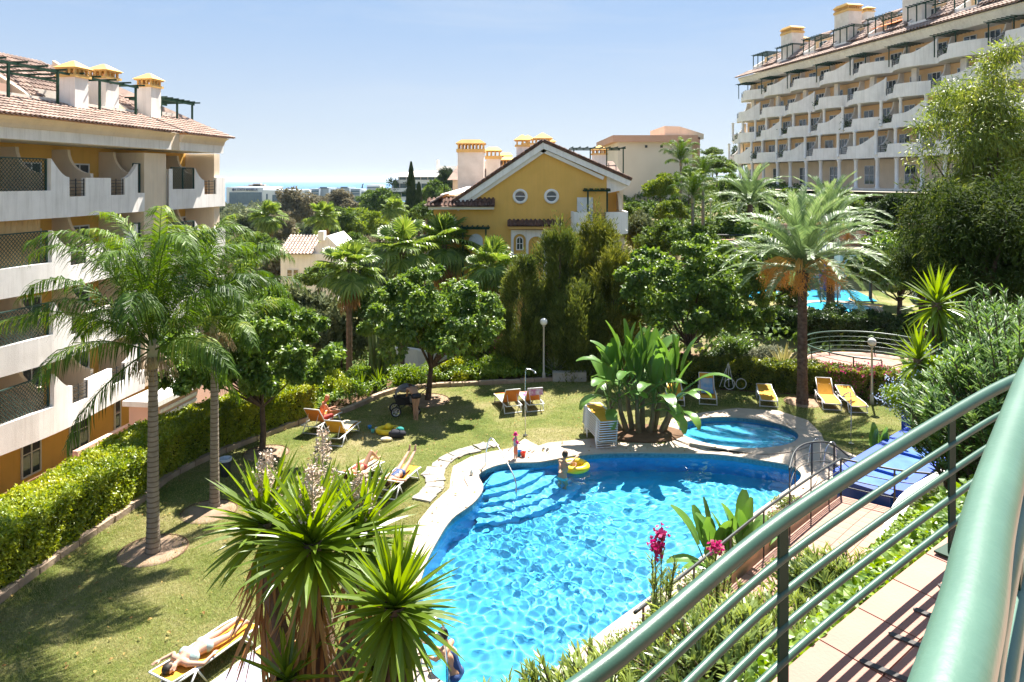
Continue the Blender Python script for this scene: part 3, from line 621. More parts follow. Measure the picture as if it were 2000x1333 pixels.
def rdir(r,n): return nrm(r.normal(size=(n,3)))
def scatter(tpl,pos,ydir,nor,size):
    V,F_=tpl; F_=F_ if isinstance(F_,list) else [F_]
    y=nrm(ydir); x=nrm(np.cross(y,nor)); z=np.cross(x,y); n=len(pos); size=np.broadcast_to(size,(n,))
    W_=V[None,:,0,None]*x[:,None]+V[None,:,1,None]*y[:,None]+V[None,:,2,None]*z[:,None]
    W_=W_*size[:,None,None]+pos[:,None]
    k=len(V); off=(np.arange(n)*k)[:,None,None]
    return W_.reshape(-1,3),[(f[None]+off).reshape(-1,f.shape[1]) for f in F_]
# ================================================================ BUILDINGS
def frame(o,t,nv):
    """local (u along, v outward, w up) -> world"""
    o=np.array(o,float); t=np.array(t,float); nv=np.array(nv,float)
    return lambda u,v,w_: (o[0]+t[0]*u+nv[0]*v,o[1]+t[1]*u+nv[1]*v,w_)
class FB(MB):
    """mesh builder in a building frame"""
    def __init__(s,fn): super().__init__(); s.fn=fn
    def add(s,V,P):
        V=[s.fn(*v) for v in np.asarray(V,float).reshape(-1,3)]; return MB.add(s,V,P)
def raw(fn): return FB(fn)
def tilerow(fn,u0,u1,v0,w0,v1,w1,course=.38,pitch=.24,r=.085):
    """barrel roof tiles over the slope from eave (v0,w0) to (v1,w1); returns list of single-tile boxes as (V,F) in world"""
    L_=math.hypot(v1-v0,w1-w0); nv=max(1,int(L_/course)); nu=max(1,int(abs(u1-u0)/pitch)); T=np.array([0,(v1-v0)/L_,(w1-w0)/L_]); Nn=np.array([0,-T[2],T[1]])
    if Nn[2]<0: Nn=-Nn
    a=np.linspace(0,PI,5); out=[]
    F_=[[0,1,6,5],[1,2,7,6],[2,3,8,7],[3,4,9,8]]
    pi=np.array(F_)[:,::1]
    us=u0+(np.arange(nu)+.5)*(u1-u0)/nu; vs=np.arange(nv)*L_/nv
    rg=np.random.default_rng(int(abs(u0*10+u1*7))+3); V=[]
    for s0 in vs:
        for u in us:
            j=rg.normal(0,.006,2); ra=r*1.12; rb=r*.9; c0=np.array([u+j[0],v0,w0])+T*(s0-.03)+Nn*.03; c1=np.array([u+j[1],v0,w0])+T*(s0+L_/nv+.02)
            V.append([c0+np.array([math.cos(q)*ra,0,0])+Nn*math.sin(q)*ra for q in a]+[c1+np.array([math.cos(q)*rb,0,0])+Nn*math.sin(q)*rb for q in a])
    V=np.array(V).reshape(-1,3); W_=np.array([fn(*v) for v in V]).reshape(-1,10,3)
    return W_,np.array(F_)
def rooftiles(par,fn,u0,u1,v0,w0,v1,w1,m,single_n=0,**k):
    W_,F_=tilerow(fn,u0,u1,v0,w0,v1,w1,**k); b=raw(fn); b.add([(u0,v0,w0-.01),(u1,v0,w0-.01),(u1,v1,w1-.01),(u0,v1,w1-.01)],[[0,1,2,3]]); part('roof_deck',b,M_tiledark,par,world=True)
    off=np.array(tuple(par.location))
    for i in range(min(single_n,len(W_))):
        c=W_[i].mean(0); o=link('roof_tile',mkmesh('roof_tile',W_[i]-c,[F_],m,True),par,tuple(c-off))
    R_=W_[single_n:]; n=len(R_)
    if n:
        V=(R_-off).reshape(-1,3); FF=(F_[None]+(np.arange(n)*10)[:,None,None]).reshape(-1,4); o=link('roof_tiles',mkmesh('roof_tiles',V,[FF],m,True),par); o['kind']='stuff'
def window(par,fn,u,v,w_,wd,ht,facing='v',arch=False,m=None,gl=None,mull=1,d=.06,horiz=1):
    """white framed window lying in plane v, centred at u, sill at w_"""
    m=m or M_shutter; b=raw(fn); t=.07
    b.bx(u-wd/2,u-wd/2+t,v,v+d,w_,w_+ht); b.bx(u+wd/2-t,u+wd/2,v,v+d,w_,w_+ht); b.bx(u-wd/2+t,u+wd/2-t,v,v+d,w_+ht-t,w_+ht); b.bx(u-wd/2+t,u+wd/2-t,v,v+d,w_,w_+t)
    for k in range(mull): x=u-wd/2+wd*(k+1)/(mull+1); b.bx(x-.035,x+.035,v+.005,v+d-.005,w_+t,w_+ht-t)
    for k in range(horiz): z=w_+ht*(k+1)/(horiz+1); b.bx(u-wd/2+t,u+wd/2-t,v+.012,v+d-.012,z-.02,z+.02)
    f=part('window',b,m,par,world=True)
    g=raw(fn); g.bx(u-wd/2+t*.5,u+wd/2-t*.5,v+.02,v+.03,w_+t*.5,w_+ht-t*.5); off=par.location
    o=link('pane',g.mesh('pane',gl or M_glass,False,off),f); return f
def pergola(par,fn,u0,u1,v0,v1,z,zb,np_,nr,m=None,r=.045):
    b=raw(fn)
    for v in (v0,v1): b.bx(u0,u1,v-.04,v+.04,z,z+.1)
    part('beam',b,m or M_greend,par,world=True)
    for k in range(np_):
        u=u0+.2+(u1-u0-.4)*k/max(1,np_-1); q=raw(fn); q.bx(u-r,u+r,v0-r,v0+r,zb,z); part('post',q,m or M_greend,par,world=True)
    for k in range(nr):
        u=u0+.1+(u1-u0-.2)*k/max(1,nr-1); q=raw(fn); q.bx(u-.03,u+.03,min(v0,v1)-.35,max(v0,v1)+.45,z+.102,z+.18); part('rafter',q,m or M_greend,par,world=True)
def chimney(par,fn,u,v,z0,z1,a=.8,b_=.8,small=True,cap=M_gold):
    c=raw(fn); c.bx(u-a/2,u+a/2,v-b_/2,v+b_/2,z0,z1); st=part('chimney',c,M_white if small else M_trim,par,world=True)
    def sub(nm,q,m): return link(nm,q.mesh(nm,m,False,par.location),st)
    h=.62 if small else .9; e=.1
    q=raw(fn); q.bx(u-a/2-e,u+a/2+e,v-b_/2-e,v+b_/2+e,z1,z1+.12 if small else z1+.25); sub('collar',q,cap)
    z=z1+(.12 if small else .25); q=raw(fn); n=max(2,int(a/.28)); m_=max(2,int(b_/.28))
    for k in range(n+1):
        x=u-a/2+.05+(a-.1)*k/n
        for y in (v-b_/2+.05,v+b_/2-.05): q.bx(x-.05,x+.05,y-.05,y+.05,z,z+h*.4)
    for k in range(1,m_):
        y=v-b_/2+.05+(b_-.1)*k/m_
        for x in (u-a/2+.05,u+a/2-.05): q.bx(x-.05,x+.05,y-.05,y+.05,z,z+h*.4)
    sub('vent_posts',q,cap)['kind']='stuff'; z+=h*.4; q=raw(fn); q.bx(u-a/2-e,u+a/2+e,v-b_/2-e,v+b_/2+e,z,z+.07); sub('cap_slab',q,cap)
    z+=.07; q=raw(fn); x0,x1,y0,y1=u-a/2-.17,u+a/2+.17,v-b_/2-.17,v+b_/2+.17; k=.06 if small else a*.36; hh=.36 if small else .3
    q.hexa([(x0,y0,z),(x1,y0,z),(x1,y1,z),(x0,y1,z)],[(u-k,v-k,z+hh),(u+k,v-k,z+hh),(u+k,v+k,z+hh),(u-k,v+k,z+hh)]); sub('cap',q,cap)
    return st
def lattice(par,fn,u0,u1,v,z0,z1,step=.17,m=None,post=True):
    m=m or mat('lattice_green',(.035,.075,.06),.6,.3); b=raw(fn); w_=u1-u0; h=z1-z0; wd=.012
    L_=[]; s=-h
    while s<w_:
        L_.append(((max(0,s),max(0,-s)),(min(w_,s+h),min(h,w_-s)))); L_.append(((w_-max(0,s),max(0,-s)),(w_-min(w_,s+h),min(h,w_-s)))); s+=step
    for k,(p,q) in enumerate(L_):
        if abs(q[0]-p[0])<.03: continue
        dv=.012*(k%2); t=np.array(q)-np.array(p); t/=np.linalg.norm(t); nn=np.array([-t[1],t[0]])*wd
        c=[np.array(p)+nn,np.array(q)+nn,np.array(q)-nn,np.array(p)-nn]; b.hexa([(u0+x,v+dv,z0+z) for x,z in c],[(u0+x,v+dv+.01,z0+z) for x,z in c])
    o=part('lattice_panel',b,m,par,world=True); q=raw(fn); 
    for x in ([u0,(u0+u1)/2,u1] if post else [u0,u1]): q.bx(x-.03,x+.03,v-.03,v+.05,z0,z1+.03)
    q.bx(u0,u1,v-.028,v+.048,z1,z1+.05); link('lattice_frame',q.mesh('lattice_frame',m,False,par.location),o); return o
def grille(par,fn,u0,u1,v,z0,z1,n=5,m=None):
    b=raw(fn); m=m or M_iron
    for k in range(n): z=z0+(z1-z0)*(k+.5)/n; b.bx(u0,u1,v-.012,v+.012,z-.014,z+.014)
    for x in (u0+.03,(u0+u1)/2,u1-.03): b.bx(x-.02,x+.02,v-.016,v+.016,z0,z1)
    return part('grille',b,m,par,world=True)
def scurve(z_hi,z_lo,n=8,conc=True):
    """quarter sweep from high to low"""
    return [z_lo+(z_hi-z_lo)*(1-math.sin(PI/2*i/n)) if conc else z_lo+(z_hi-z_lo)*math.cos(PI/2*i/n) for i in range(n+1)]
# ---------------------------------------------------------------- LEFT BLOCK
LO=np.array([-20.,28.]); LT=np.array([.1414,.98995]); LN=np.array([.98995,-.1414])
fl_=frame(LO,LT,LN); AB=thing('apartment_block','ochre and white balcony block at left with tiled roof, three square chimneys and green pergolas','apartment block',(-21,34,-4.6))
U0,U1=-14.,16.2
def lbox(nm,u0,u1,v0,v1,z0,z1,m,**k): b=raw(fl_); b.bx(u0,u1,v0,v1,z0,z1); return part(nm,b,m,AB,world=True,**k)
lbox('wall',U0,15.9,-11,-2.0,-4.7,10.6,M_yellow)
lbox('end_wall',15.3,15.9,-1.97,-.1,-4.7,10.58,M_cream)
def bulge(u,k=1.): return .38*k*math.exp(-((u-2.2)/3.4)**2)-.0
def lparapet(z,k=1.,full=True,last=True):
    """front band of one storey: slab bottom at z"""
    prof=[]  # (u, top)
    hi,mid,low=2.5,1.7,1.16
    def seg(a,b,zs): 
        n=len(zs)-1; return [(a+(b-a)*i/n,zs[i]) for i in range(n+1)]
    P=[]
    P+=seg(U0,-7.5,[low]*6)+seg(-7.49,-6.4,[hi]*2)[:1]+seg(-7.4,-6.2,scurve(hi,mid))+seg(-6.1,-3.2,[mid]*4)+seg(-3.19,2.0,[low]*8)
    P+=seg(2.02,3.05,scurve(hi,1.72))+seg(3.06,4.1,[.88]*3)+seg(4.11,5.95,[mid]*4)+seg(5.96,7.0,[.88]*3)+seg(7.01,8.0,scurve(hi-.1,mid)[::-1])
    P+=seg(8.01,8.55,[.95]*2)
    pts=[(u,bulge(u,k)) for u,_ in P]; b=raw(fl_); tops=[z+t for _,t in P]
    # dense smooth strip
    b.wallstrip(pts,z,tops,.2); part('balcony_parapet',b,M_white,AB,world=True)
    b=raw(fl_); b.bx(U0,8.55,-2.0,.0,z+.02,z+.3); part('balcony_floor',b,M_white,AB,world=True)
    v=bulge(1,k)
    lattice(AB,fl_,-2.9,1.98,bulge(0,k)+.0,z+1.16,z+2.45)
    lattice(AB,fl_,-13,-7.6,bulge(-9,k),z+1.16,z+2.45)
    grille(AB,fl_,3.08,4.1,bulge(3.6,k),z+.9,z+1.66); grille(AB,fl_,5.97,7.0,bulge(6.5,k),z+.9,z+1.66)
    lattice(AB,fl_,8.02,8.5,-.15,z+.95,z+2.4,post=False)
    # partitions with a bitten upper corner
    for u in (-6.8,-3.1,2.1,5.0,8.05):
        P2=[(-2.0,z+.3),(-.02,z+.3),(-.02,z+1.9)]+[(-.05-1.15*math.sin(PI/2*i/7),z+1.9+1.1*(1-math.cos(PI/2*i/7))) for i in range(1,8)]+[(-1.2,z+3.0),(-2.0,z+3.0)]
        b=raw(fl_); b.prism(P2,'x',u-.09,u+.09); part('partition',b,M_cream,AB,world=True)
for z,k in ((7.4,1.),(4.4,1.15),(1.4,1.3),(-1.6,1.4)): lparapet(z,k)
for z in (7.4,4.4,1.4,-1.6,-4.5):
    window(AB,fl_,3.7,-1.99,z+.35,1.1,2.05); window(AB,fl_,6.6,-1.99,z+.35,1.3,2.05); window(AB,fl_,.3,-1.99,z+.35,1.7,2.05); window(AB,fl_,-4.8,-1.99,z+.35,1.2,2.05)
    window(AB,fl_,9.3,-1.99,z+.5,.5,1.6,mull=0)
# far section of the block: wall flush with the front
for z in (7.4,4.4,1.4,-1.6):
    lbox('wall_panel',8.75,10.55,-1.95,-.05,z,z+3.0,M_cream)
    b=raw(fl_); P=[(10.56,1.1)]*1+[(10.56,2.2),(10.9,2.2)]+[(10.91,1.1),(13.0,1.1)]+[(13.01,2.3)]+[(13.02+.9*i/7,q) for i,q in enumerate(scurve(2.25,1.6,7))]+[(13.95,.75),(15.2,.75),(15.21,1.75),(16.2,1.75)]
    b.wallstrip([(u,.0+.0*u) for u,_ in P],z,[z+t for _,t in P],.2); part('balcony_parapet',b,M_white,AB,world=True)
    lattice(AB,fl_,10.92,13.0,0,z+1.1,z+2.25); grille(AB,fl_,13.96,15.2,0,z+.78,z+1.6)
    b=raw(fl_); b.bx(10.56,16.18,-2,-.1,z+.02,z+.3); part('balcony_floor',b,M_white,AB,world=True)
    P2=[(-2.0,z+.3),(-.12,z+.3),(-.12,z+1.9)]+[(-.15-1.15*math.sin(PI/2*i/7),z+1.9+1.1*(1-math.cos(PI/2*i/7))) for i in range(1,8)]+[(-1.3,z+3.0),(-2.0,z+3.0)]
    for u in (13.5,): b=raw(fl_); b.prism(P2,'x',u-.09,u+.09); part('partition',b,M_cream,AB,world=True)
    window(AB,fl_,12.2,-1.99,z+.35,1.3,2.05); window(AB,fl_,15,-1.99,z+.35,1.3,2.05)
    b=raw(fl_); b.bx(11.1,11.9,-1.98,-1.6,z+1.75,z+2.35); part('air_conditioner',b,M_shutter,AB,world=True)
b=raw(fl_); b.bx(-1.2,-.4,-1.98,-1.6,9.25,9.85); part('air_conditioner',b,M_shutter,AB,world=True)
b=raw(fl_); b.bx(14.0,15.4,-.6,-.55,7.8,8.9); part('bamboo_screen',b,mat('bamboo',(.62,.36,.16),.8,.2),AB,world=True)
# awning curtains of the second floor
cu=mat('curtain_cloth',(.62,.42,.20),.85,.2,(.5,.33,.15),3)
for k in range(6):
    b=raw(fl_); P=[(-2.9+.8*k+.8*i/12,.06+.03*math.sin(i*1.6)) for i in range(13)]; b.wallstrip(P,5.55,[7.38]*13,.02); part('curtain',b,cu,AB,world=True)
# cornice and eaves
def cornice(u0,u1):
    b=raw(fl_)
    b.bx(u0,u1,-2,.55,10.6,11.05); o=part('cornice',b,M_white,AB,world=True)
    b=raw(fl_); pr=[(-2,11.05),(.62,11.05)]+[(.62+.42*(1-math.cos(PI/2*i/5)),11.1+.35*math.sin(PI/2*i/5)) for i in range(6)]+[(-2,11.45)]; b.prism(pr,'x',u0-.001,u1+.001); part('cornice_mould',b,M_cream,AB,world=True)
cornice(U0,10.1); cornice(10.9,15.2)
lbox('gable_upstand',10.1,10.9,-2.6,.5,10.6,11.75,M_cream)
rooftiles(AB,fl_,U0,10.3,1.2,11.48,-1.6,12.55,M_tile,150)
rooftiles(AB,fl_,10.75,15.45,1.15,11.48,-2.0,12.7,M_tile,90)
lbox('terrace_wall',U0,10.3,-1.8,-1.6,12.3,12.72,M_trim); lbox('terrace_wall',U0,3.5,-2.7,-2.5,12.3,13.2,M_pink)
# main roof with hip
b=raw(fl_)
for (u0,u1,v0,w0,v1,w1) in ((U0,10.0,-3.2,12.9,-7,15.4),(10.0,13.6,-3.0,12.6,-7,15.3)): rooftiles(AB,fl_,u0,u1,v0,w0,v1,w1,M_tile,0,pitch=.26,course=.42,r=.09)
b=raw(fl_); b.add([(13.6,-3.0,12.6),(15.45,1.15,11.5),(15.45,-14,11.5),(13.6,-7,15.3),(13.6,-11,12.6)],[[0,1,3],[1,2,3]]); part('hip_roof',b,M_tile,AB,world=True)
b=raw(fl_); b.add([(U0,-7,15.4),(13.6,-7,15.3),(15.45,-14,11.5),(U0,-14,11.5)],[[0,1,2,3]]); part('back_roof',b,M_tile,AB,world=True)
# dormers: sloping cheek walls between roof terraces
for u in (-6.5,3.3,9.7):
    b=raw(fl_); b.prism([(-1.7,12.4),(-1.7,12.75),(-6.0,15.4),(-6.0,12.4)],'x',u-.12,u+.12); part('cheek_wall',b,M_cream,AB,world=True)
    rooftiles(AB,fl_,u+.1,u+1.1,-1.9,12.75,-5.6,15.1,M_tile,0,pitch=.25)
lbox('roof_parapet',4.6,10.2,-3.3,-3.1,12.5,13.3,M_trim); lbox('roof_parapet',11.3,14.8,-2.3,-2.1,12.5,12.95,M_trim)
chimney(AB,fl_,5.3,-1.2,11.9,13.75,.85,.85); chimney(AB,fl_,8.6,-2.2,12.2,14.15,.95,.95); chimney(AB,fl_,11.2,-1.5,12.0,14.05,.85,.85)
pergola(AB,fl_,-12,-2,-1.0,-3.4,13.85,12.2,4,9); pergola(AB,fl_,-1.4,9.6,-1.0,-3.4,13.8,12.2,5,11); pergola(AB,fl_,11.9,15.3,-1.4,-3.2,13.5,12.2,3,7)
# television aerial
b=raw(fl_); b.bx(5.1,5.16,-6.6,-6.54,15.2,17.0); b.bx(5.0,5.2,-8.2,-5.2,16.75,16.79)
for k in range(10): b.bx(4.8,5.4,-8.1+.3*k,-8.07+.3*k,16.77,16.80)
single('tv_aerial',b,M_iron,'thin television aerial on the roof ridge of the left block','aerial')
# ground floor: garden walls, wooden lattice, louvred vent box and globe lamp
lbox('terrace_wall',-12,2.0,.9,1.1,-4.7,-3.0,M_pink); lattice(AB,fl_,-3.5,2.0,1.3,-4.6,-2.7,m=mat('brown_lattice',(.16,.08,.045),.7,.2))
lbox('garden_wall',2.1,9.2,1.4,1.65,-4.7,-2.3,M_pink); lbox('garden_wall',9.2,17,1.4,1.6,-4.7,-1.9,M_pink)
b=raw(fl_); b.bx(5.2,8.6,1.7,3.0,-3.8,-1.35); VB=single('vent_box',b,M_pink,'white louvred vent housing rising behind the hedge','vent')
b=raw(fl_); b.bx(5.0,8.8,1.5,3.2,-1.34,-1.1); b.hexa([(5.0,1.5,-1.1),(8.8,1.5,-1.1),(8.8,3.2,-1.1),(5.0,3.2,-1.1)],[(5.5,2.2,-.8),(8.3,2.2,-.8),(8.3,2.5,-.8),(5.5,2.5,-.8)]); part('cap',b,M_white,VB,world=True)
for k in range(4): b=raw(fl_); b.bx(5.5,8.4,3.005,3.07,-1.75-.3*k,-1.6-.3*k); part('louvre',b,M_white,VB,world=True)
# ---------------------------------------------------------------- RIGHT TERRACED BLOCK
RO=np.array([33.75,105.]); RT=np.array([.2093,-.9778]); RN=np.array([-.9778,-.2093]); fr_=frame(RO,RT,RN)
TB=thing('terraced_block','long curving white terrace block on the hill at right with stacked rounded balconies','apartment block',(40,80,8.2))
def rbox(nm,u0,u1,v0,v1,z0,z1,m,**k): b=raw(fr_); b.bx(u0,u1,v0,v1,z0,z1); return part(nm,b,m,TB,world=True,**k)
ML=6.05; NM=10; FZ=[11.3,14.3,17.3,20.3]; OV=[2.1,1.5,.8,.1]
rbox('wall',.3,ML*NM,-12,-2.4,7.9,23.9,M_cream)
for z,o_ in zip(FZ,OV): rbox('wall',.35,ML*NM-.02,-2.38,o_-2.1,z+.3,z+3.0-.02,mat('apricot_render',(.78,.54,.30),.88,.2,(.7,.47,.26),.8,.2,30))
rbox('wall',.35,ML*NM-.02,-2.38,-.6,7.95,11.28,M_cream)
gr_=mat('plant_pot_leaf',(.03,.07,.02),.7,.2)
rgr=np.random.default_rng(77)
prot={}
for fi,(z,o_) in enumerate(zip(FZ,OV)):
    for mi in range(NM):
        u0=mi*ML-.25*(3-fi)*0; u1=u0+ML; alt=(mi+fi)%2; n=26
        pts=[];tops=[]
        for i in range(n+1):
            t=i/n; u=u0+ML*t; bul=(1.15 if fi>=2 else .6)*max(0,math.sin(PI*min(1,max(0,(t-.05)/.9))))**.7
            pts.append((u,o_+bul))
            # measured from far (t=0) to near (t=1)
            if t<.40: h=.55
            elif alt==0: h=1.35+ (1.15*(1-math.cos(PI/2*max(0,(t-.6)/.4))) if t>.6 else 0)
            else: h=1.35
            tops.append(z+h)
        b=raw(fr_); b.wallstrip(pts,z,tops,.16); part('balcony_parapet',b,M_white,TB,world=True)
        # slab underside
        b=raw(fr_); P=[(u0,o_-2.1)]+[(p[0],p[1]-.05) for p in pts]+[(u1,o_-2.1)]; b.prism(P,'z',z+.05,z+.28); part('balcony_floor',b,M_white,TB,world=True)
        # railing over the low part
        b=raw(fr_)
        for q in (.62,.82,1.02,1.25):
            pp=[(pts[i][0],pts[i][1],z+q) for i in range(0,11)]; b.tube(pp,.018 if q<1.2 else .03,4)
        for i in (0,5,10): b.bx(pts[i][0]-.02,pts[i][0]+.02,pts[i][1]-.02,pts[i][1]+.02,z+.5,z+1.25)
        part('railing',b,M_iron,TB,world=True)
        # curved partition fin at the far end of each module
        q0=o_-2.1; q1=pts[0][1]-.12; P2=[(q0,z+.28),(q1,z+.28),(q1,z+1.3)]+[(q1-(q1-q0-.55)*math.sin(PI/2*i/7),z+1.3+1.65*(1-math.cos(PI/2*i/7))) for i in range(1,8)]+[(q0,z+2.95)]
        b=raw(fr_); b.prism(P2,'x',u0-.08,u0+.08); part('partition',b,M_white,TB,world=True)
        v=o_-2.08
        window(TB,fr_,u0+1.7,v,z+.35,1.5,2.1,mull=1,horiz=0); window(TB,fr_,u0+4.2,v,z+.35,1.7,2.1,mull=2,horiz=0)
        if fi<2:
            for uu in (u0+.4,u0+ML*.52): b=raw(fr_); b.lathe([(.23,0),(.23,.1),(.17,.14),(.16,2.5),(.23,2.6),(.23,2.72)],(uu,o_+.25,z+.28),10); part('column',b,M_white,TB,True,world=True)
        elif fi==2:
            b=raw(fr_); b.bx(u0+ML*.5-.35,u0+ML*.5+.35,o_-1.0,o_-.7,z+.3,z+2.98); part('pillar',b,M_trim,TB,world=True)
        if rgr.uniform()<.6:
            c=fr_(u0+rgr.uniform(.6,2.2),o_-.1,z+.9); r_=rgr; V,F_=scatter(tpl_diamond(.5),np.array(c)+r_.normal(0,.3,(160,3)),rdir(r_,160),rdir(r_,160),.25); k_=link('pot_plant',mkmesh('pot_plant',V-np.array(c),F_,M_potleaf),None,c); setp(k_,'greenery on the %s balcony row, %s module from the far end'%(['lowest','second lowest','second highest','top'][fi],['first','second','third','fourth','fifth','sixth','seventh','eighth','ninth','tenth'][mi]),'pot plant',group='balcony plants on the terraced block')
        if fi==3:
            zz=z+2.55; b=raw(fr_)
            for k in range(7): b.bx(u0+.3+k*.45,u0+.36+k*.45,o_-1.2,pts[5][1]+.5,zz,zz+.07)
            b.bx(u0+.2,u0+3.2,pts[4][1]+.12,pts[4][1]+.2,zz-.1,zz-.01); pg=part('pergola',b,M_greend,TB,world=True)
            for k in (0,1): b=raw(fr_); x=u0+.4+k*2.5; b.bx(x-.04,x+.04,pts[4][1]+.12,pts[4][1]+.2,z+.5,zz-.1); link('post',b.mesh('post',M_greend,False,TB.location),pg)
# colonnade at ground level
for mi in range(NM):
    for uu in (.4,.52*ML): b=raw(fr_); b.lathe([(.27,0),(.27,.12),(.2,.18),(.19,2.9),(.27,3.05),(.27,3.2)],(mi*ML+uu,2.2,8.1),10); part('column',b,M_white,TB,True,world=True)
    window(TB,fr_,mi*ML+1.8,-.59,8.5,1.6,2.1)
rbox('plinth',-.5,ML*NM,-2,3.4,7.2,8.12,M_trim)
# end loggia
rbox('end_wall',-.5,.28,-10,-1.6,8,23.8,M_cream)
# cornice and roof
b=raw(fr_); b.prism([(-2.5,23.1),(-.1,23.1),(.35,23.75),(.35,24.0),(-2.5,24.0)],'x',-.6,ML*NM); part('cornice',b,M_white,TB,world=True)
rooftiles(TB,fr_,-.8,ML*NM,.75,24.0,-1.6,25.1,M_tile,0,pitch=.42,course=.7,r=.15)
rooftiles(TB,fr_,2,ML*NM,-3.6,25.2,-8.2,28.8,M_tile,0,pitch=.42,course=.7,r=.15)
b=raw(fr_); b.add([(2,-8.2,28.8),(ML*NM,-8.2,28.8),(ML*NM,-13,24),(-.8,-13,24),(-.8,-3.6,25.0),(2,-3.6,25.2)],[[0,1,2,3],[0,3,4,5]]); part('back_roof',b,M_tile,TB,world=True)
rbox('attic_floor',.3,ML*NM,-3.4,-1.5,24.6,25.05,M_white)
for mi in range(NM):
    u=mi*ML
    b=raw(fr_); b.prism([(-1.6,24.9),(-1.6,25.6),(-5.6,28.0),(-5.6,24.9)],'x',u+.2,u+.5); part('cheek_wall',b,M_white,TB,world=True)
    b=raw(fr_); b.prism([(-1.5,25.0),(-1.5,25.5),(-4.6,27.4),(-4.6,25.0)],'x',u+3.3,u+3.55); part('cheek_wall',b,M_white,TB,world=True)
    b=raw(fr_); b.bx(u+.5,u+3.3,-1.75,-1.6,24.9,25.45); part('terrace_parapet',b,M_white,TB,world=True)
    rooftiles(TB,fr_,u+3.4,u+6.35,-1.0,25.1,-6.4,28.75,M_tile,0,pitch=.42,course=.7,r=.15); b=raw(fr_); b.bx(u+.45,u+3.35,-3.6,-3.3,24.4,27.0); part('attic_wall',b,MATS['apricot_render'],TB,world=True)
    window(TB,fr_,u+2,-3.29,25.1,1.6,1.7,horiz=0)
    b=raw(fr_); zz=27.2
    for k in range(8): b.bx(u+.2+k*.52,u+.26+k*.52,-3.9,-1.3,zz,zz+.08)
    b.bx(u+.1,u+4.0,-1.7,-1.6,zz-.11,zz-.01); b.bx(u+.2,u+ML-2.6,-3.5,-3.4,zz-.11,zz-.01); pg=part('pergola',b,M_greend,TB,world=True)
    for k in range(4): b=raw(fr_); x=u+.2+k*1.22; b.bx(x-.045,x+.045,-1.7,-1.6,25.4,zz-.11); link('post',b.mesh('post',M_greend,False,TB.location),pg)
b=raw(fr_); b.hexa([(25.2,-3.3,26.6),(29,-3.3,26.6),(29,-1.4,25.9),(25.2,-1.4,25.9)],[(25.2,-3.3,26.66),(29,-3.3,26.66),(29,-1.4,25.96),(25.2,-1.4,25.96)]); part('awning',b,mat('orange_awning',(.75,.18,.03),.8,.2),TB,world=True)
for u,v,z0,z1,a in ((7.8,-3.0,24.6,28.9,2.5),(19.2,-3.0,24.6,29.2,2.6),(30.5,-3.0,24.6,31.0,2.7),(43,-3,24.6,32.5,2.7)): chimney(TB,fr_,u,v,z0,z1,a,1.8,False)
for u,v,z1 in ((14.5,-7.4,29.6),(15.6,-8.6,30.4),(25.6,-7.5,30.8),(27.4,-6.6,29.8),(38,-7.5,30.6),(4.6,-7,28.6)): chimney(TB,fr_,u,v,26.5,z1,1.1,1.1)
# ---------------------------------------------------------------- OCHRE GABLE HOUSE
YD=42.; 
def hx(px): return (px-1000)*YD/F
def hz_(py): return CH-(py-HY)*YD/F
fh=lambda u,v,w_:(u,YD-v,w_)       # u = world X, v towards the camera
OH=thing('gable_house','ochre gabled house facing the camera with two round windows and a white corner balcony','house',(1,YD,-1))
def hbox(nm,u0,u1,v0,v1,z0,z1,m,**k): b=raw(fh); b.bx(u0,u1,v0,v1,z0,z1); return part(nm,b,m,OH,world=True,**k)
ax,az=hx(1060),hz_(277)
xL,xR=hx(847),hx(1185)
b=raw(fh); b.prism([(xL,-3),(xR,-3),(xR,hz_(343)),(ax,az-.35),(hx(884),hz_(392)),(xL,hz_(400))],'y',-18,0); part('wall',b,M_yellow,OH,world=True)
b=raw(fh); b.bx(xR+.01,hx(1216),-18,-1.3,-3,hz_(372)); part('side_wall',b,M_yellow,OH,world=True)
# raking white verge and dark tile edge
def rake(x0,z0,x1,z1,t,v0,v1,m,nm,lift=0.):
    d=np.array([x1-x0,z1-z0]); d/=np.linalg.norm(d); n_=np.array([-d[1],d[0]]); n_=n_ if n_[1]>0 else -n_
    P=[(x0+n_[0]*lift,z0+n_[1]*lift),(x1+n_[0]*lift,z1+n_[1]*lift),(x1+n_[0]*(lift-t),z1+n_[1]*(lift-t)),(x0+n_[0]*(lift-t),z0+n_[1]*(lift-t))]
    b=raw(fh); b.prism(P,'y',v0,v1); return part(nm,b,m,OH,world=True)
lx,lz=hx(884),hz_(396); rx,rz=hx(1232),hz_(352)
rake(ax,az,lx,lz,.32,.0,.28,M_white,'verge',-.06); rake(ax,az,rx,rz,.32,.002,.282,M_white,'verge',-.06)
rake(ax,az,lx,lz,.2,.0,.2,M_trim,'verge_mould',-.39); rake(ax,az,xR,hz_(334),.2,.0,.2,M_trim,'verge_mould',-.39)
rake(ax,az,lx,lz,.06,-18,.34,M_tiledark,'roof',.02); rake(ax,az,rx,rz,.06,-18,.341,M_tiledark,'roof',.02)
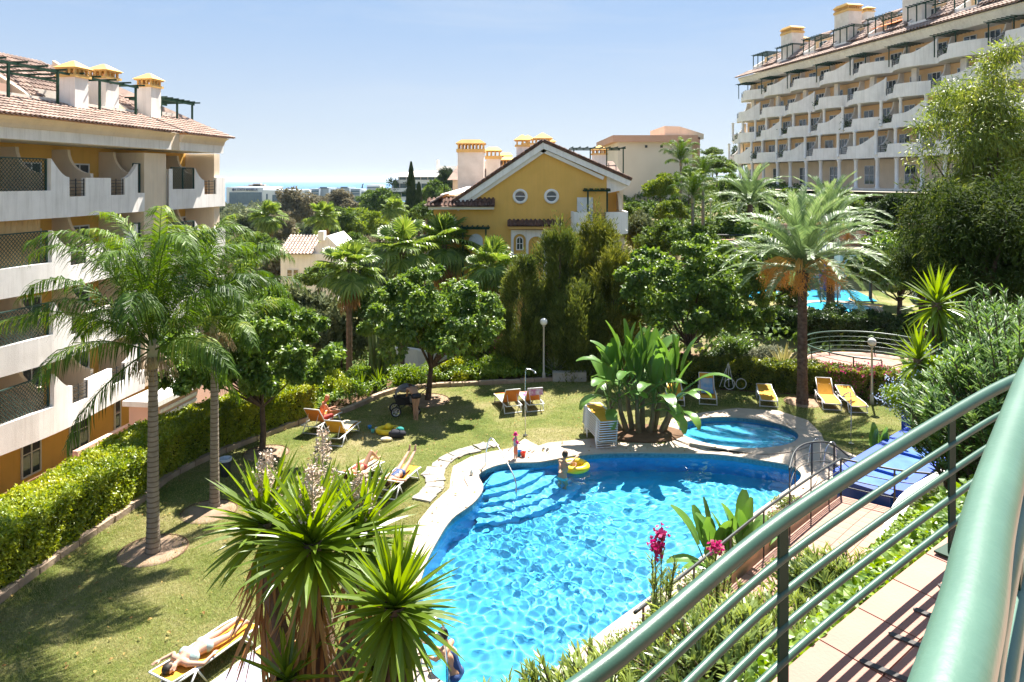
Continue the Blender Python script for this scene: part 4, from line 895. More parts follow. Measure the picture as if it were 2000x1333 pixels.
# edge tiles along the verges
for (x0,z0,x1,z1) in ((ax,az,lx,lz),(ax,az,rx,rz)):
    n=int(math.hypot(x1-x0,z1-z0)/.3); d=np.array([x1-x0,z1-z0])/n; nn_=np.array([-d[1],d[0]])/np.linalg.norm(d); nn_=nn_ if nn_[1]>0 else -nn_
    for k in range(n):
        c=np.array([x0,z0])+d*(k+.5)+nn_*.07; b=raw(fh); b.tube([(c[0]-d[0]*.5+nn_[0]*.02,.3,c[1]-d[1]*.5+nn_[1]*.02),(c[0]+d[0]*.5,.3,c[1]+d[1]*.5)],[.085,.075],7); part('roof_tile',b,M_tiledark,OH,True,True)
    # rows behind
    ca_=math.cos(0); 
def roofplane(x0,z0,x1,z1,v0,v1,m,nn=0):
    """tiles on a plane sloping in x; eave at (x1,z1)"""
    f2=lambda u,v,w_: (v,YD-u,w_)
    rooftiles(OH,f2,v0,v1,x1,z1+.02,x0,z0+.02,m,nn,pitch=.26,course=.42,r=.09)
roofplane(ax,az,rx,rz,.2,-17.8,M_tile); roofplane(ax,az,lx,lz,.2,-17.8,M_tile)
# white eave box at right
b=raw(fh); b.prism([(xR+.0,hz_(343)),(rx-.1,rz-.05),(rx-.1,hz_(362)),(rx-.5,hz_(372)),(xR+.02,hz_(378))],'y',-18,-.05); part('eave_box',b,M_white,OH,world=True)
# lower left pent roof
rooftiles(OH,fh,hx(835),hx(967),.65,hz_(403),.0,hz_(388),M_tiledark,0,pitch=.24,course=.35); hbox('pent_cornice',hx(838),hx(965),.01,.5,hz_(409),hz_(404),M_trim)
f3=lambda u,v,w_:(v,YD-u,w_); rooftiles(OH,f3,.5,-17,hx(833),hz_(403),hx(868),hz_(382),M_tile,0,pitch=.26)
b=raw(fh); b.hexa([(hx(850),-3,hz_(386)),(hx(880),-3,hz_(386)),(hx(938),-12,hz_(340)-1.2),(hx(896),-12,hz_(340)-1.2)],[(hx(850),-3,hz_(382)),(hx(880),-3,hz_(382)),(hx(938),-12,hz_(336)-.9),(hx(896),-12,hz_(336)-.9)]); part('side_roof',b,M_trim,OH,world=True)
# round windows
for px in (1016,1077):
    c=(hx(px),hz_(384)); b=raw(fh); n=28
    V=[];F_=[]
    for r_,v in ((.44,0),(.44,.1),(.29,.1),(.29,-.05)): V+=[(c[0]+r_*math.cos(2*PI*i/n),v,c[1]+r_*math.sin(2*PI*i/n)) for i in range(n)]
    for q in range(3): F_+=[[q*n+i,(q+1)*n+i,(q+1)*n+(i+1)%n,q*n+(i+1)%n] for i in range(n)]
    b.add(V,F_); b.bx(c[0]-.29,c[0]+.29,.0,.05,c[1]-.03,c[1]+.03); f=part('window',b,M_white,OH,True,world=True)
    b=raw(fh); V=[(c[0]+.3*math.cos(2*PI*i/n),.015,c[1]+.3*math.sin(2*PI*i/n)) for i in range(n)]; b.add(V,[list(range(n))]); link('pane',b.mesh('pane',M_glass,False,OH.location),f)
# balcony
zb,zt=hz_(455),hz_(413); bu0,bu1=hx(1117),hx(1222)
P=[(bu0,0.05),(bu0,.9),(bu0+.15,1.05),(bu0+.8,1.1)]; b=raw(fh); b.wallstrip([(bu0,-.0),(bu0,.8),(bu0+.08,1.0),(bu0+.25,1.1),(hx(1146),1.1)],zb,[zt]*5,.14); part('balcony_parapet',b,M_white,OH,world=True)
b=raw(fh); b.wallstrip([(hx(1178),1.1),(bu1-.6,1.1),(bu1-.2,.95),(bu1-.03,.6),(bu1,.1),(bu1,-2.5)],zb,[zt]*6,.14); part('balcony_parapet',b,M_white,OH,world=True)
b=raw(fh); b.wallstrip([(hx(1146),1.1),(hx(1178),1.1)],zb,[zb+.62]*2,.14); part('balcony_parapet',b,M_white,OH,world=True)
hbox('balcony_floor',bu0+.05,bu1-.05,0.01,1.03,zb+.02,zb+.2,M_white); grille(OH,fh,hx(1146),hx(1178),1.1,zb+.64,zt-.0,5)
pergola(OH,fh,hx(1138),hx(1188),1.0,-.0+.1,hz_(374),zt-.1,2,5)
b=raw(fh); b.bx(hx(1127),hx(1158),.01,.05,zt-.6,hz_(386)); part('door',b,M_shutter,OH,world=True,label='white shuttered balcony door')
b=raw(fh); b.prism([(-2.6,zt),(-2.6,hz_(376)),(-1.6,hz_(376))]+[(-1.6+1.3*math.sin(PI/2*i/7),hz_(376)-1.3*(1-math.cos(PI/2*i/7))) for i in range(1,8)]+[(.3,zt)],'x',bu1-.35,bu1-.15); part('scroll_wall',b,M_cream,OH,world=True)
hbox('lower_balcony_wall',bu0+.4,hx(1216),.0,.7,hz_(476),zb-.25,M_cream); hbox('lower_wall',hx(1190),hx(1218),-2,-.05,-2,hz_(478),M_cream)
# arched white panel with tiled canopy
z0,z1=hz_(548),hz_(449); wx0,wx1=hx(998),hx(1086)
def archpoly(u0,u1,zs,zt,n=10):
    r_=(u1-u0)/2; return [(u0,zs),(u1,zs)]+[(u0+r_+r_*math.cos(PI*i/n),zt-r_+r_*math.sin(PI*i/n)) for i in range(n+1)]
b=raw(fh); mbp=MB()
outer=[(wx0,z0),(wx1,z0),(wx1,z1),(wx0,z1)]; holes=[archpoly(hx(1003),hx(1027),hz_(497),hz_(457)),archpoly(hx(1032),hx(1061),z0+.05,hz_(462)),archpoly(hx(1065),hx(1084.),hz_(497),hz_(457))]
q=MB(); fill(q,outer,holes,0.); A_=np.concatenate(q.V); T2=q.P[0]
b.add([(x,.16,z) for x,z,_ in A_],[T2]); 
for h_ in [outer]+holes:
    k=len(h_); b.add([(x,.16,z) for x,z in h_]+[(x,.0,z) for x,z in h_],[[i,(i+1)%k,k+(i+1)%k,k+i] for i in range(k)])
part('arched_surround',b,M_white,OH,world=True)
for a0,a1 in ((1008,1022),(1069,1083)):
    b=raw(fh); P=archpoly(hx(a0),hx(a1),hz_(489),hz_(462)); Pi=archpoly(hx(a0+1.8),hx(a1-1.8),hz_(487),hz_(464.5)); q=MB(); fill(q,P,[Pi],0.); A_=np.concatenate(q.V); b.add([(x,.06,z) for x,z,_ in A_],[q.P[0]]); b.bx(hx((a0+a1)/2)-.02,hx((a0+a1)/2)+.02,.02,.06,hz_(487),hz_(465)); b.bx(hx(a0+1.8),hx(a1-1.8),.02,.06,hz_(476)-.02,hz_(476)+.02); f=part('window',b,M_white,OH,world=True)
    b=raw(fh); k=len(Pi); b.add([(x,.012,z) for x,z in Pi],[list(range(k))]); link('pane',b.mesh('pane',M_glass,False,OH.location),f)
hbox('canopy_bracket',hx(994),hx(1098),.01,.5,hz_(446.5),hz_(442),M_gold); rooftiles(OH,fh,hx(991),hx(1100),.62,hz_(441),.0,hz_(430),M_tiledark,0,pitch=.24,course=.3)
# left side: lunette, small pergola, arched window
b=raw(fh); P=archpoly(hx(862),hx(893),hz_(445),hz_(421)); b.prism(P,'y',.01,.08); part('lunette',b,M_white,OH,world=True)
b=raw(fh); P=archpoly(hx(916),hx(943),hz_(490),hz_(457)); b.prism(P,'y',.01,.06); part('window',b,M_shutter,OH,world=True)
pergola(OH,fh,hx(900),hx(957),1.1,.2,hz_(446),-1,2,6)
# roof chimneys behind the ridge
chimney(OH,fh,hx(1064),-3,az-1.2,hz_(280),.9,.9); chimney(OH,fh,hx(1081),-7,az-1.6,hz_(290)+.3,.8,.8); chimney(OH,fh,hx(1023),-5.5,az-2,hz_(292)+.4,.8,.8)
# row of houses behind: big white chimney shafts
BR_=thing('rear_house_row','pale rear houses with broad ochre-capped shafts left of the ochre gable','house',(-4,60,0))
for (a0,a1,pt,pb,d,lab) in ((893,948,276,352,56,1),(948,979,290,352,59,1),(976,1000,300,352,63,1),(980,1004,308,352,61,1)):
    x0=(a0-1000)*d/F; x1=(a1-1000)*d/F; zt_=CH-(pt-HY)*d/F; f4=lambda u,v,w_:(u,d-v,w_); chimney(BR_,f4,(x0+x1)/2,0,0,zt_-.9,x1-x0-.2,1.7,False)
b=MB(); b.bx(-4.8,9,58,66,-4,9.0); part('wall',b,M_cream,BR_,world=True); b=MB(); b.hexa([(-5.2,57.6,9),(9.2,57.6,9),(9.2,66,9),(-5.2,66,9)],[(-4.4,61,10.6),(8.6,61,10.6),(8.6,62.5,10.6),(-4.4,62.5,10.6)]); part('roof',b,M_tile,BR_,world=True)
f5=lambda u,v,w_:(u,62-v,w_); pergola(BR_,f5,4.8,9.2,4,1,CH+50*62/F+.3,9,4,8); chimney(BR_,f5,7.3,2,8.5,11.1,1.1,1.1); chimney(BR_,f5,1.3,3,10,11.9,.9,.9)
# blank cream block
CB=thing('blank_block','tall plain cream block with terracotta parapet and two tiny square openings','apartment block',(16,75,6))
dd=75; b=MB(); b.bx((1207-1000)*dd/F,(1352-1000)*dd/F,dd,dd+14,-2,CH+74*dd/F); part('wall',b,M_cream2,CB,world=True)
b=MB(); b.bx((1196-1000)*dd/F,(1361-1000)*dd/F,dd-.5,dd+14.2,CH+74*dd/F,CH+87*dd/F); part('parapet',b,mat('terracotta_render',(.62,.37,.26),.9,.2,(.56,.33,.23),1,.2,30),CB,world=True)
b=MB(); b.bx((1353-1000)*dd/F,(1377-1000)*dd/F,dd+2,dd+14,-2,CH+86*dd/F); part('side_wing',b,MATS['terracotta_render'],CB,world=True)
b=MB(); b.hexa([(16.4,dd+2,13.4),(18.0,dd+2,13.4),(18.0,dd+10,13.4),(16.4,dd+10,13.4)],[(16.4,dd+2,14.8),(18.0,dd+2,14.75),(18.0,dd+10,14.75),(16.4,dd+10,14.8)]); b.hexa([(18.01,dd+2,13.4),(20.6,dd+2,13.4),(20.6,dd+10,13.4),(18.01,dd+10,13.4)],[(18.01,dd+2,14.75),(20.6,dd+2,13.95),(20.6,dd+10,13.95),(18.01,dd+10,14.75)]); part('roof_house',b,M_cream,CB,world=True)
for px in (1262,1292): b=MB(); b.bx((px-2.5-1000)*dd/F,(px+2.5-1000)*dd/F,dd-.02,dd+.05,CH+(HY-289)*dd/F,CH+(HY-284)*dd/F); part('window',b,M_iron,CB,world=True)
# ---------------------------------------------------------------- WHITE VILLA IN THE VALLEY
VD=66.; vx=lambda px:(px-1000)*VD/F; vz=lambda py:CH-(py-HY)*VD/F
WV_=thing('white_villa','white villa with pale tiled roof among the palms in the valley','house',(vx(610),VD,-6))
b=MB(); b.bx(vx(548),vx(660),VD,VD+8,-8,vz(496)); part('wall',b,M_white,WV_,world=True)
b=MB(); b.prism([(vx(610),vz(498)),(vx(662),vz(498)),(vx(662),vz(488)),(vx(636),vz(462)),(vx(610),vz(484))],'y',VD+.5,VD+7); part('gable',b,M_white,WV_,world=True)
rooftiles(WV_,lambda u,v,w_:(u,VD-v,w_),vx(545),vx(612),.5,vz(496),-3.2,vz(465),mat('pale_roof_clay',(.58,.46,.39),.9,.2,(.46,.36,.3),2,.4,25,island=.2),0,pitch=.3,course=.45,r=.11)
b=MB(); b.bx(vx(622),vx(633),VD-.2,VD+.8,vz(470),vz(452)); part('chimney',b,M_white,WV_,world=True)
fv=lambda u,v,w_:(u,VD-v,w_)
for px in (566,578,600,645): window(WV_,fv,vx(px),.0,vz(545),.55,.9,mull=0,horiz=1,d=.08)
# ---------------------------------------------------------------- HILLSIDE OFFICE WITH PLANTED DECKS
OD=245.; ox=lambda px:(px-1000)*OD/F; oz=lambda py:CH-(py-HY)*OD/F
OF=thing('terraced_office','white stepped office with planted decks and a flat projecting roof beyond the cypresses','office building',(ox(830),OD,-4))
M_gl2=mat('tinted_glass',(.03,.10,.11),.15,.7,(.06,.15,.15),.4)
for k,(x0,x1,py0,py1) in enumerate([(769,905,359,346),(756,905,375,361),(745,905,392,378)]):
    b=MB(); b.bx(ox(x0),ox(x1),OD-1+k*-1.5,OD+25,oz(py0),oz(py0)+1.3); part('deck_band',b,M_white,OF,world=True)
    b=MB(); b.bx(ox(x0+8),ox(x1),OD+1,OD+24,oz(py0)+1.31,oz(py1)+.4); part('glazing',b,M_gl2,OF,world=True)
    for j in range(9): b=MB(); xx=ox(x0+10+j*14); b.bx(xx-.15,xx+.15,OD+.8,OD+.98,oz(py0)+1.3,oz(py1)+.4); part('mullion',b,M_white,OF,world=True)
b=MB(); b.hexa([(ox(762),OD-2,oz(346)),(ox(905),OD-2,oz(346)),(ox(905),OD+26,oz(346)),(ox(768),OD+26,oz(346))],[(ox(764),OD-1,oz(342)),(ox(905),OD-1,oz(342)),(ox(905),OD+20,oz(332)),(ox(800),OD+20,oz(332))]); part('roof',b,M_trim,OF,world=True)
b=MB(); b.bx(ox(848),ox(905),OD+8,OD+20,oz(334),oz(324)); b.bx(ox(848),ox(853),OD+7,OD+8,oz(330),oz(311)); part('roof_plant',b,M_white,OF,world=True)
b=MB(); r_=np.random.default_rng(8)
c=np.array([(ox(x),OD-1.5,oz(y)) for x,y in zip(r_.uniform(758,800,10),[357,357,373,373,373,357,373,373,357,373])]); V,F_=scatter(tpl_diamond(.6),np.repeat(c,60,0)+r_.normal(0,.5,(600,3)),rdir(r_,600),rdir(r_,600),.8); part('deck_plants',MB().add(V,F_),M_potleaf,OF,world=True)
# ---------------------------------------------------------------- COMMERCIAL BUILDINGS BY THE SEA
SD=700.; sx=lambda px,d=SD:(px-1000)*d/F; sz=lambda py,d=SD:CH-(py-HY)*d/F
M_far=mat('pale_panel',(.66,.68,.70),.7,.3,(.6,.62,.65),.05); M_fgl=mat('curtain_glass',(.025,.075,.13),.2,.7,(.05,.12,.17),.08)
M_lett=mat('sign_blue',(.02,.035,.10),.5,.3)
def sign(txt,px0,px1,pyb,pyt,d,label,front):
    c=bpy.data.curves.new('sign','FONT'); c.body=txt; c.extrude=.25; c.offset=.012; c.size=1; o=bpy.data.objects.new('sign_tmp',c); COL.objects.link(o); o.rotation_euler=(R(90),0,0)
    bpy.context.view_layer.update(); me=bpy.data.meshes.new_from_object(o.evaluated_get(bpy.context.evaluated_depsgraph_get())); bpy.data.objects.remove(o)
    V=np.empty(len(me.vertices)*3); me.vertices.foreach_get('co',V); V=V.reshape(-1,3); mn=V.min(0);mx=V.max(0); kx=(sx(px1,d)-sx(px0,d))/(mx[0]-mn[0]); kz=(sz(pyt,d)-sz(pyb,d))/(mx[1]-mn[1])
    W_=np.column_stack([(V[:,0]-mn[0])*kx,V[:,2]*1.,(V[:,1]-mn[1])*kz]); me.vertices.foreach_set('co',W_.reshape(-1)); me.materials.clear(); me.materials.append(M_lett); me.update()
    s=link('sign',me,None,(sx(px0,d),d-front,sz(pyb,d))); return setp(s,label,'sign')
def commercial(label,x0,x1,pyt,pyb,d,dep,glass,extra=None):
    t=thing('commercial_building',label,'commercial building',(sx((x0+x1)/2,d),d,sz(pyb,d)))
    b=MB(); b.bx(sx(x0,d),sx(x1,d),d,d+dep,sz(pyb+6,d),sz(pyt,d)); part('wall',b,M_far,t,world=True)
    for (a,c,y0,y1,n) in glass:
        for k in range(n):
            w_=(c-a)/n; b=MB(); b.bx(sx(a+w_*k+.15*(n>1),d),sx(a+w_*(k+1)-.15*(n>1),d),d-.5,d-.1,sz(y1,d),sz(y0,d)); part('window',b,M_fgl,t,world=True)
    return t
commercial('white department store with one dark glass wall and a blue name sign on top',442,514,366,404,700,60,[(448,511.5,376,400,9)])
b=MB(); 
t=thing('hotel_block','pale pink stepped building on the shore behind the department store','building',(sx(478,760),760,-18)); 
for x0,x1,y in ((446,508,368),(455,503,364),(465,497,361),(474,489,359)): b=MB(); b.bx(sx(x0,760),sx(x1,760),760+y*.1,790,-25,sz(y,760)); part('storey',b,mat('shore_pink',(.62,.5,.44),.8,.2),t,world=True)
sign('COSTA MARBELLA',464,504,373.2,368.6,700,'dark blue roofline lettering over the department store glass',1.2)
b=MB(); b.tube([(sx(457,700),698.6,sz(371,700)),(sx(457,700),698.2,sz(371,700))],1.35,14); b.bx(sx(460.5,700),sx(461.6,700),698.2,698.7,sz(373,700),sz(369,700)); b.bx(sx(461.6,700),sx(463,700),698.2,698.7,sz(373,700),sz(372.2,700)); single('sign',b,M_lett,'dark round emblem at the left of the department store lettering','sign')
commercial('long low white supermarket building with glass bays and a blue name sign',514,600,371.5,403,690,50,[(520,523,379,394,1),(532,577,381,394.5,4)])
sign('HIPERCOR',538,572,380.2,374.4,690,'dark blue lettering on the supermarket wall',1.2)
M_off=mat('blue_panel',(.26,.31,.38),.5,.4,(.32,.37,.43),.05)
for k,(x0,x1,yt,lab) in enumerate([(595,604,371,'narrow dark end tower of the blue-grey office row'),(604,623,369,'striped office block left of the flat-topped tower'),(622,642,367,'flat-topped blue-grey office tower at the middle of the row'),(642,664,370,'striped office block right of the flat-topped tower'),(663,682,366.5,'second flat-topped tower of the office row'),(682,703,369,'striped office block at the right end of the row'),(703,716,372,'slim white office building beside the crane'),(716,742,362,'pale tall building at the right end of the shore')]):
    d=640+8*k; t=thing('office_building',lab,'office building',(sx((x0+x1)/2,d),d,-15)); b=MB(); b.bx(sx(x0,d),sx(x1,d),d,d+30,-22,sz(yt,d)); part('wall',b,M_far if k in(6,7,0) else M_off,t,world=True)
    for j in range(5):
        if k in (2,4): 
            b=MB(); b.bx(sx(x0+3,d),sx(x1-3,d),d-.4,d-.05,sz(yt+1.5,d),sz(yt,d)+.6); part('parapet',b,M_fgl,t,world=True); break
        b=MB(); z=sz(yt+4+5*j,d); b.bx(sx(x0+.8,d),sx(x1-.8,d),d-.5,d-.1,z-1.2,z); part('window',b,M_fgl,t,world=True)
b=MB(); b.tube([(sx(708,720),720,-15),(sx(708,720),720,sz(360,720))],.5,4); b.tube([(sx(706,720),720,sz(368,720)),(sx(710,720),720,sz(359,720))],.35,4); single('tower_crane',b,M_iron,'thin construction crane among the shore buildings','crane')
# ---------------------------------------------------------------- UPPER POOL TERRACE
def at(px,py,z): return G(px,py,z)
UP=thing('upper_pool','turquoise upper pool glimpsed behind the trees at right','swimming pool',(17,49,1))
b=MB(); b.add([(14.5,47.5,1.06),(24,47.0,1.06),(25,53.5,1.06),(13,54,1.06)],[[0,1,2,3]]); part('pool_surface',b,mat('upper_pool_water',(.06,.42,.62),.08,.6,(.05,.36,.58),.6,.15,3),UP,world=True)
b=MB(); b.bx(13,27,53.6,53.9,1,3.4); part('pool_wall',b,mat('pale_aqua_render',(.42,.58,.60),.8,.2),UP,world=True)
b=MB(); b.bx(22.4,22.9,50,50.5,1,3.9); part('pillar',b,M_white,UP,world=True); b=MB(); b.bx(26.6,28.2,47.5,48,1,4.2); part('wall',b,M_white,UP,world=True)
SP=thing('plunge_pool','small round turquoise pool on the upper lawn behind the date palm','swimming pool',(20.4,44.8,1)); b=MB(); n=30
b.lathe([(2.5,0),(2.5,.09),(1.9,.09),(1.9,.0)],(20.4,44.8,.99),30,False); part('rim',b,M_deck,SP,world=True); b=MB(); b.lathe([(1.92,0),(.02,0)],(20.4,44.8,1.04),30,False); part('pool_surface',b,MATS['upper_pool_water'],SP,world=True)
b=MB(); fill(b,[(17,40.6),(34,40.6),(36,52),(26,52),(24,46.8),(15,46.5),(13,41.5)],[],1.03); structure('upper_lawn',b,m_lawn)
# stone retaining wall with coping and railing
M_rub=mat('rubble_stone',(.36,.24,.16),.95,.1,(.24,.16,.11),2.5,.9,6)
RW=thing('retaining_wall','tall brown rubble stone wall behind the date palm crown','wall',(26,54,1)); b=MB(); b.bx(20,46,55,56.2,.5,5.6); part('stonework',b,M_rub,RW,world=True)
rr=np.random.default_rng(4)
for k in range(150):
    x=20.3+rr.uniform(0,19); z=1+rr.uniform(0,4.4); a=rr.uniform(.22,.45); h_=rr.uniform(.16,.3); P=[(x+a*math.cos(q)*rr.uniform(.8,1.1),z+h_*math.sin(q)*rr.uniform(.8,1.1)) for q in np.arange(7)*2*PI/7]; b=MB(); b.prism(P,'y',54.93-rr.uniform(0,.03),54.999); part('stone',b,M_stone,RW,world=True)
b=MB(); b.bx(13,46,53.4,54.9,3.6,3.9); part('ledge',b,M_pink,RW,world=True)
RW2=thing('stair_wall','brown stone stair wall with utility boxes left of the upper pool','wall',(13,52,1)); b=MB(); b.bx(12.6,16.4,52.6,53.4,.5,4.6); part('stonework',b,M_rub,RW2,world=True)
for x in (14.6,15.4,16.1): b=MB(); b.bx(x-.22,x+.22,52.5,52.59,2.4,3.3); part('utility_box',b,M_trim,RW2,world=True)
railing('upper_railing','dark railing on the ledge above the upper pool',[(13,53.5,4.9),(22,53.5,4.9),(32,53.5,4.9),(40,53.5,4.9)],[0,.6,1.2,1.8,2.4,2.9],1.0,.04,(.3,.6),.02,M_iron,M_iron,(.06,.03),False)
railing('upper_railing','low railing along the foot of the upper lawn by the round tree',[(21,39.6,1.5),(25,39.6,1.5),(30,40.2,1.6),(36,41,1.7)],[0,.5,1,1.5,2,2.5],.9,.035,(.3,.6),.015,M_greend,M_greend,(.05,.02),False)
# blue slide column behind the palm
b=MB(); b.tube(smoothline([(22.5,51,1),(22.3,51.2,4.2),(21.9,51.5,5.4)],4),[.55]*4+[.4]*5,10); single('blue_column',b,M_blue,'cobalt blue waterfall column seen through the date clusters','water feature',True)
# pink footpath and walls below the ochre house
b=MB(); b.add([(2.0,36.5,-.6),(8,34.5,-.3),(12,44,.9),(7,47,.4)],[[0,1,2,3]]); structure('garden_path',b,M_terra)
b=MB(); P=[(-7.5,38.5),(-5,38),(-3,38.4),(-1,38.2)]; b.wallstrip(smoothline([(a,c,0) for a,c in P],5),-3,[-.15+.25*math.sin(i*.5) for i in range(16)],.3) if False else b.wallstrip([tuple(q[:2]) for q in smoothline([(a,c,0) for a,c in P],5)],-3.2,[-.2+.3*math.sin(i*.45) for i in range(16)],.3); single('curved_wall',b,M_white,'curvy cream wall glimpsed under the shade tree','wall')
# ================================================================ PLANTS
def nrm(a): return a/(np.linalg.norm(a,axis=-1,keepdims=True)+1e-9)
TPL={}
def tpl_diamond(w=.5): return np.array([(0,0,0),(w/2,.42,.06),(0,1,-.04),(-w/2,.42,.06)]),np.array([[0,1,2,3]])
def tpl_leaf(w=.6,fold=.1,droop=.18): # 6 vert leaf, folded along the midrib and drooping
    V=np.array([(0,0,0),(w*.42,.28,fold*.7),(w*.5,.55,fold),(0,1,-droop),(-w*.5,.55,fold),(-w*.42,.28,fold*.7),(0,.45,0.)])
    return V,[np.array([[0,1,6],[1,2,6],[2,3,6],[3,4,6],[4,5,6],[5,0,6]])]
def tpl_lance(w=.16,droop=.15):
    V=np.array([(-w*.2,0,0),(w*.2,0,0),(-w/2,.35,0.03),(w/2,.35,0.03),(-w*.4,.7,-.3*droop),(w*.4,.7,-.3*droop),(0,1,-droop)])
    return V,[np.array([[0,1,3,2],[2,3,5,4]]),np.array([[4,5,6]])]
def scatter(tpl,pos,ydir,nor,size):
    V,F_=tpl; F_=F_ if isinstance(F_,list) else [F_]
    y=nrm(ydir); x=nrm(np.cross(y,nor)); z=np.cross(x,y); n=len(pos); size=np.broadcast_to(size,(n,))
    W_=V[None,:,0,None]*x[:,None]+V[None,:,1,None]*y[:,None]+V[None,:,2,None]*z[:,None]
    W_=W_*size[:,None,None]+pos[:,None]
    k=len(V); off=(np.arange(n)*k)[:,None,None]
    return W_.reshape(-1,3),[(f[None]+off).reshape(-1,f.shape[1]) for f in F_]
def join(parts_):
    Vs=[];Fs=[];n=0
    for V,F_ in parts_:
        Vs.append(V); Fs+=[f+n for f in F_]; n+=len(V)
    return np.concatenate(Vs),Fs
def rdir(r,n): return nrm(r.normal(size=(n,3)))
def clumps(r,rad,m,inner=.5,zmin=-1.,power=1.):
    o=[]
    while len(o)<m:
        d=rdir(r,1)[0]
        if d[2]<zmin: continue
        o.append(d*np.array(rad)*r.uniform(inner,1)**power)
    return np.array(o)
def crown(r,cl,cr,per,size,tpl,up=.5,out=.6,droop=.0,jit=.25,surf=.45):
    """leaves over many clumps: cl centres (m,3), cr radii (m,)"""
    m=len(cl); cr=np.broadcast_to(cr,(m,)); n=m*per; c=np.repeat(cl,per,0); rr=np.repeat(cr,per)
    d=rdir(r,n); rad=rr*(surf+(1-surf)*r.uniform(0,1,n)**.6); p=c+d*rad[:,None]*np.array([1,1,.8])
    y=d*out+rdir(r,n)*.7+np.array([0,0,-droop]); no=d*.5+np.array([0,0,up])+rdir(r,n)*.55
    return scatter(tpl,p,y,no,size*r.uniform(1-jit,1+jit,n))
def limb(mb,a,b,r0,r1,bend=.12,rs=None,n=6):
    a=np.array(tuple(a),float); b=np.array(tuple(b),float); m_=(a+b)/2+(rs.normal(0,bend,3)*np.linalg.norm(b-a) if rs is not None else 0)
    mb.tube([a,m_,b],[r0,(r0+r1)/2,r1],n,False)
def tree(name,label,cat,base,h0,cen,rad,m,cr,per,size,lm,tpl=None,tr=.12,seed=1,trunks=1,group=None,inner=.5,zmin=-.7,up=.5,droop=.1,bark=None,lean=(0,0),surf=.45,limbs=14,out=.6,shoots=0):
    """trunk to height h0, then limbs to leaf clumps; cen is the crown centre relative to base"""
    r=np.random.default_rng(seed); t=thing(name,label,cat,base,0,group); cen=np.array(cen,float)
    cl=clumps(r,rad,m,inner,zmin)+cen; tb=MB(); fork=np.array([lean[0],lean[1],h0])
    for k in range(trunks):
        o_=r.normal(0,.25,2) if trunks>1 else (0,0); q=np.array([o_[0]*.4,o_[1]*.4,-.15]); f=fork+np.array([o_[0],o_[1],0])
        tb.tube([q,q*[1,1,0]*.7+[0,0,h0*.06],(q+f)/2+r.normal(0,.04,3),f],[tr*1.5,tr*1.1,tr*.95,tr*.8],9,False)
        sel=r.choice(m,min(m,limbs),replace=False)
        for i in sel[k::trunks]: limb(tb,f,cl[i],tr*.45,tr*.1,.07,r,5)
    part('trunk',tb,bark or M_bark,t,True)
    rc=r.uniform(.7,1.3,m)*cr
    if shoots: d_=clumps(r,np.array(rad)*1.22,shoots,.88,-.3)+cen; cl=np.vstack([cl,d_]); rc=np.r_[rc,r.uniform(.3,.55,shoots)*cr]
    V,F_=crown(r,cl,rc,per,size,tpl or tpl_leaf(),up,out,droop,surf=surf)
    link('crown',mkmesh('crown',V,F_,lm),t); return t
# ---- palms
def frond_pts(L_,el,bend,n=12,pw=1.):
    """rachis in the x-z plane"""
    P=[np.zeros(3)]; a=el
    for i in range(n):
        P.append(P[-1]+np.array([math.cos(a),0,math.sin(a)])*L_/n); a-=bend/n*((.5+1.0*i/n) if pw==1 else (pw+1)*(i/n)**pw)
    return np.array(P)
def feather(L_,el,bend,nl,ll,lw,plume,hang,m,seed=0,vee=.5,start=.12,rr=.022,pw=1.):
    r=np.random.default_rng(seed); P=frond_pts(L_,el,bend,12,pw); mb=MB().tube(P,np.linspace(rr,.004,len(P)),5,False)
    s=np.linspace(start,.995,nl); d=np.linspace(0,1,len(P)); VV=[];FF=[]; n=0
    for k,t in enumerate(s):
        c=np.array([np.interp(t,d,P[:,i]) for i in range(3)]); c2=np.array([np.interp(min(t+.03,1),d,P[:,i]) for i in range(3)]); T=nrm(c2-c if t<.97 else c-np.array([np.interp(t-.03,d,P[:,i]) for i in range(3)]))
        up=np.cross(T,[0,1.,0]); up=up if up[2]>0 or abs(up[2])<.01 else -up
        for sd in (-1,1):
            le=ll*(.45+.55*math.sin(PI*min(1,(t-start)/(1-start)*.85+.12)))*r.uniform(.85,1.1)
            a=r.uniform(-plume,plume)+vee; fwd=.75+.5*t
            dirv=nrm(np.array([0,sd,0])*math.cos(a)+up*math.sin(a)+T*fwd); q=[c]; v=dirv.copy(); g=hang*r.uniform(.7,1.3)
            for j in range(3):
                q.append(q[-1]+v*le/3); v=nrm(v+np.array([0,0,-g]))
            wd=nrm(np.cross(dirv,up)+r.normal(0,.25,3))*lw/2; ws=[.5,1,.75,0]
            for j in range(3): VV+=[q[j]-wd*ws[j],q[j]+wd*ws[j]]
            VV.append(q[3]); FF+=[[n,n+1,n+3,n+2],[n+2,n+3,n+5,n+4]]; n+=7
    T3=np.array([[7*i+4,7*i+5,7*i+6] for i in range(n//7)]); mb.add(np.array(VV),[np.array(FF),T3])
    me=mb.mesh('frond',m); return me
def trunk_rings(h,r0,r1,rings,lean=(0,0),flare=1.25,n=14,amp=.04):
    k=rings*3; P=[];Rr=[]
    for i in range(k+1):
        t=i/k; r=r0+(r1-r0)*t; r*=1+(flare-1)*math.exp(-t*14); r*=1+(amp if i%3==0 else (-amp*.4 if i%3==1 else 0)); P.append((lean[0]*t*t,lean[1]*t*t,h*t)); Rr.append(r)
    return MB().tube(P,Rr,n)
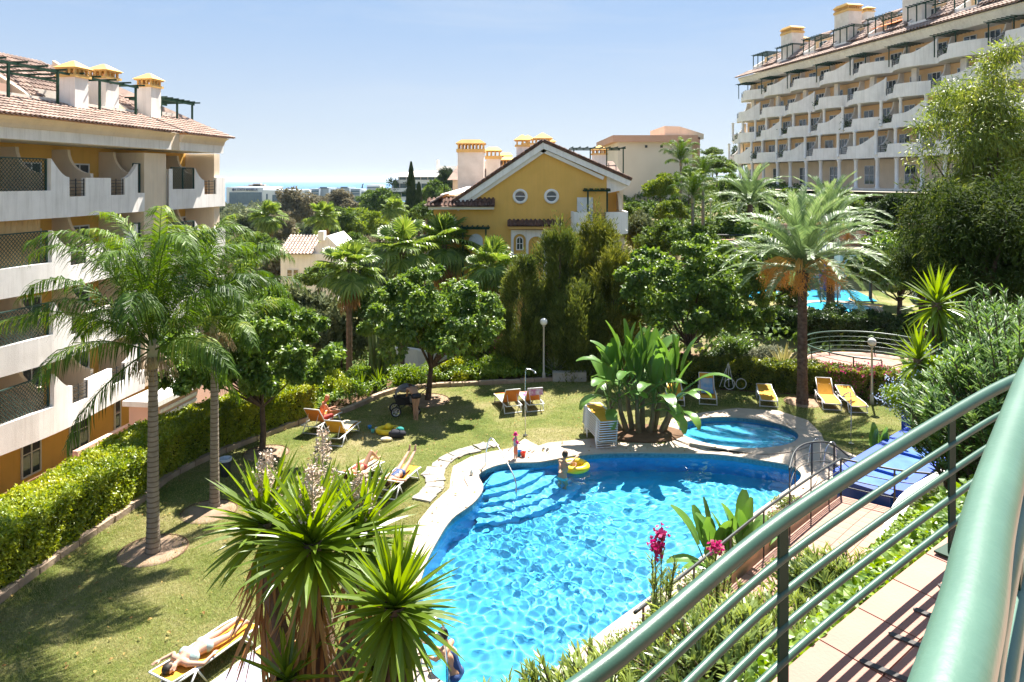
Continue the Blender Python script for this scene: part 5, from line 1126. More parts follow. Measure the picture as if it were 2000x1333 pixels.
def palm(name,label,base,h,r0,r1,fr,spec,tm,seed,cat='palm tree',lean=(0,0),rings=30,shaft=None,group=None,extra=None,amp=.04,fs=1.):
    """spec: list of (mesh, count, azimuth offset, z offset)"""
    r=np.random.default_rng(seed); t=thing(name,label,cat,base,0,group)
    part('trunk',trunk_rings(h,r0,r1,rings,lean,amp=amp),tm,t,True)
    top=Vector((lean[0],lean[1],h))
    if shaft: part('crownshaft',MB().lathe([(r1*1.02,0),(r1*1.5,shaft*.25),(r1*1.25,shaft*.7),(r1*.6,shaft)],tuple(top),12),shaft_m,t,True); top=top+Vector((0,0,shaft*.75))
    for me,cnt,az,dz,rad in spec:
        for k in range(cnt):
            a=az+2*PI*k/cnt+r.uniform(-.16,.16); link('frond',me,t,top+Vector((math.cos(a)*rad,math.sin(a)*rad,dz+r.uniform(-.05,.05))),(r.uniform(-.14,.14),r.uniform(-.1,.1),a),r.uniform(.9,1.08)*fs)
    return t,top
shaft_m=mat('crownshaft',(.28,.30,.17),.6,.3,(.36,.27,.19),4,.3,20)
L_queen=leafmat('queen_palm_leaf',(.025,.065,.008),(.11,.19,.018),.35,.5,.22,(.26,.30,.05))
L_date=leafmat('date_palm_leaf',(.075,.135,.05),(.21,.30,.11),.25,.45,.35,(.34,.38,.22))
L_fan=leafmat('fan_palm_leaf',(.06,.12,.016),(.24,.32,.06),.35,.4,.4,(.28,.32,.10))
L_dead=leafmat('dead_palm_leaf',(.24,.13,.05),(.46,.27,.12),.2,.8,.1)
# queen palms
qs=[feather(3.8,R(84),R(125),92,.72,.028,.45,.75,L_queen,1,-.1,pw=1.9),feather(4.0,R(70),R(145),96,.82,.028,.45,.85,L_queen,2,-.15,pw=1.7),feather(3.7,R(50),R(132),92,.86,.028,.45,.9,L_queen,3,-.2,pw=1.5),feather(3.1,R(22),R(98),80,.84,.028,.4,.9,L_queen,4,-.3,pw=1.3),feather(2.5,R(-22),R(50),66,.74,.028,.4,.8,L_queen,5,-.3)]
p=G(299,1081); QA,tp=palm('queen_palm','tallest left queen palm in a round bed, ringed trunk, arching feather crown before the balconies',tuple(p),4.45,.15,.10,None,[(qs[0],5,.3,.1,.02),(qs[1],8,.1,.1,.04),(qs[2],7,.5,0,.06),(qs[3],4,1.1,-.1,.08),(qs[4],2,3.9,-.15,.1)],M_qbark,3,shaft=.75,rings=34)
# long low frond reaching left across the balconies, and drooping tuft
lf=feather(4.4,R(36),R(92),96,.9,.03,.4,.85,L_queen,9,-.2)
for a,s in ((PI+.12,1.0),(PI-.5,.8)): link('frond',lf,QA,tp-Vector((0,0,.05)),(0,0,a),s)
p=G(419,992); QB,tq=palm('queen_palm','slimmer queen palm to the right of the tallest one, beside the grey bin',tuple(p),4.55,.125,.09,None,[(qs[0],5,.0,.1,.02),(qs[1],7,.4,.1,.04),(qs[2],6,.1,0,.06),(qs[3],4,.8,-.1,.08)],M_qbark,5,shaft=.7,rings=34,fs=.84)
sm=mat('flower_stalk',(.33,.24,.13),.9,.1)
for T0,tt in ((QA,tp),(QB,tq)):
    b=MB(); r=np.random.default_rng(4)
    for k in range(70):
        a=r.uniform(0,2*PI); c=np.array([math.cos(a)*.18,math.sin(a)*.18,-.25]); b.tube([c,c+[math.cos(a)*.2,math.sin(a)*.2,-.1],c+[math.cos(a)*.3+r.normal(0,.06),math.sin(a)*.3+r.normal(0,.06),-.35-r.uniform(0,.25)]],.008,3,False)
    b.xform(lambda x,y,z:(x+tt.x,y+tt.y,z+tt.z)); part('flower_stalks',b,sm,T0)
# date palm on the lawn
ds=[feather(3.5,R(82),R(62),76,.42,.03,.15,.05,L_date,11,.55,.1),feather(3.7,R(60),R(80),80,.44,.03,.15,.06,L_date,12,.5,.1),feather(3.7,R(38),R(88),80,.46,.03,.15,.08,L_date,13,.45,.1),feather(3.5,R(12),R(70),76,.44,.03,.15,.1,L_date,14,.35,.1)]
dbark=mat('date_palm_bark',(.17,.115,.085),.95,.1,(.085,.055,.042),8,1.,18)
def fruit(t,top,n,seed,rad=.9,label=None):
    r=np.random.default_rng(seed); fm=mat('date_fruit',(.72,.33,.04),.5,.4,(.55,.22,.03),8)
    st=mat('date_stalk',(.75,.42,.10),.6,.3)
    for k in range(n):
        a=2*PI*k/n+r.uniform(-.25,.25); e=np.array([math.cos(a),math.sin(a),0]); T=np.array(tuple(top)); L_=rad*r.uniform(.85,1.15)
        tip=T+e*L_+[0,0,-.1+r.uniform(-.2,.25)]; b=MB()
        for j in range(9):
            w_=r.normal(0,.09,3); b.tube(smoothline([T+e*.12,T+e*L_*.5+[0,0,.42]+w_*.4,tip+w_],3),.011,3,False)
        part('fruit_stalks',b,st,t,True)
        b=MB(); q=tip+r.normal(0,.17,(130,3))*[1,1,1.5]+[0,0,-.32]
        V,F_=scatter((np.array([(0,0,0),(1,.5,0),(0,1,0),(-1,.5,0),(0,.5,1),(0,.5,-1)])*[.5,1,.5],np.array([[0,1,4],[1,2,4],[2,3,4],[3,0,4],[1,0,5],[2,1,5],[3,2,5],[0,3,5]])),q,rdir(r,130),rdir(r,130),.042)
        b.add(V,F_)
        for j in range(26): b.tube([tip,tip+r.normal(0,.1,3)+[0,0,-.25],tip+r.normal(0,.17,3)+[0,0,-.62]],.006,3,False)
        part('date_cluster',b,fm,t)
def skirt(t,top,r1,n,seed,L_=.45):
    r=np.random.default_rng(seed); b=MB()
    for k in range(n):
        a=r.uniform(0,2*PI); z=-r.uniform(0,.75); b.tube([np.array([math.cos(a)*r1*.8,math.sin(a)*r1*.8,z]),np.array([math.cos(a)*(r1+.1),math.sin(a)*(r1+.1),z+.22])],[.045,.02],4,flat=.5)
    b.xform(lambda x,y,z:(x+top[0],y+top[1],z+top[2])); part('leaf_bases',b,dbark,t)
p=G(1567,789); DP,td=palm('date_palm','large date palm on the lawn with hanging orange date clusters',tuple(p),5.35,.2,.17,None,[(ds[0],12,0,.25,.04),(ds[1],16,.2,.2,.08),(ds[2],18,.1,.12,.12),(ds[3],12,.3,0,.15)],dbark,8,rings=44,amp=.09)
skirt(DP,td,.17,60,3); fruit(DP,td+Vector((0,0,.1)),14,5,1.35)
b=bpy.data.objects
p=W(1622,612,44); p.z=1.0; DP2,td=palm('date_palm','second date palm behind the large one at the upper pool terrace',tuple(p),5.0,.24,.19,None,[(ds[0],9,0,.25,.04),(ds[1],13,.2,.2,.08),(ds[2],13,.1,.12,.12),(ds[3],8,.3,0,.15)],dbark,9,rings=36,amp=.09); skirt(DP2,td,.19,40,3); fruit(DP2,td,6,6,1.1)
p=W(1465,520,58); p.z=float(H(p.x,p.y)); DP3,td=palm('date_palm','date palm left of the large one, only its silvery crown showing',tuple(p),7.0-p.z,.25,.2,None,[(ds[0],9,0,.25,.04),(ds[1],13,.2,.2,.08),(ds[2],13,.1,.12,.12),(ds[3],8,.3,0,.15)],dbark,10,rings=20,amp=.09)
# tall thin queen palms on the right slope
for k,(px,py,d,h,lab) in enumerate([(1353,470,52,6.3,'thin queen palm on the slope left of its twin, before the blank cream block'),(1373,480,55,5.8,'thin queen palm close right of its twin on the slope'),(1330,470,62,5.4,'shorter queen palm half hidden behind the twin palms')]):
    p=W(px,py,d); z=float(H(p.x,p.y)); p.z=z; palm('queen_palm',lab,tuple(p),h,.15,.1,None,[(qs[0],5,.3,.1,.02),(qs[1],7,.1,.1,.04),(qs[2],7,.5,0,.06),(qs[3],5,1.1,-.1,.08)],M_palmbark,20+k,shaft=.6,rings=20,fs=.62)
# fan palms
def fan_leaf(pet,el,bend,rad,seg,m,seed,droop=.5,span=R(300)):
    r=np.random.default_rng(seed); P=frond_pts(pet,el,bend,6); mb=MB().tube(P,np.linspace(.02,.012,len(P)),4,False)
    c=P[-1]; T=nrm(P[-1]-P[-2]); S_=np.array([0,1.,0]); U=np.cross(S_,T); VV=[];FF=[];n=0
    for k in range(seg):
        a=-span/2+span*(k+.5)/seg; d=T*math.cos(a)+S_*math.sin(a); le=rad*(.75+.25*math.cos(a/1.5))*r.uniform(.92,1.06); wd=span/seg*.52
        d0=T*math.cos(a-wd)+S_*math.sin(a-wd); d1=T*math.cos(a+wd)+S_*math.sin(a+wd); fold=U*.05*rad
        tip=c+d*le; tip=tip+np.array([0,0,-droop*le*.55*r.uniform(.6,1.3)]); m1=c+d0*le*.55; m2=c+d1*le*.55; mm=c+d*le*.55+fold
        q=le*.8; n1=c+(d0*.6+d*.4)*q+[0,0,-droop*le*.14]; n2=c+(d1*.6+d*.4)*q+[0,0,-droop*le*.14]
        VV+=[c,m1,mm,m2,n1,n2,tip]; FF+=[[n,n+1,n+2],[n,n+2,n+3],[n+1,n+4,n+2],[n+2,n+4,n+5],[n+2,n+5,n+3],[n+4,n+6,n+5]]; n+=7
    mb.add(np.array(VV),[np.array(FF)]); return mb.mesh('leaf',m)
fl=[fan_leaf(.7,R(80),R(15),.62,22,L_fan,1,.15),fan_leaf(.85,R(52),R(35),.66,22,L_fan,2,.35),fan_leaf(.9,R(22),R(45),.66,22,L_fan,3,.6),fan_leaf(.9,R(-10),R(40),.66,22,L_fan,4,.8),fan_leaf(.7,R(-35),R(30),.62,20,L_fan,5,.7)]
fd=[fan_leaf(.5,R(-62),R(20),.6,12,L_dead,6,.8,R(120)),fan_leaf(.55,R(-72),R(12),.65,12,L_dead,7,.8,R(110))]
fbark=mat('fan_palm_bark',(.23,.15,.10),.95,.1,(.14,.09,.06),7,.9,20)
def fanpalm(label,px,pybase,pytop,d,rt,s=1.,dead=14,seed=1,z=None):
    b_=W(px,pybase,d); tz=CH-(pytop-HY)*d/F; zz=float(H(b_.x,b_.y)) if z is None else z
    b_.z=zz; t,tt=palm('fan_palm',label,tuple(b_),tz-zz,rt*1.1,rt,None,[],fbark,seed,rings=26,amp=.05); r=np.random.default_rng(seed)
    for me,cnt,az in [(fl[0],6,.1),(fl[1],9,.3),(fl[2],10,.6),(fl[3],9,.2),(fl[4],7,.5)]:
        for k in range(cnt): a=az+2*PI*k/cnt+r.uniform(-.3,.3); link('frond',me,t,tt+Vector((0,0,r.uniform(-.12,.2)*s)),(r.uniform(-.3,.3),r.uniform(-.38,.3),a),s*r.uniform(.8,1.12))
    for k in range(dead): a=r.uniform(0,2*PI); link('dead_frond',fd[k%2],t,tt-Vector((0,0,.1+.045*k*s)),(0,0,a),s*r.uniform(.8,1.05))
    return t
fanpalm('fan palm with bare slim trunk left of the shade tree, green crown before the valley',682,735,528,33,.13,1.08,12,31)
fanpalm('bushy fan palm left of the ochre house, behind the shade tree',785,600,492,38,.16,1.4,10,32)
fanpalm('tall fan palm just left of the ochre gable house',868,600,478,41,.16,1.45,10,33)
fanpalm('fan palm against the left corner of the ochre house with long brown skirt',957,600,524,36.5,.17,1.15,46,34)
fanpalm('small distant fan palm on a thin trunk before the white villa',632,600,425,72,.12,1.35,6,35)
fanpalm('far fan palm low among the valley trees left of the thin one',522,470,424,95,.13,1.9,6,36)
fanpalm('low fan palm at the foot of the cypresses',770,470,410,88,.13,1.3,6,37)
# ---- broadleaf trees with big leaves
L_mul=leafmat('shade_tree_leaf',(.045,.10,.016),(.17,.26,.04),.38,.42,.4,(.26,.35,.08))
L_mul2=leafmat('upper_tree_leaf',(.045,.10,.014),(.16,.25,.04),.35,.35,.5,(.26,.34,.08))
p=G(836,783); tree('shade_tree','spreading big-leaved tree whose shadow falls on the stroller',"tree",tuple(p),1.35,(.25,0,3.05),(2.35,2.3,1.95),58,.5,230,.19,L_mul,tr=.12,seed=41,lean=(.12,0),zmin=-.45,inner=.4,droop=.45,shoots=46)
p=G(512,884); tree('shade_tree','dense big-leaved tree behind the slim queen palm, beside the clipped hedge','tree',tuple(p),1.5,(-.45,.3,3.1),(2.5,2.0,1.95),54,.5,210,.19,L_mul,tr=.1,seed=42,zmin=-.55,inner=.4,droop=.45,shoots=40)
p=G(1345,745); tree('shade_tree','large glossy tree rising behind the bird of paradise clump','tree',tuple(p),1.6,(.35,.6,3.5),(3.0,2.6,2.45),72,.55,230,.20,L_mul,tr=.13,seed=43,zmin=-.5,inner=.4,droop=.45,shoots=56)
p=W(1500,640,43); p.z=.9; tree('shade_tree','tree left of the date palm crown with the upper pool beyond','tree',tuple(p),.9,(0,0,2.5),(2.9,2.2,2.1),80,.6,200,.24,L_mul2,tr=.13,seed=44,zmin=-.5,droop=.35)
p=W(1757,668,39.5); p.z=.6; tree('shade_tree','round tree on dark trunk on the upper lawn near the stacked curved railing','tree',tuple(p),1.7,(0,0,3.6),(2.3,2.0,1.9),56,.55,190,.22,L_mul2,tr=.13,seed=45,zmin=-.5,droop=.35)
# ---- pine clump in front of the ochre house
L_pine=leafmat('pine_needles',(.06,.085,.014),(.20,.21,.035),.3,.6,.2,(.32,.30,.06))
L_pined=leafmat('dark_pine_needles',(.045,.075,.015),(.15,.18,.035),.3,.6,.2,(.22,.24,.05))
nt_=tpl_lance(.16,.1)
def conifer(label,px,pyb,pyt,d,rad,lm,seed,n=20000,group=None,kind='conifer'):
    b_=W(px,pyb,d); top=CH-(pyt-HY)*d/F; b_.z=min(0,float(H(b_.x,b_.y))); h=top-b_.z; r=np.random.default_rng(seed); t=thing(kind,label,'tree',tuple(b_),0,group)
    part('trunk',MB().tube([(0,0,-.2),(0,0,h*.5),(.05,0,h*.92)],[.14,.1,.02],7),M_bark,t,True)
    m_=60; z=r.uniform(.1,1,m_)**.85; a=r.uniform(0,2*PI,m_); rr=rad*(1-z*.93)**.38*r.uniform(.35,1.08,m_); cl=np.column_stack([np.cos(a)*rr,np.sin(a)*rr,z*h*.93]); cl[0]=(0,0,h*.95)
    per=n//m_; c=np.repeat(cl,per,0); q=c+r.normal(0,1,(len(c),3))*np.array([.2,.2,.46])*rad*.62*(1.15-np.repeat(z,per))[:,None]**.4
    y=nrm(np.column_stack([q[:,0],q[:,1],np.zeros(len(q))]))*.5+np.array([0,0,.9])+rdir(r,len(q))*.6
    V,F_=scatter(nt_,q,y,rdir(r,len(q)),.24*r.uniform(.6,1.2,len(q))); link('crown',mkmesh('crown',V,F_,lm),t); return t
conifer('dark feathery conifer at left of the clump before the ochre house',1022,690,500,33.5,1.5,L_pined,51,26000)
conifer('tallest conifer before the arched windows of the ochre house',1092,690,450,35,2.3,L_pined,52,36000)
conifer('olive green conifer in the middle of the clump below the white balcony',1158,690,436,36.5,2.3,L_pine,53,36000)
conifer('broad brownish conifer at right of the clump',1200,690,488,34.5,2.0,L_pine,54,30000)
conifer('low dark conifer filling the foot of the clump behind the hedge',1130,690,560,33.4,2.0,L_pined,55,24000)
# ---- hedges
def hedge(name,label,cat,path,w_,h,z0,n,size,lm,seed,tpl=None,flowers=None,group=None,rough=.1,htop=None):
    """clipped hedge along a path (left edge line), width w_, leaves over the outside"""
    P=np.array(smoothline([(a,b,0) for a,b in path],4))[:,:2]; d=np.r_[0,np.cumsum(np.linalg.norm(np.diff(P,axis=0),axis=1))]; Nn=offset(P,1,False)-P; r=np.random.default_rng(seed)
    t=thing(name,label,cat,(P[len(P)//2][0],P[len(P)//2][1],z0),0,group); k=len(P)
    q=MB(); inner=[]
    hh=np.full(k,h) if htop is None else np.interp(np.linspace(0,1,k),np.linspace(0,1,len(htop)),htop)
    V=[]
    for i in range(k):
        for o_,z in ((.12,0),(.1,.7),(.3,.86),(w_-.3,.86),(w_-.1,.7),(w_-.12,0)): c=P[i]+Nn[i]*o_; V.append((c[0],c[1],z0+z*hh[i]))
    Pp=[np.array([[6*i+e,6*i+6+e,6*i+7+e,6*i+e+1] for i in range(k-1) for e in range(5)]),[0,1,2,3,4,5],[6*k-1,6*k-2,6*k-3,6*k-4,6*k-5,6*k-6]]
    q.add(V,Pp); part('dark_core',q,M_hcore,t,world=True)  # solid dark box filling the hedge behind its leaves
    # leaf positions on the surface of a bumpy cross-section
    per=2*h+w_; u=r.uniform(0,d[-1],n); c=r.uniform(0,per,n); x=np.where(c<h,0,np.where(c<h+w_,c-h,w_)); z=np.where(c<h,c,np.where(c<h+w_,h,per-c))
    nx=np.where(c<h,-1.,np.where(c<h+w_,0,1.)); nz=np.where((c>=h)&(c<h+w_),1.,0.)
    bp_=.5*np.sin(u*3.1+x*2)*np.sin(z*4+x*3.3+u*.7)+.5*np.sin(u*7.3+z*6+x*5.1)
    depth=-r.uniform(0,1,n)**1.5*.16+bp_*rough
    x=x+nx*depth; zf=np.interp(u,d,hh)/h; z=(z+nz*depth)*zf
    px=np.interp(u,d,P[:,0])+np.interp(u,d,Nn[:,0])*x; py=np.interp(u,d,P[:,1])+np.interp(u,d,Nn[:,1])*x
    pos=np.column_stack([px,py,z+z0])-np.array(tuple(t.location)); NN=np.column_stack([np.interp(u,d,Nn[:,0])*nx,np.interp(u,d,Nn[:,1])*nx,nz+.35])
    pos+=r.normal(0,.03,(n,3)); V,F_=scatter(tpl or tpl_diamond(.6),pos,NN*.45+rdir(r,n)*.9,NN+rdir(r,n)*.5,size*r.uniform(.6,1.3,n)); link('foliage',mkmesh('foliage',V,F_,lm),t)
    if flowers:
        fm,fn,fs,lo,hi=flowers; k_=np.where((u/d[-1]>lo)&(u/d[-1]<hi))[0]; k_=r.choice(k_,min(fn//5,len(k_)),replace=False); q=np.repeat(pos[k_]+NN[k_]*.05,5,0)+r.normal(0,.06,(len(k_)*5,3))
        V,F_=scatter(tpl_diamond(.8),q,rdir(r,len(q)),rdir(r,len(q)),fs*r.uniform(.7,1.2,len(q))); link('flowers',mkmesh('flowers',V,F_,fm),t)
    return t
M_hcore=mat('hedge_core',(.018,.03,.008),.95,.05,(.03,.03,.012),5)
L_hedge=leafmat('clipped_hedge_leaf',(.11,.18,.012),(.34,.38,.022),.35,.35,.45,(.42,.42,.05))
L_hedge2=leafmat('garden_hedge_leaf',(.07,.14,.014),(.22,.32,.028),.35,.4,.4,(.35,.38,.05))
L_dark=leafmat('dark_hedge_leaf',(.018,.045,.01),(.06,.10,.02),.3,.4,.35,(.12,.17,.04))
L_boug=leafmat('bougainvillea_leaf',(.05,.09,.015),(.20,.23,.03),.35,.4,.4,(.38,.34,.06))
L_pinkf=leafmat('pink_bract',(.42,.03,.13),(.66,.12,.26),.3,.6,.2)
L_bluef=leafmat('pale_blue_flower',(.42,.52,.82),(.7,.75,.92),.3,.6,.2)
KA_=np.array(KERB); hp=[tuple(q) for q in offset(KA_,-.16,False)][::-1]
# reversed so that the hedge grows away from the lawn
i0=[i for i in range(len(hp)) if hp[i][0]<-7.4]
hedge('clipped_hedge','long clipped yellow-green hedge along the left side of the lawn','hedge',[hp[i] for i in i0][::2],1.75,1.25,-.02,150000,.085,L_hedge,61,rough=.09)
def shrub(name,label,cat,base,rad,m_,per,size,lm,seed,tpl=None,flowers=None,group=None,up=.5,zmin=-.2,cr=.4,droop=.1,stem=True,out=.6):
    r=np.random.default_rng(seed); t=thing(name,label,cat,tuple(base),0,group); rad=np.array(rad,float); cl=clumps(r,rad*.8,m_,.35,zmin)+[0,0,rad[2]*.35]; cl[:,2]=np.maximum(cl[:,2],.08)
    q=MB()
    for i in range(min(m_,12)): limb(q,(0,0,-.05),cl[i],.03,.008,.1,r,4)
    part('stems',q,M_bark,t)
    V,F_=crown(r,cl,r.uniform(.7,1.2,m_)*cr,per,size,tpl or tpl_diamond(.5),up,out,droop); link('foliage',mkmesh('foliage',V,F_,lm),t)
    if flowers:
        fm,fn,fs=flowers; a=r.integers(0,m_,fn); q=cl[a]+rdir(r,fn)*cr*1.05; q=np.repeat(q,6,0)+r.normal(0,.045,(fn*6,3)); V,F_=scatter(tpl_diamond(.8),q,rdir(r,len(q)),rdir(r,len(q)),fs*r.uniform(.7,1.2,len(q))); link('flowers',mkmesh('flowers',V,F_,fm),t)
    return t
# bright bushes outside the kerb from the hedge end to the lamp
for k,(px,py,rx,rz,lm,fl_,lab) in enumerate([(575,800,1.3,1.0,L_hedge2,None,'leafy green bush where the clipped hedge ends'),(632,790,1.1,.9,L_hedge,None,'yellow-green bush behind the seated man'),(700,765,.9,.7,L_hedge2,None,'low rounded bush left of the tall cactus'),
   (790,765,.7,.55,L_hedge2,None,'small bush behind the stroller'),(880,752,.95,.75,L_hedge,None,'bright bush right of the shade tree trunk'),(925,748,1.0,.75,L_hedge2,None,'bright leafy bush second from the shade tree trunk'),(970,742,1.0,.8,L_hedge2,None,'light green bush behind the two orange loungers'),(1010,738,.95,.75,L_hedge,None,'lush bush left of the lamp post'),(1045,736,.6,.6,L_hedge2,None,'narrow bush touching the lamp post')]):
    p=G(px,py); p.y+=.9; p.z=-.05; shrub('garden_bush',lab,'bush',p,(rx,rx*.8,rz),16,420,.12,lm,70+k,tpl_leaf(.42),cr=.38)
def g2(L): return [tuple(G(a,b)[:2]) for a,b in L]
q=[(-2.6,33.6),(0,34.0),(2.6,33.7),(4.4,33.2)]
hedge('flowering_hedge','hedge with pink blossoms running behind the lamp post and the agave','hedge',q[::-1],1.1,1.35,-.1,42000,.10,L_boug,81,flowers=(L_pinkf,1500,.07,.3,1.),rough=.14)
q=[(7.0,31.2),(9.5,30.9),(11.5,30.4),(13.2,29.9),(15.5,28.9),(16.6,27.6)]
hedge('flowering_hedge','bougainvillea hedge behind the yellow loungers, crimson at its right end','hedge',q[::-1],1.0,1.15,-.05,60000,.10,L_boug,82,flowers=(L_pinkf,2600,.075,0,.42),rough=.16)
q=[(10.2,40),(13.5,38.5),(16,37.2),(19.5,36.8)]
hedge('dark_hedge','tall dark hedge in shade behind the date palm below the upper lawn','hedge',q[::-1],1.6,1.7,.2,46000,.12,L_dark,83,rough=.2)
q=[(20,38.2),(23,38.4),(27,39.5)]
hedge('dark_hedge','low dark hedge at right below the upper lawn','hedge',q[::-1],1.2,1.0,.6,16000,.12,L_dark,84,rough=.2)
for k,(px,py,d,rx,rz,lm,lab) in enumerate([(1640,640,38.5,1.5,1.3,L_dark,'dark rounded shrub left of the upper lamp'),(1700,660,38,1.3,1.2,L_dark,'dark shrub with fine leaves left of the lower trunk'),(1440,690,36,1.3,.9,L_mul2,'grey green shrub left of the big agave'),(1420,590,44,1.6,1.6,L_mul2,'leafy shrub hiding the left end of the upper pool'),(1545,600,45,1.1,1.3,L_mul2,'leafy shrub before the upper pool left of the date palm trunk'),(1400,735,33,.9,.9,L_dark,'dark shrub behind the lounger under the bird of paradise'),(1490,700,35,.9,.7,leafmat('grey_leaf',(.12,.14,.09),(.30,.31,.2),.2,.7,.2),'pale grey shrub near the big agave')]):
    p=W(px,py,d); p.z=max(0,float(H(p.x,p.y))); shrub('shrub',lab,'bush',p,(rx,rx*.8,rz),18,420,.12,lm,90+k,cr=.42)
# ---- strap-leaf plants
def strap(n,L_,wd,m,seed,el=(20,85),bend=(10,60),fold=.35,name='leaf'):
    """a few leaf meshes of decreasing steepness"""
    out=[]; r=np.random.default_rng(seed)
    for k in range(n):
        e=R(el[1]+(el[0]-el[1])*k/(n-1)); bd=R(bend[0]+(bend[1]-bend[0])*k/(n-1)); P=frond_pts(L_*r.uniform(.9,1.1),e,bd,6); V=[];F_=[]
        ws=[.35,.75,1,.95,.75,.42,.02]
        for i,c in enumerate(P):
            T=nrm(P[min(i+1,6)]-P[max(i-1,0)]); U=np.cross(T,[0,1.,0]); U=U if U[2]>0 else -U; hw=wd/2*ws[i]; V+=[c+np.array([0,-hw,0])+U*hw*fold,c-U*hw*fold*.4,c+np.array([0,hw,0])+U*hw*fold]
        for i in range(6): F_+=[[3*i,3*i+1,3*i+4,3*i+3],[3*i+1,3*i+2,3*i+5,3*i+4]]
        out.append(mkmesh(name,np.array(V),[np.array(F_)],m))
    return out
L_yuc=leafmat('yucca_leaf',(.05,.10,.012),(.20,.29,.022),.4,.34,.5,(.36,.44,.06))
L_agave=leafmat('agave_leaf',(.16,.2,.12),(.3,.34,.22),.1,.5,.3)
L_agavey=leafmat('striped_agave_leaf',(.25,.26,.08),(.5,.45,.2),.1,.5,.3)
yl=strap(10,.76,.08,L_yuc,1,(-32,72),(4,30)); yl2=strap(10,.74,.078,L_yuc,1,(-72,80),(4,30)); yd=strap(3,.74,.05,L_dead,2,(-86,-62),(2,6),name='dead_leaf')
def cap_parts(t,name,n=300):
    ch=[o for o in t.children if o.name.split('.')[0]==name]
    if len(ch)<=n: return
    ch.sort(key=lambda o:o.location.y-.6*o.location.z); V=[];Q=[];k=0
    for o in ch[n:]:
        me=o.data; v=np.empty(len(me.vertices)*3); me.vertices.foreach_get('co',v); v=v.reshape(-1,3); M=np.array(Matrix.LocRotScale(o.location,o.rotation_euler,o.scale)); v=v@M[:3,:3].T+M[:3,3]; q=np.empty(len(me.loops),int); me.loops.foreach_get('vertex_index',q); V.append(v); Q.append(q.reshape(-1,4)+k); k+=len(v); m=me.materials[0]; bpy.data.objects.remove(o)
    o=link('leaves',mkmesh('leaves',np.concatenate(V),[np.concatenate(Q)],m),t); o['kind']='stuff'
def rosette(t,top,ls,n,s,seed,tilt=(0,0),name='leaf',squash=1.):
    r=np.random.default_rng(seed)
    for k in range(n):
        i=min(len(ls)-1,int(len(ls)*(k/n)**.9)); a=k*2.399+r.uniform(-.15,.15); link(name,ls[i],t,Vector(tuple(top))+Vector((0,0,-.16*s*(k/n))),(tilt[0]+r.uniform(-.08,.08),tilt[1]+r.uniform(-.08,.08),a),s*r.uniform(.88,1.1))
YB=Vector((-1.75,6.5,0)); yt=thing('yucca_tree','big many-headed yucca with dry brown skirt standing in front of the pool','yucca',tuple(YB))
heads=[(W(520,1018,6.9),.88,110,1),(W(610,1055,6.3),.9,120,2),(W(705,1035,6.9),.86,100,3),(W(630,995,7.5),.75,60,7)]
ybark=mat('yucca_bark',(.20,.14,.10),.95,.1,(.12,.08,.055),8,1,20)
b=MB()
for hd,s,n,sd in heads:
    c=hd-YB; b.tube(smoothline([(0.,0,-.2),(c.x*.05,c.y*.1,1.8),(c.x*.3,c.y*.3,c.z*.62),(c.x*.85,c.y*.85,c.z*.85),tuple(c)],4),[.2]*8+[.13]*4+[.08]*5,9,False)
part('trunk',b,ybark,yt,True)
for hd,s,n,sd in heads: rosette(yt,hd-YB,yl,n,s,sd)
cap_parts(yt,'leaf',300)
r=np.random.default_rng(8); V=[];cnt=0
DL=[]
for hd,s,n,sd in heads[:3]:
    for k in range(70):
        a=r.uniform(0,2*PI); c=hd-YB+Vector((math.cos(a)*.09,math.sin(a)*.09,-.2-.013*k)); link('dead_leaf',yd[k%3],yt,c,(r.uniform(-.2,.2),r.uniform(-.15,.15),a),s*r.uniform(.8,1.15))
st=mat('yucca_stalk',(.62,.50,.40),.8,.2,(.5,.38,.28),20)
for hd,px,py,sz in [(heads[0][0],528,920,.62),(heads[1][0],612,960,.6),(heads[2][0],722,950,.5),(heads[3][0],645,880,.8)]:
    c=hd-YB; b=MB(); b.tube([tuple(c),tuple(c+Vector((0,0,sz)))],[.014,.006],5,False); rr=np.random.default_rng(px)
    for k in range(150):
        z=sz*rr.uniform(.25,1); a=rr.uniform(0,2*PI); L_=.16*(1.25-z/sz); q=np.array(tuple(c))+[0,0,z]; e=q+np.array([math.cos(a)*L_,math.sin(a)*L_,rr.uniform(-.02,.07)]); b.tube([q,e],.003,3,False); b.add(*[(lambda V,F_:(V,F_))(*scatter(tpl_diamond(.8),np.repeat(e[None],3,0)+rr.normal(0,.012,(3,3)),rdir(rr,3),rdir(rr,3),.03))][0])
    part('flower_stalk',b,st,yt)
def yucca(label,base,hd,s,n,seed,dead=0,lv=None):
    t=thing('yucca',label,'yucca',tuple(base)); c=Vector(tuple(hd))-Vector(tuple(base)); part('trunk',MB().tube(smoothline([(0,0,-.1),(c.x*.2,c.y*.2,c.z*.5),tuple(c)],4),[.13]*4+[.09]*5,8,False),ybark,t,True)
    rosette(t,c,lv or yl2,n,s,seed)
    for k in range(dead): r_=np.random.default_rng(seed+k); a=r_.uniform(0,2*PI); link('dead_leaf',yd[k%3],t,c+Vector((0,0,-.2-.02*k)),(0,0,a),s)
    return t
yucca('bright yucca head at the right of the many-headed one, over the pool',(-.85,5.9,0),W(772,1178,5.6),.78,160,11,0)
yucca('lower yucca head at the bottom edge beside the sunbathing woman',(-1.9,5.9,0),W(560,1322,6.0),.62,52,12)
yucca('low drooping yucca head beneath the bright one',(-.7,6.0,0),W(745,1300,5.7),.62,54,13)
p=W(1830,590,13.2); yucca('yellow-green yucca above the oleander at right',(p.x,p.y,5.2),p,.95,80,14)
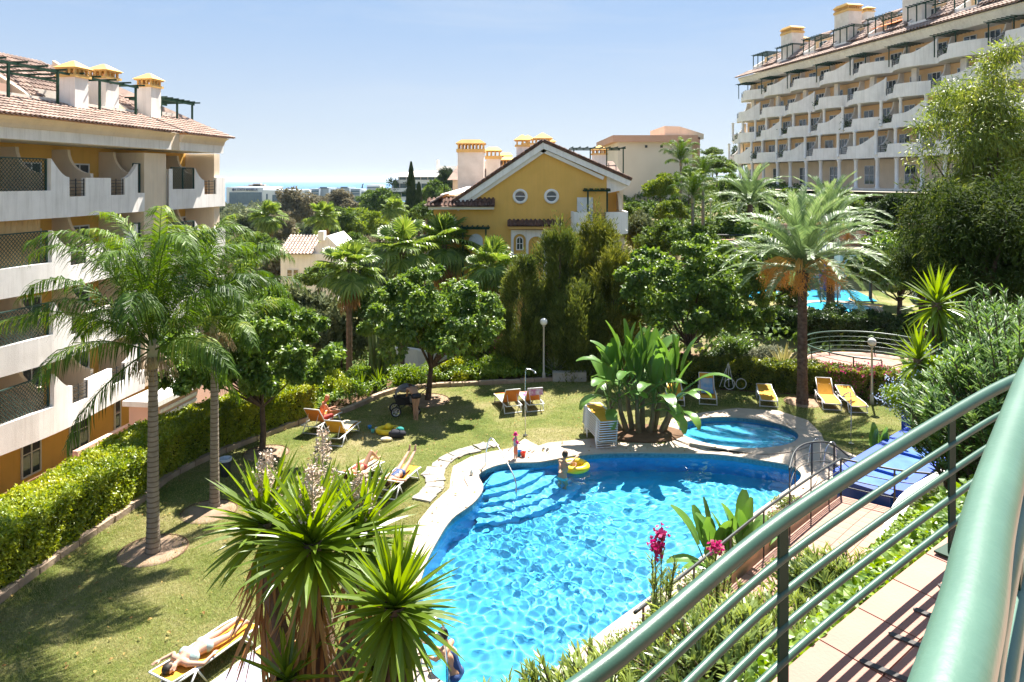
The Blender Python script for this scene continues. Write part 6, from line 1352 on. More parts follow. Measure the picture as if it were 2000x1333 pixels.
p=W(1795,700,12.2); yucca('yucca leaning out of the oleander over the terrace',(p.x,p.y,4.6),p,.8,70,15)
ag=strap(6,.85,.10,L_agave,3,(15,80),(5,20)); p=G(1085,738); t=thing('agave','spiky grey-green agave right of the lamp post','agave',(p.x,p.y,0)); rosette(t,(0,0,.25),ag,34,1.,5)
ag2=strap(6,1.2,.13,L_agavey,4,(10,80),(5,12)); p=W(1530,716,32.5); t=thing('agave','yellow striped agave behind the flowering hedge, left of the date palm','agave',(p.x,p.y,.2)); rosette(t,(0,0,.2),ag2,36,.95,6)
for k,(px,py,s_,lab) in enumerate([(735,772,1.1,'strap-leaved clump at the foot of the tall cactus'),(700,778,.9,'strap-leaved clump left of the cactus foot'),(775,768,.8,'strap-leaved clump between cactus and stroller')]):
    p=G(px,py); p.y+=.6; t=thing('strap_leaf_plant',lab,'plant',(p.x,p.y,-.02)); rosette(t,(0,0,.15),strap(5,.9,.045,L_hedge2,20+k,(15,80),(20,80)),40,s_,30+k)
# ---- cacti
mc=mat('cactus_skin',(.10,.15,.05),.7,.2,(.16,.19,.07),4,.3,30)
def cactus(label,base,cols):
    t=thing('cactus',label,'cactus',tuple(base))
    for x,y,h,r in cols:
        b=MB(); n=12; k=7; V=[]
        for i in range(k+1):
            u=i/k; rr=r*(1 if u<.85 else math.sqrt(max(.02,1-((u-.85)/.15)**2))); ou=x*(1-math.exp(-3*u)); ov=y*(1-math.exp(-3*u))
            V+=[(ou+rr*(1 if j%2 else .72)*math.cos(2*PI*j/n),ov+rr*(1 if j%2 else .72)*math.sin(2*PI*j/n),h*u-.05) for j in range(n)]
        F_=np.array([[i*n+j,i*n+(j+1)%n,(i+1)*n+(j+1)%n,(i+1)*n+j] for i in range(k) for j in range(n)]); b.add(V,[F_,[k*n+j for j in range(n)]]); part('stem',b,mc,t,True)
rr=np.random.default_rng(2); p=G(738,762); p.y+=1.0
cactus('tall clump of columnar cactus left of the shade tree',(p.x,p.y,-.1),[(rr.uniform(-.75,.75),rr.uniform(-.4,.4),rr.uniform(1.7,3.1),.1) for _ in range(15)])
p=G(1050,735); cactus('pale branching cactus left of the globe lamp, above the hedge',(p.x,p.y+2,0),[(0,0,2.7,.1),(.25,.1,2.2,.08),(-.25,.1,2.3,.08),(.42,0,1.7,.07),(-.85,.3,1.4,.07),(1.0,.2,1.3,.08)])
# ---- bird of paradise clump
L_bop=leafmat('banana_like_leaf',(.05,.13,.022),(.13,.25,.045),.35,.3,.5,(.2,.32,.05))
def paddle(pet,el,bend,bl,bw,seed,curl=.3):
    r=np.random.default_rng(seed); P=frond_pts(pet,el,bend*.3,5); a=math.atan2(*(nrm(P[-1]-P[-2])[[2,0]])); Q=frond_pts(bl,a,bend,9)+P[-1]; mb=MB().tube(np.vstack([P,Q[1:6]]),np.linspace(.03,.007,len(P)+5),5,False); V=[]
    for i,c in enumerate(Q):
        u=i/9; T=nrm(Q[min(i+1,9)]-Q[max(i-1,0)]); U=np.cross(T,[0,1.,0]); U=U if U[2]>0 else -U; hw=bw/2*(math.sin(PI*min(1,u*.86+.1))**.6); e=[r.uniform(.86,1.05) for _ in range(2)]
        V+=[c+np.array([0,-hw*e[0],0])+U*hw*curl,c+np.array([0,-hw*.5,0])+U*hw*curl*.75,c,c+np.array([0,hw*.5,0])+U*hw*curl*.75,c+np.array([0,hw*e[1],0])+U*hw*curl]
    F_=np.array([[5*i+j,5*i+j+1,5*i+6+j,5*i+5+j] for i in range(9) for j in range(4)]); mb.add(V,[F_]); return mb.mesh('leaf',L_bop,True)
pd=[paddle(.8,R(87),R(10),1.25,.46,1),paddle(.9,R(78),R(22),1.3,.48,2),paddle(.95,R(66),R(42),1.25,.48,3),paddle(.9,R(50),R(78),1.2,.44,4,.15),paddle(.8,R(30),R(100),1.1,.42,5,.1)]
stemm=mat('paddle_stem',(.17,.16,.08),.8,.2,(.12,.09,.06),5,.5,20)
def bop(label,base,stems,s,seed,nl=9):
    t=thing('bird_of_paradise',label,'plant',tuple(base)); r=np.random.default_rng(seed)
    for k,(x,y,h) in enumerate(stems):
        part('stem',MB().tube([(x*.7,y*.7,-.05),(x,y,h*.5),(x*1.1,y*1.1,h)],[.11,.085,.06],7,False),stemm,t,True); a0=r.uniform(0,PI)
        for j in range(nl):
            a=a0+(j%2)*PI+r.uniform(-.7,.7); i=min(4,int(5*(j/nl)**1.0)); link('leaf',pd[i],t,(x*1.1,y*1.1,h-.05*j),(r.uniform(-.12,.12),r.uniform(-.1,.1),a),s*r.uniform(.85,1.1))
    return t
p=G(1255,850); bop('large clump of giant bird of paradise with paddle leaves between the two pools',(p.x,p.y,.1),[(-.75,.1,1.35),(-.45,.35,1.75),(-.2,-.1,1.2),(.05,.3,1.7),(.35,-.05,1.1),(.6,.25,1.35),(.9,.05,1.0),(1.1,.3,1.3),(-1.0,.3,1.0)],1.02,3,8)
p=W(1428,1080,15.2); p.z=.75; bop('young bird of paradise in the planter beside the tiled path',(p.x,p.y,.55),[(0,0,.1),(.32,.2,.12),(-.35,.15,.05)],.7,5,9)
p=W(1730,890,22); bop('small bird of paradise at the lawn corner behind the blue cascade',(p.x,22.6,0),[(0,0,.1),(.25,.1,.05)],.55,6,6)
p=W(1322,690,26); 
# ---- oleander on the bank
L_ole=leafmat('oleander_leaf',(.09,.14,.035),(.27,.33,.07),.3,.35,.5,(.32,.38,.11))
L_oled=leafmat('oleander_leaf_blue',(.04,.10,.022),(.15,.25,.05),.35,.45,.35,(.24,.31,.10))
lnc=tpl_lance(.15,.14)
def oleander(name,label,base,n,h,spread,lm,seed,per=34,ls=.15,pink=0,cat='bush',flower=None,up=1.3):
    r=np.random.default_rng(seed); t=thing(name,label,cat,tuple(base)); b=MB(); P=[];Y=[];Nn=[];tips=[]
    for k in range(n):
        a=r.uniform(0,2*PI); rad=spread*math.sqrt(r.uniform(0,1)); c=np.array([math.cos(a)*rad*.45,math.sin(a)*rad*.45,-.1]); top=np.array([math.cos(a)*rad,math.sin(a)*rad,h*r.uniform(.55,1)*(1-.45*(rad/spread)**2)]); m_=(c+top)/2*[.8,.8,1.1]
        sp=np.array(smoothline([c,m_,top],5)); b.tube(sp[::2],[.014]*2+[.008]*(len(sp[::2])-2),3,False); tips.append(top)
        u=r.uniform(.35,1,per)**.7; q=np.column_stack([np.interp(u,np.linspace(0,1,len(sp)),sp[:,i]) for i in range(3)]); T=nrm(top-m_); az=r.uniform(0,2*PI,per); e=np.column_stack([np.cos(az),np.sin(az),np.zeros(per)]); y=e+T*up*(.35+u[:,None]*.8); P.append(q);Y.append(y);Nn.append(np.cross(y,np.cross(T[None]+0*y,y))+rdir(r,per)*.3+[0,0,.5])
    P=np.concatenate(P);Y=np.concatenate(Y);Nn=np.concatenate(Nn); V,F_=scatter(lnc,P,Y,Nn,ls*r.uniform(.6,1.25,len(P))); part('stems',b,M_bark,t); link('foliage',mkmesh('foliage',V,F_,lm),t)
    if pink:
        for tp_ in [tips[i] for i in sorted(range(n),key=lambda i:-tips[i][2])[:pink]]:
            q=tp_+np.array([0,0,.06])+r.normal(0,.042,(60,3)); V,F_=scatter(tpl_diamond(.9),q,rdir(r,60),rdir(r,60),.06); link('flower',mkmesh('flower',V,F_,flower or L_pinkf),t)
    return t
for k,(i,u,h,sp,lab) in enumerate([(9,.2,.4,.7,'low oleander at the bottom edge under the leftmost railing tubes'),(11,.24,.4,.75,'oleander mass right of the water at the bottom of the picture'),(13,.3,.65,.9,'tall oleander directly behind the lower green tubes'),(14,.44,.45,.85,'oleander overhanging the white coping of the pool'),(16,.3,.5,.8,'oleander between the first railing post and the path'),(18,.5,.3,.6,'oleander sprays beside the young bird of paradise'),(15,.2,.6,.9,'short oleander close below the terracotta walkway'),(12,.34,.38,.7,'thin oleander twigs at the pool edge'),(10,.28,.3,.65,'oleander at the pool corner by the bottom edge'),(18,.34,.5,.8,'low oleander shoots near the pipe handrail'),(12,.25,.7,.9,'oleander just outside the walkway edge at the bottom'),(10,.3,.8,.9,'leafy oleander below the railing end at the bottom edge')]):
    c=bank_pt(i,u); oleander('oleander',lab,c,230,h,sp,L_ole,100+k,30,.125,pink=0)
oleander('oleander','tall oleander sprig with a pink flower head rising over the pool',(1.85,9.0,2.9),11,2.0,.34,L_ole,130,40,.14,pink=2)
oleander('oleander','loose oleander stems left of the young bird of paradise',(2.75,9.6,2.7),26,1.35,.5,L_ole,131,40,.12,pink=1)
for k,(px,py,d,h,sp,lm,lab) in enumerate([(1925,800,10.5,2.0,1.1,L_oled,'dark oleander mass above the blue cascade at right'),(1990,760,9.5,2.2,1.1,L_oled,'oleander rising behind the railing at the right edge'),(1935,700,13,2.5,1.5,L_oled,'long-leaved oleander in the middle of the right bank'),(2010,700,12,2.8,1.5,L_oled,'tallest oleander at the right edge under the dark tree'),(1868,735,14.5,1.7,1.05,L_oled,'oleander facing the terrace, left edge of the right bank')]):
    p=W(px,py,d); z0=p.z-h*.72; oleander('oleander',lab,(p.x,p.y,z0),300,h*1.25,sp,lm,140+k,40,.17,up=1.0)
for k,(px,py,d,lab) in enumerate([(1812,785,15.5,'plumbago covered in pale blue flowers above the blue back wall'),(1855,735,11.8,'sprig of pale blue plumbago among the oleander leaves'),(1880,830,12,'plumbago tumbling beside the cascade, behind the second railing post')]):
    p=W(px,py,d); rr_=(1.25,1.0,.9) if k==0 else (.5,.5,.45); shrub('plumbago',lab,'bush',(p.x,p.y,p.z-.4),rr_,22,330,.075,L_hedge2,150+k,flowers=(L_bluef,420 if k==0 else 110,.035),cr=.34)
# ground-cover ivy on the bank and flowers in the planter
r=np.random.default_rng(17); n=52000; ii=r.uniform(12,34,n); uu=r.uniform(.02,1.02,n)
A=T_[np.minimum(ii.astype(int),len(T_)-2)]*(1-(ii%1))[:,None]+T_[np.minimum(ii.astype(int)+1,len(T_)-1)]*(ii%1)[:,None]; B=B_[np.minimum(ii.astype(int),len(T_)-2)]*(1-(ii%1))[:,None]+B_[np.minimum(ii.astype(int)+1,len(T_)-1)]*(ii%1)[:,None]
C=A*(1-uu)[:,None]+B*uu[:,None]; C[:,2]+=.12*np.sin(uu*PI)+.05+r.uniform(0,1,n)**2*.32*(.4+.6*np.sin(C[:,0]*3)*np.sin(C[:,1]*2.6)); 
V,F_=scatter(tpl_leaf(.75,.08,.12),C,np.column_stack([-np.ones(n)*.4,np.ones(n)*.5,np.zeros(n)])+rdir(r,n)*.9,np.array([0,0,1.])+rdir(r,n)*.55,.085*r.uniform(.6,1.3,n)); o=link('ivy',mkmesh('ivy',V,F_,L_hedge2)); setp(o,'broad-leaved ivy covering the bank below the walkway','ground cover',kind='stuff')
for k,i in enumerate(range(3,len(L2)-2,4)):
    q=L2[i]; nn_=offset(L2[:,:2],-.62,False)[i]
    shrub('planter_flowers','planter flowers',"flowers",(nn_[0],nn_[1],q[2]*.6),(.6,.5,.34),10,230,.06,L_ole,200+k,flowers=(L_pinkf,26,.035),cr=.24)
PF=sorted([o for o in bpy.data.objects if o.name.startswith('planter_flowers') and o.parent is None],key=lambda o:o.location.y)
for o,w_ in zip(PF,['','second','third','fourth','fifth','sixth','seventh','eighth']): o['group']='flower clumps along the path railing'; o['label']='pink-flowered planter clump along the path railing, %s from the bottom of the picture'%w_
PF[0]['label']='pink-flowered planter clump nearest the bottom of the picture'; PF[-1]['label']='pink-flowered planter clump at the cascade end of the path'
# ---- big tree at upper right: light feathery and dark fine-leaved
L_fe=leafmat('feathery_leaf',(.08,.13,.02),(.22,.27,.045),.4,.45,.35,(.4,.42,.10)); L_dk=leafmat('dark_fine_leaf',(.016,.032,.006),(.055,.085,.016),.3,.75,.1,(.14,.17,.03))
p=W(1935,520,21); tree('feathery_tree','feathery light green tree before the terraced block at upper right','tree',(p.x,p.y,2.5),4.3,(.1,0,7.2),(2.0,1.7,3.6),80,.62,420,.17,L_fe,tpl=tpl_lance(.17,.2),tr=.14,seed=161,inner=.2,zmin=-.8,droop=.5,surf=.1,limbs=30)
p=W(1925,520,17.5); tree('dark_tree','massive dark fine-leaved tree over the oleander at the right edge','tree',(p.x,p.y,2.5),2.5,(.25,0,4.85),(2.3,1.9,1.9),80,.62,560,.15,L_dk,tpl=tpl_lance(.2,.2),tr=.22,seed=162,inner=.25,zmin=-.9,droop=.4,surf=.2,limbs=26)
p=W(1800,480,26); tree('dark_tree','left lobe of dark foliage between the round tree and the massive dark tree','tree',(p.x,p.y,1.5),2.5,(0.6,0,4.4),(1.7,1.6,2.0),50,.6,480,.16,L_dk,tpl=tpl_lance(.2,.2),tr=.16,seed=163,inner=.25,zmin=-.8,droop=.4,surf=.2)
# ================================================================ VALLEY TREES
L_v=[leafmat('valley_leaf_olive',(.06,.08,.035),(.15,.17,.07),.2,.7,.15),leafmat('valley_leaf_green',(.04,.085,.015),(.13,.20,.035),.25,.6,.2,(.26,.34,.06)),leafmat('valley_leaf_bright',(.08,.14,.015),(.22,.28,.035),.3,.6,.2,(.38,.44,.08)),leafmat('valley_leaf_brown',(.10,.095,.05),(.22,.19,.11),.2,.7,.15),leafmat('valley_leaf_dark',(.018,.04,.012),(.055,.085,.025),.2,.6,.2)]
def crown_mesh(seed,m,per,size,rad,cr,lm,tpl=None,trunk_h=.0,surf=.35,zmin=-.35):
    r=np.random.default_rng(seed); cl=clumps(r,rad,m,.35,zmin); V,F_=crown(r,cl,r.uniform(.7,1.3,m)*cr,per,size,tpl or tpl_diamond(.55),.5,.6,.1,surf=surf); return mkmesh('crown',V,F_,lm)
PRO=[crown_mesh(300+i,34,[230,230,230,200,240][i],[.16,.15,.15,.15,.14][i],(1,1,[.85,.8,.8,1.1,.95][i]),.3,L_v[i]) for i in range(5)]
PRO2=[crown_mesh(320+i,22,[130,130,130,120,130][i],.22,(1,1,.85),.34,L_v[i]) for i in range(5)]
tkb=MB().tube([(0,0,-1.6),(.03,.02,-.9),(0,0,.1)],[.09,.07,.05],6,False)
for k in range(5): a=k*1.3; tkb.tube([(0,0,-.5),(math.cos(a)*.45,math.sin(a)*.45,.25)],[.045,.015],4,False)
tkm=tkb.mesh('trunk',M_bark,True)
NMS=['valley_tree','valley_tree','pine_tree','eucalyptus_tree','dark_tree']
def vtree(label,px,pyt,pyb,d,wpx,kind,near=True,seed=0,group=None,hs=1.):
    """crown from pyt (top) to pyb (visible foot) at distance d, wpx wide"""
    k=F/d; rz=(pyb-pyt)/2/k; rx=wpx/2/k; c=W(px,(pyt+pyb)/2,d); t=thing(NMS[kind],label,'tree',tuple(c),seed*1.7,group)
    o=link('crown',(PRO if near else PRO2)[kind],t); o.scale=(rx,rx*.9,rz/.85); o=link('trunk',tkm,t); g=float(H(c.x,c.y)); o.scale=(rx*.6,rx*.6,max(rz,(c.z-g)/1.6)); return t
VT=[ # px, top, bottom, d, width, kind, label
(575,382,450,190,92,3,'tall grey-brown eucalyptus before the supermarket'),
(665,378,420,230,70,3,'olive-brown eucalyptus right of the tall grey one, before the offices'),
(622,392,432,220,50,3,'smaller brownish tree between the two eucalyptuses'),
(700,408,470,130,95,2,'bright yellow-green pine crown in the middle of the valley'),
(748,368,436,160,70,1,'rounded green pine left of the cypresses'),
(722,372,408,220,56,1,'low green tree under the right end of the offices'),
(655,405,452,120,70,1,'green tree above the white villa roof'),
(742,415,470,100,60,2,'light green tree between the bright pine and the cypresses'),
(690,455,510,90,70,1,'dense green tree right of the white villa'),
(640,432,470,110,50,4,'dark small crown above the villa chimney'),
(850,352,412,140,60,1,'green tree before the planted office'),(872,330,385,150,40,4,'dark spiky tree against the planted office'),
(830,395,440,80,60,1,'mid-green tree between the cypresses and the ochre house'),
(500,455,520,80,90,1,'dark green bush mass left of the villa, behind the palm crowns'),(470,420,470,150,80,0,'grey-green olive scrub tree at far left of the valley'),
(545,430,475,130,60,3,'dry brown tree left of the white villa'),
(615,570,700,44,150,0,'feathery pale olive tree filling the gap behind the slim fan palm trunk'),(668,600,730,40,120,0,'pale grey-green tree behind the slim fan palm, lower part'),
(560,560,650,50,110,1,'green tree under the villa at left'),(722,560,640,40,70,1,'leafy green tree left of the shade tree top'),
(625,515,575,58,90,1,'low bright tree directly below the white villa'),(755,540,610,50,60,4,'dark crown between two fan palms'),(820,560,640,44,80,4,'dark greenery under the tall fan palms'),
(900,600,690,36.5,90,4,'dark shrubbery right of the shade tree crown'),
(1290,340,400,66,60,2,'light green crown left of the thin palms on the slope'),(1345,325,380,70,60,1,'green crown behind the thin palms'),(1400,305,350,85,70,1,'rounded green tree left of the terrace block foot'),(1392,288,308,130,44,1,'small round tree on the skyline beside the cream block'),
(1450,280,340,118,50,4,'dark tree at the left foot of the terrace block'),(1430,340,400,75,60,1,'green tree below the terrace block corner'),
(1255,420,500,50,80,0,'grey-green bush tree on the slope right of the white balcony'),(1300,430,520,47,110,1,'glossy green orange tree on the slope'),(1360,440,520,50,90,1,'rounded green tree right of the orange tree'),(1240,395,430,62,60,1,'bush at the foot of the blank cream wall'),(1310,392,440,58,70,2,'pale bush with reddish tips on the slope'),
(1420,420,480,55,90,1,'green bush mass behind the silvery palm crown'),(1700,400,470,48,120,4,'dark greenery below the terrace block stairs'),(1640,370,430,62,90,1,'green bushes at the foot of the terrace block columns'),(1760,380,450,44,90,4,'dark leafy mass right of the date palm crown'),
(1262,500,600,42,60,1,'leafy bush left of the glossy tree'),
(1480,370,430,70,80,1,'green crown between the silvery palm and the terrace block'),(1540,370,420,75,90,1,'green crown behind the date palm top'),
(1830,480,580,30,90,4,'dark foliage linking the round tree and the oleanders'),]
for i,(px,a,b_,d,wd,kd,lab) in enumerate(VT): vtree(lab,px,a,b_,d,wd,kd,True,i)
# scattered far trees across the valley floor
r=np.random.default_rng(71); cnt=0; NL={0:'grey-green olive tree',1:'green tree',2:'yellow-green pine',3:'brownish eucalyptus',4:'dark tree'}
used_l={}
for k in range(64):
    d=math.exp(r.uniform(math.log(85),math.log(270))); px=r.uniform(430,880) if r.uniform()<.8 else r.uniform(430,640)
    x=(px-1000)*d/F; g=float(H(x,d)); hgt=r.uniform(3.5,7.5); kd=int(r.choice([0,0,1,1,3,4,2]))
    where='at the left edge of the valley' if px<500 else ('left of the white villa line' if px<560 else ('above the white villa' if px<650 else ('right of the white villa' if px<740 else ('in front of the cypresses' if px<800 else 'near the ochre house corner'))))
    dist='nearer' if d<120 else ('middle-distance' if d<180 else 'far')
    lab='%s %s %s'%(dist,NL[kd],where)
    if lab in used_l: continue
    used_l[lab]=1; t=thing(NMS[kd],lab,'tree',(x,d,g+hgt*.55),x*3.1); o=link('crown',PRO2[kd],t); s=hgt*r.uniform(.5,.75); o.scale=(s,s,hgt*.5); o=link('trunk',tkm,t); o.scale=(s*.6,s*.6,hgt*.36)
# far woods: one mass beyond
VV=[];FF=[];n0=0
for k in range(260):
    d=math.exp(r.uniform(math.log(200),math.log(660))); px=r.uniform(300,930); x=(px-1000)*d/F; g=float(H(x,d)); hgt=r.uniform(3.5,8); m_=120
    c=rdir(r,m_)*np.array([hgt*.6,hgt*.6,hgt*.45])*r.uniform(.5,1,(m_,1)); V,F_=scatter(tpl_diamond(.8),c+[x,d,g+hgt*.5],rdir(r,m_),rdir(r,m_)+[0,-.3,.5],hgt*.3); VV.append(V); FF.append(F_[0]+n0); n0+=len(V)
o=link('far_woods',mkmesh('far_woods',np.concatenate(VV),[np.concatenate(FF)],L_v[0])); setp(o,'far wooded valley floor below the commercial buildings','woodland',kind='stuff')
# scrub between the trees: one mass
n=26000; d=np.exp(r.uniform(math.log(60),math.log(640),n)); px=r.uniform(330,960,n); x=(px-1000)*d/F; z=H(x,d); cl=np.sin(x*.21)*np.sin(d*.17)+np.sin(x*.07+2)*np.cos(d*.05)
k=cl>-.5; x,d,z=x[k],d[k],z[k]; n=len(x); sz_=(.5+.0035*d)*r.uniform(.6,1.4,n)
V,F_=scatter(tpl_diamond(.8),np.column_stack([x,d,z+r.uniform(0,1,n)*(.8+.004*d)]),rdir(r,n)+[0,0,.4],rdir(r,n)+[0,-.3,.6],sz_); o=link('valley_scrub',mkmesh('valley_scrub',V,F_,L_v[0])); setp(o,'low grey-green scrub covering the valley slopes towards the sea','scrub',kind='stuff')
# slope greenery (mass) under the house, down from the lawn edge and on the right slope
def mass(nm,lab,fn,n,size,lm,seed):
    r=np.random.default_rng(seed); p,nn_=fn(r,n); V,F_=scatter(tpl_leaf(.55),p,rdir(r,len(p))+[0,0,.2],nn_+rdir(r,len(p))*.6,size*r.uniform(.6,1.4,len(p))); o=link(nm,mkmesh(nm,V,F_,lm)); setp(o,lab,'undergrowth',kind='stuff')
def slope1(r,n):
    x=r.uniform(-14,3,n); y=r.uniform(33.2,58,n); z=H(x,y)+.9*np.abs(np.sin(x*.9+y*.5)*np.cos(y*.7-x*.3))+r.uniform(0,.35,n)+.3; k=~((x>-5)&(y>41)); return np.column_stack([x,y,z])[k],np.array([0,-.3,1.])
def slope2(r,n):
    x=r.uniform(6,40,n); y=r.uniform(36,98,n); z=H(x,y)+.9*np.abs(np.sin(x*.8+y*.5)*np.cos(y*.6-x*.3))+r.uniform(0,.3,n); k=(x/y>.13)&~((x>12)&(y>39)&(y<56.5)); return np.column_stack([x,y,z])[k],np.array([0,-.3,1.])
mass('undergrowth','tangled green undergrowth below the far edge of the lawn',slope1,36000,.24,L_v[1],401)
mass('undergrowth','green undergrowth covering the rising slope at right',slope2,52000,.34,L_v[1],402)
def edge(r,n):
    i=r.integers(0,len(KA_)-1,n); u=r.uniform(0,1,n); o1=offset(KA_,-.3,False); o2=offset(KA_,-3.3,False); a=r.uniform(0,1,n)[:,None]; b_=u[:,None]; P=(o1[i]*(1-b_)+o1[i+1]*b_)*(1-a)+(o2[i]*(1-b_)+o2[i+1]*b_)*a
    k=P[:,0]>-7.6; P=P[k]; z=.1+.45*np.abs(np.sin(P[:,0]*2.1)*np.cos(P[:,1]*1.7))+r.uniform(0,.3,len(P))-np.clip(a[k,0]-.5,0,1)*1.6; return np.column_stack([P,z]),np.array([0,-.3,1.])
mass('undergrowth','leafy ground cover just outside the lawn kerb',edge,26000,.13,L_hedge2,403)
# cypresses
def cypress(label,px,pyt,pyb,d,wpx,seed):
    k=F/d; h=(pyb-pyt)/k; rr_=wpx/2/k; p=W(px,pyb,d); r=np.random.default_rng(seed); t=thing('cypress_tree',label,'tree',tuple(p)); part('trunk',MB().tube([(0,0,-4),(0,0,h*.5)],[.25,.1],6),M_bark,t)
    n=14000; z=r.uniform(0,1,n); e=rr_*np.minimum(1,(z+.04)*5)**.5*(1-z**1.5)**.8*(1+.09*np.sin(z*30+r.uniform(0,1,n))); a=r.uniform(0,2*PI,n); q=e*r.uniform(.75,1.02,n); P=np.column_stack([np.cos(a)*q,np.sin(a)*q,z*h]); V,F_=scatter(tpl_diamond(.35),P,np.column_stack([np.cos(a)*.25,np.sin(a)*.25,np.ones(n)]),np.column_stack([np.cos(a),np.sin(a),np.zeros(n)])+rdir(r,n)*.5,.6); link('crown',mkmesh('crown',V,F_,L_v[4]),t)
cypress('tall dark pointed cypress on the skyline left of the ochre house',803,322,430,120,22,1); cypress('shorter cypress leaning against the tall one',818,362,432,118,20,2); cypress('small slim dark cypress before the bright pine',669,440,474,85,9,3); cypress('little cypress by the shore offices',706,387,400,400,10,4)
# ================================================================ FURNITURE
M_plast=mat('white_plastic',(.78,.77,.75),.45,.4)
M_sling=mat('yellow_sling',(.66,.33,.035),.75,.2,(.58,.28,.025),6,.15,60)
M_slingo=mat('orange_sling',(.66,.20,.04),.75,.2,(.58,.17,.035),6,.15,60)
def lounger(label,loc,rz,back=38,m=None,group='sun loungers on the lawn',grp=True):
    """head towards +x"""
    m=m or M_sling; t=thing('sun_lounger',label,'sun lounger',loc,rz,group)
    for s in (-1,1):
        part('side_rail',MB().tube(smoothline([(-.95,s*.31,.30),(-.6,s*.32,.34),(.3,s*.32,.33),(.85,s*.31,.33)],3),.022,6),M_plast,t,True)
        part('leg',MB().tube([(-.62,s*.33,.33),(-.80,s*.34,.0)],[.024,.018],6),M_plast,t,True); part('leg',MB().tube([(.50,s*.33,.33),(.72,s*.34,.0)],[.024,.018],6),M_plast,t,True)
        part('leg',MB().tube([(.48,s*.33,.33),(.28,s*.34,.0)],[.02,.016],6),M_plast,t,True)
    for q_ in ([(-.95,-.31,.30),(-.95,.31,.30)],[(.85,-.31,.33),(.85,.31,.33)],[(.72,-.34,.03),(.72,.34,.03)],[(-.8,-.34,.03),(-.8,.34,.03)]): part('cross_bar',MB().tube(q_,.018,6),M_plast,t,True)
    b=MB(); n=8; V=[(-.94+1.2*i/n,y,.325-.03*math.sin(PI*i/n)*(1 if abs(y)<.2 else .3)) for i in range(n+1) for y in (-.29,-.1,.1,.29)]; b.add(V,[np.array([[4*i+j,4*i+4+j,4*i+5+j,4*i+1+j] for i in range(n) for j in range(3)])]); b.add([(x,y,z-.012) for x,y,z in V],[np.array([[4*i+j,4*i+1+j,4*i+5+j,4*i+4+j] for i in range(n) for j in range(3)])]); part('seat_sling',b,m,t,True)
    a=R(back); ca,sa=math.cos(a),math.sin(a); n=5; V=[(.27+.68*i/n*ca-.02*math.sin(PI*i/n)*-sa*0,y,.335+.68*i/n*sa-.02*math.sin(PI*i/n)) for i in range(n+1) for y in (-.28,-.1,.1,.28)]
    b=MB(); b.add(V,[np.array([[4*i+j,4*i+4+j,4*i+5+j,4*i+1+j] for i in range(n) for j in range(3)])]); b.add([(x+sa*.014,y,z-.014*ca) for x,y,z in V],[np.array([[4*i+j,4*i+1+j,4*i+5+j,4*i+4+j] for i in range(n) for j in range(3)])]); part('back_sling',b,m,t,True)
    b=MB()
    for s in (-.295,.295): b.tube([(.26,s,.335),(.27+.70*ca,s,.335+.70*sa)],.018,6)
    b.tube([(.27+.70*ca,-.295,.335+.70*sa),(.27+.70*ca,.295,.335+.70*sa)],.02,6)
    if back>12: b.tube([(.27+.45*ca,-.2,.335+.45*sa),(.75,-.2,.33)],.012,5); b.tube([(.27+.45*ca,.2,.335+.45*sa),(.75,.2,.33)],.012,5)
    part('back_frame',b,M_plast,t,True); return t
def hd(p,q): return math.atan2(q.y-p.y,q.x-p.x)      # heading from foot point p to head point q
def onlawn(px,py): return G(px,py)
LG=[]
LG.append(lounger('sun lounger with orange backrest on which the bare-chested man sits',tuple(onlawn(628,836)),hd(G(655,818),G(605,850)),52,M_slingo))
LG.append(lounger('yellow sun lounger right beside the seated man, towels on its foot',tuple(onlawn(667,858)),hd(G(690,838),G(655,868)),50,M_sling))
LG.append(lounger('orange sun lounger with a green-white towel, left of the pair on the lawn',tuple(onlawn(992,797)),hd(G(982,783),G(1004,806)),55,M_slingo))
LG.append(lounger('orange sun lounger with a flowered towel, right of the pair on the lawn',tuple(onlawn(1036,794)),hd(G(1024,780),G(1044,802)),55,M_slingo))
LG.append(lounger('sun lounger with blue towel under the bird of paradise leaves',tuple(onlawn(1381,780)),R(78),55,M_sling))
LG.append(lounger('empty yellow sun lounger left of the date palm',tuple(onlawn(1497,784)),R(77),8,M_sling))
LG.append(lounger('empty yellow sun lounger with raised back right of the date palm',tuple(onlawn(1616,790)),R(79),50,M_sling))
LG.append(lounger('empty yellow sun lounger next to the shower hook',tuple(onlawn(1662,795)),R(84),22,M_sling))
LG.append(lounger('sun lounger hidden behind the clump, only its white leg showing',tuple(onlawn(1318,782)),R(80),10,M_sling))
LG.append(lounger('yellow sun lounger under the person with one raised knee, behind the yucca',tuple(onlawn(700,942)),hd(G(722,918),G(672,952)),25,M_sling))
LG.append(lounger('yellow sun lounger under the person with raised feet, behind the yucca',tuple(onlawn(775,955)),hd(G(800,930),G(742,980)),25,M_sling))
p=G(1690,606,1.03); LG.append(lounger('small yellow sun lounger on the upper lawn behind the round tree',tuple(p),R(150),25,M_sling,group=None))
p=G(405,1302); HS=hd(G(462,1262),G(335,1352)); LG.append(lounger('yellow sun lounger under the sunbathing woman at bottom left',tuple(p),HS,4,M_sling))
p=G(492,1342); LG.append(lounger('yellow sun lounger with coloured towels nearest the bottom edge',tuple(p),HS,4,M_sling))
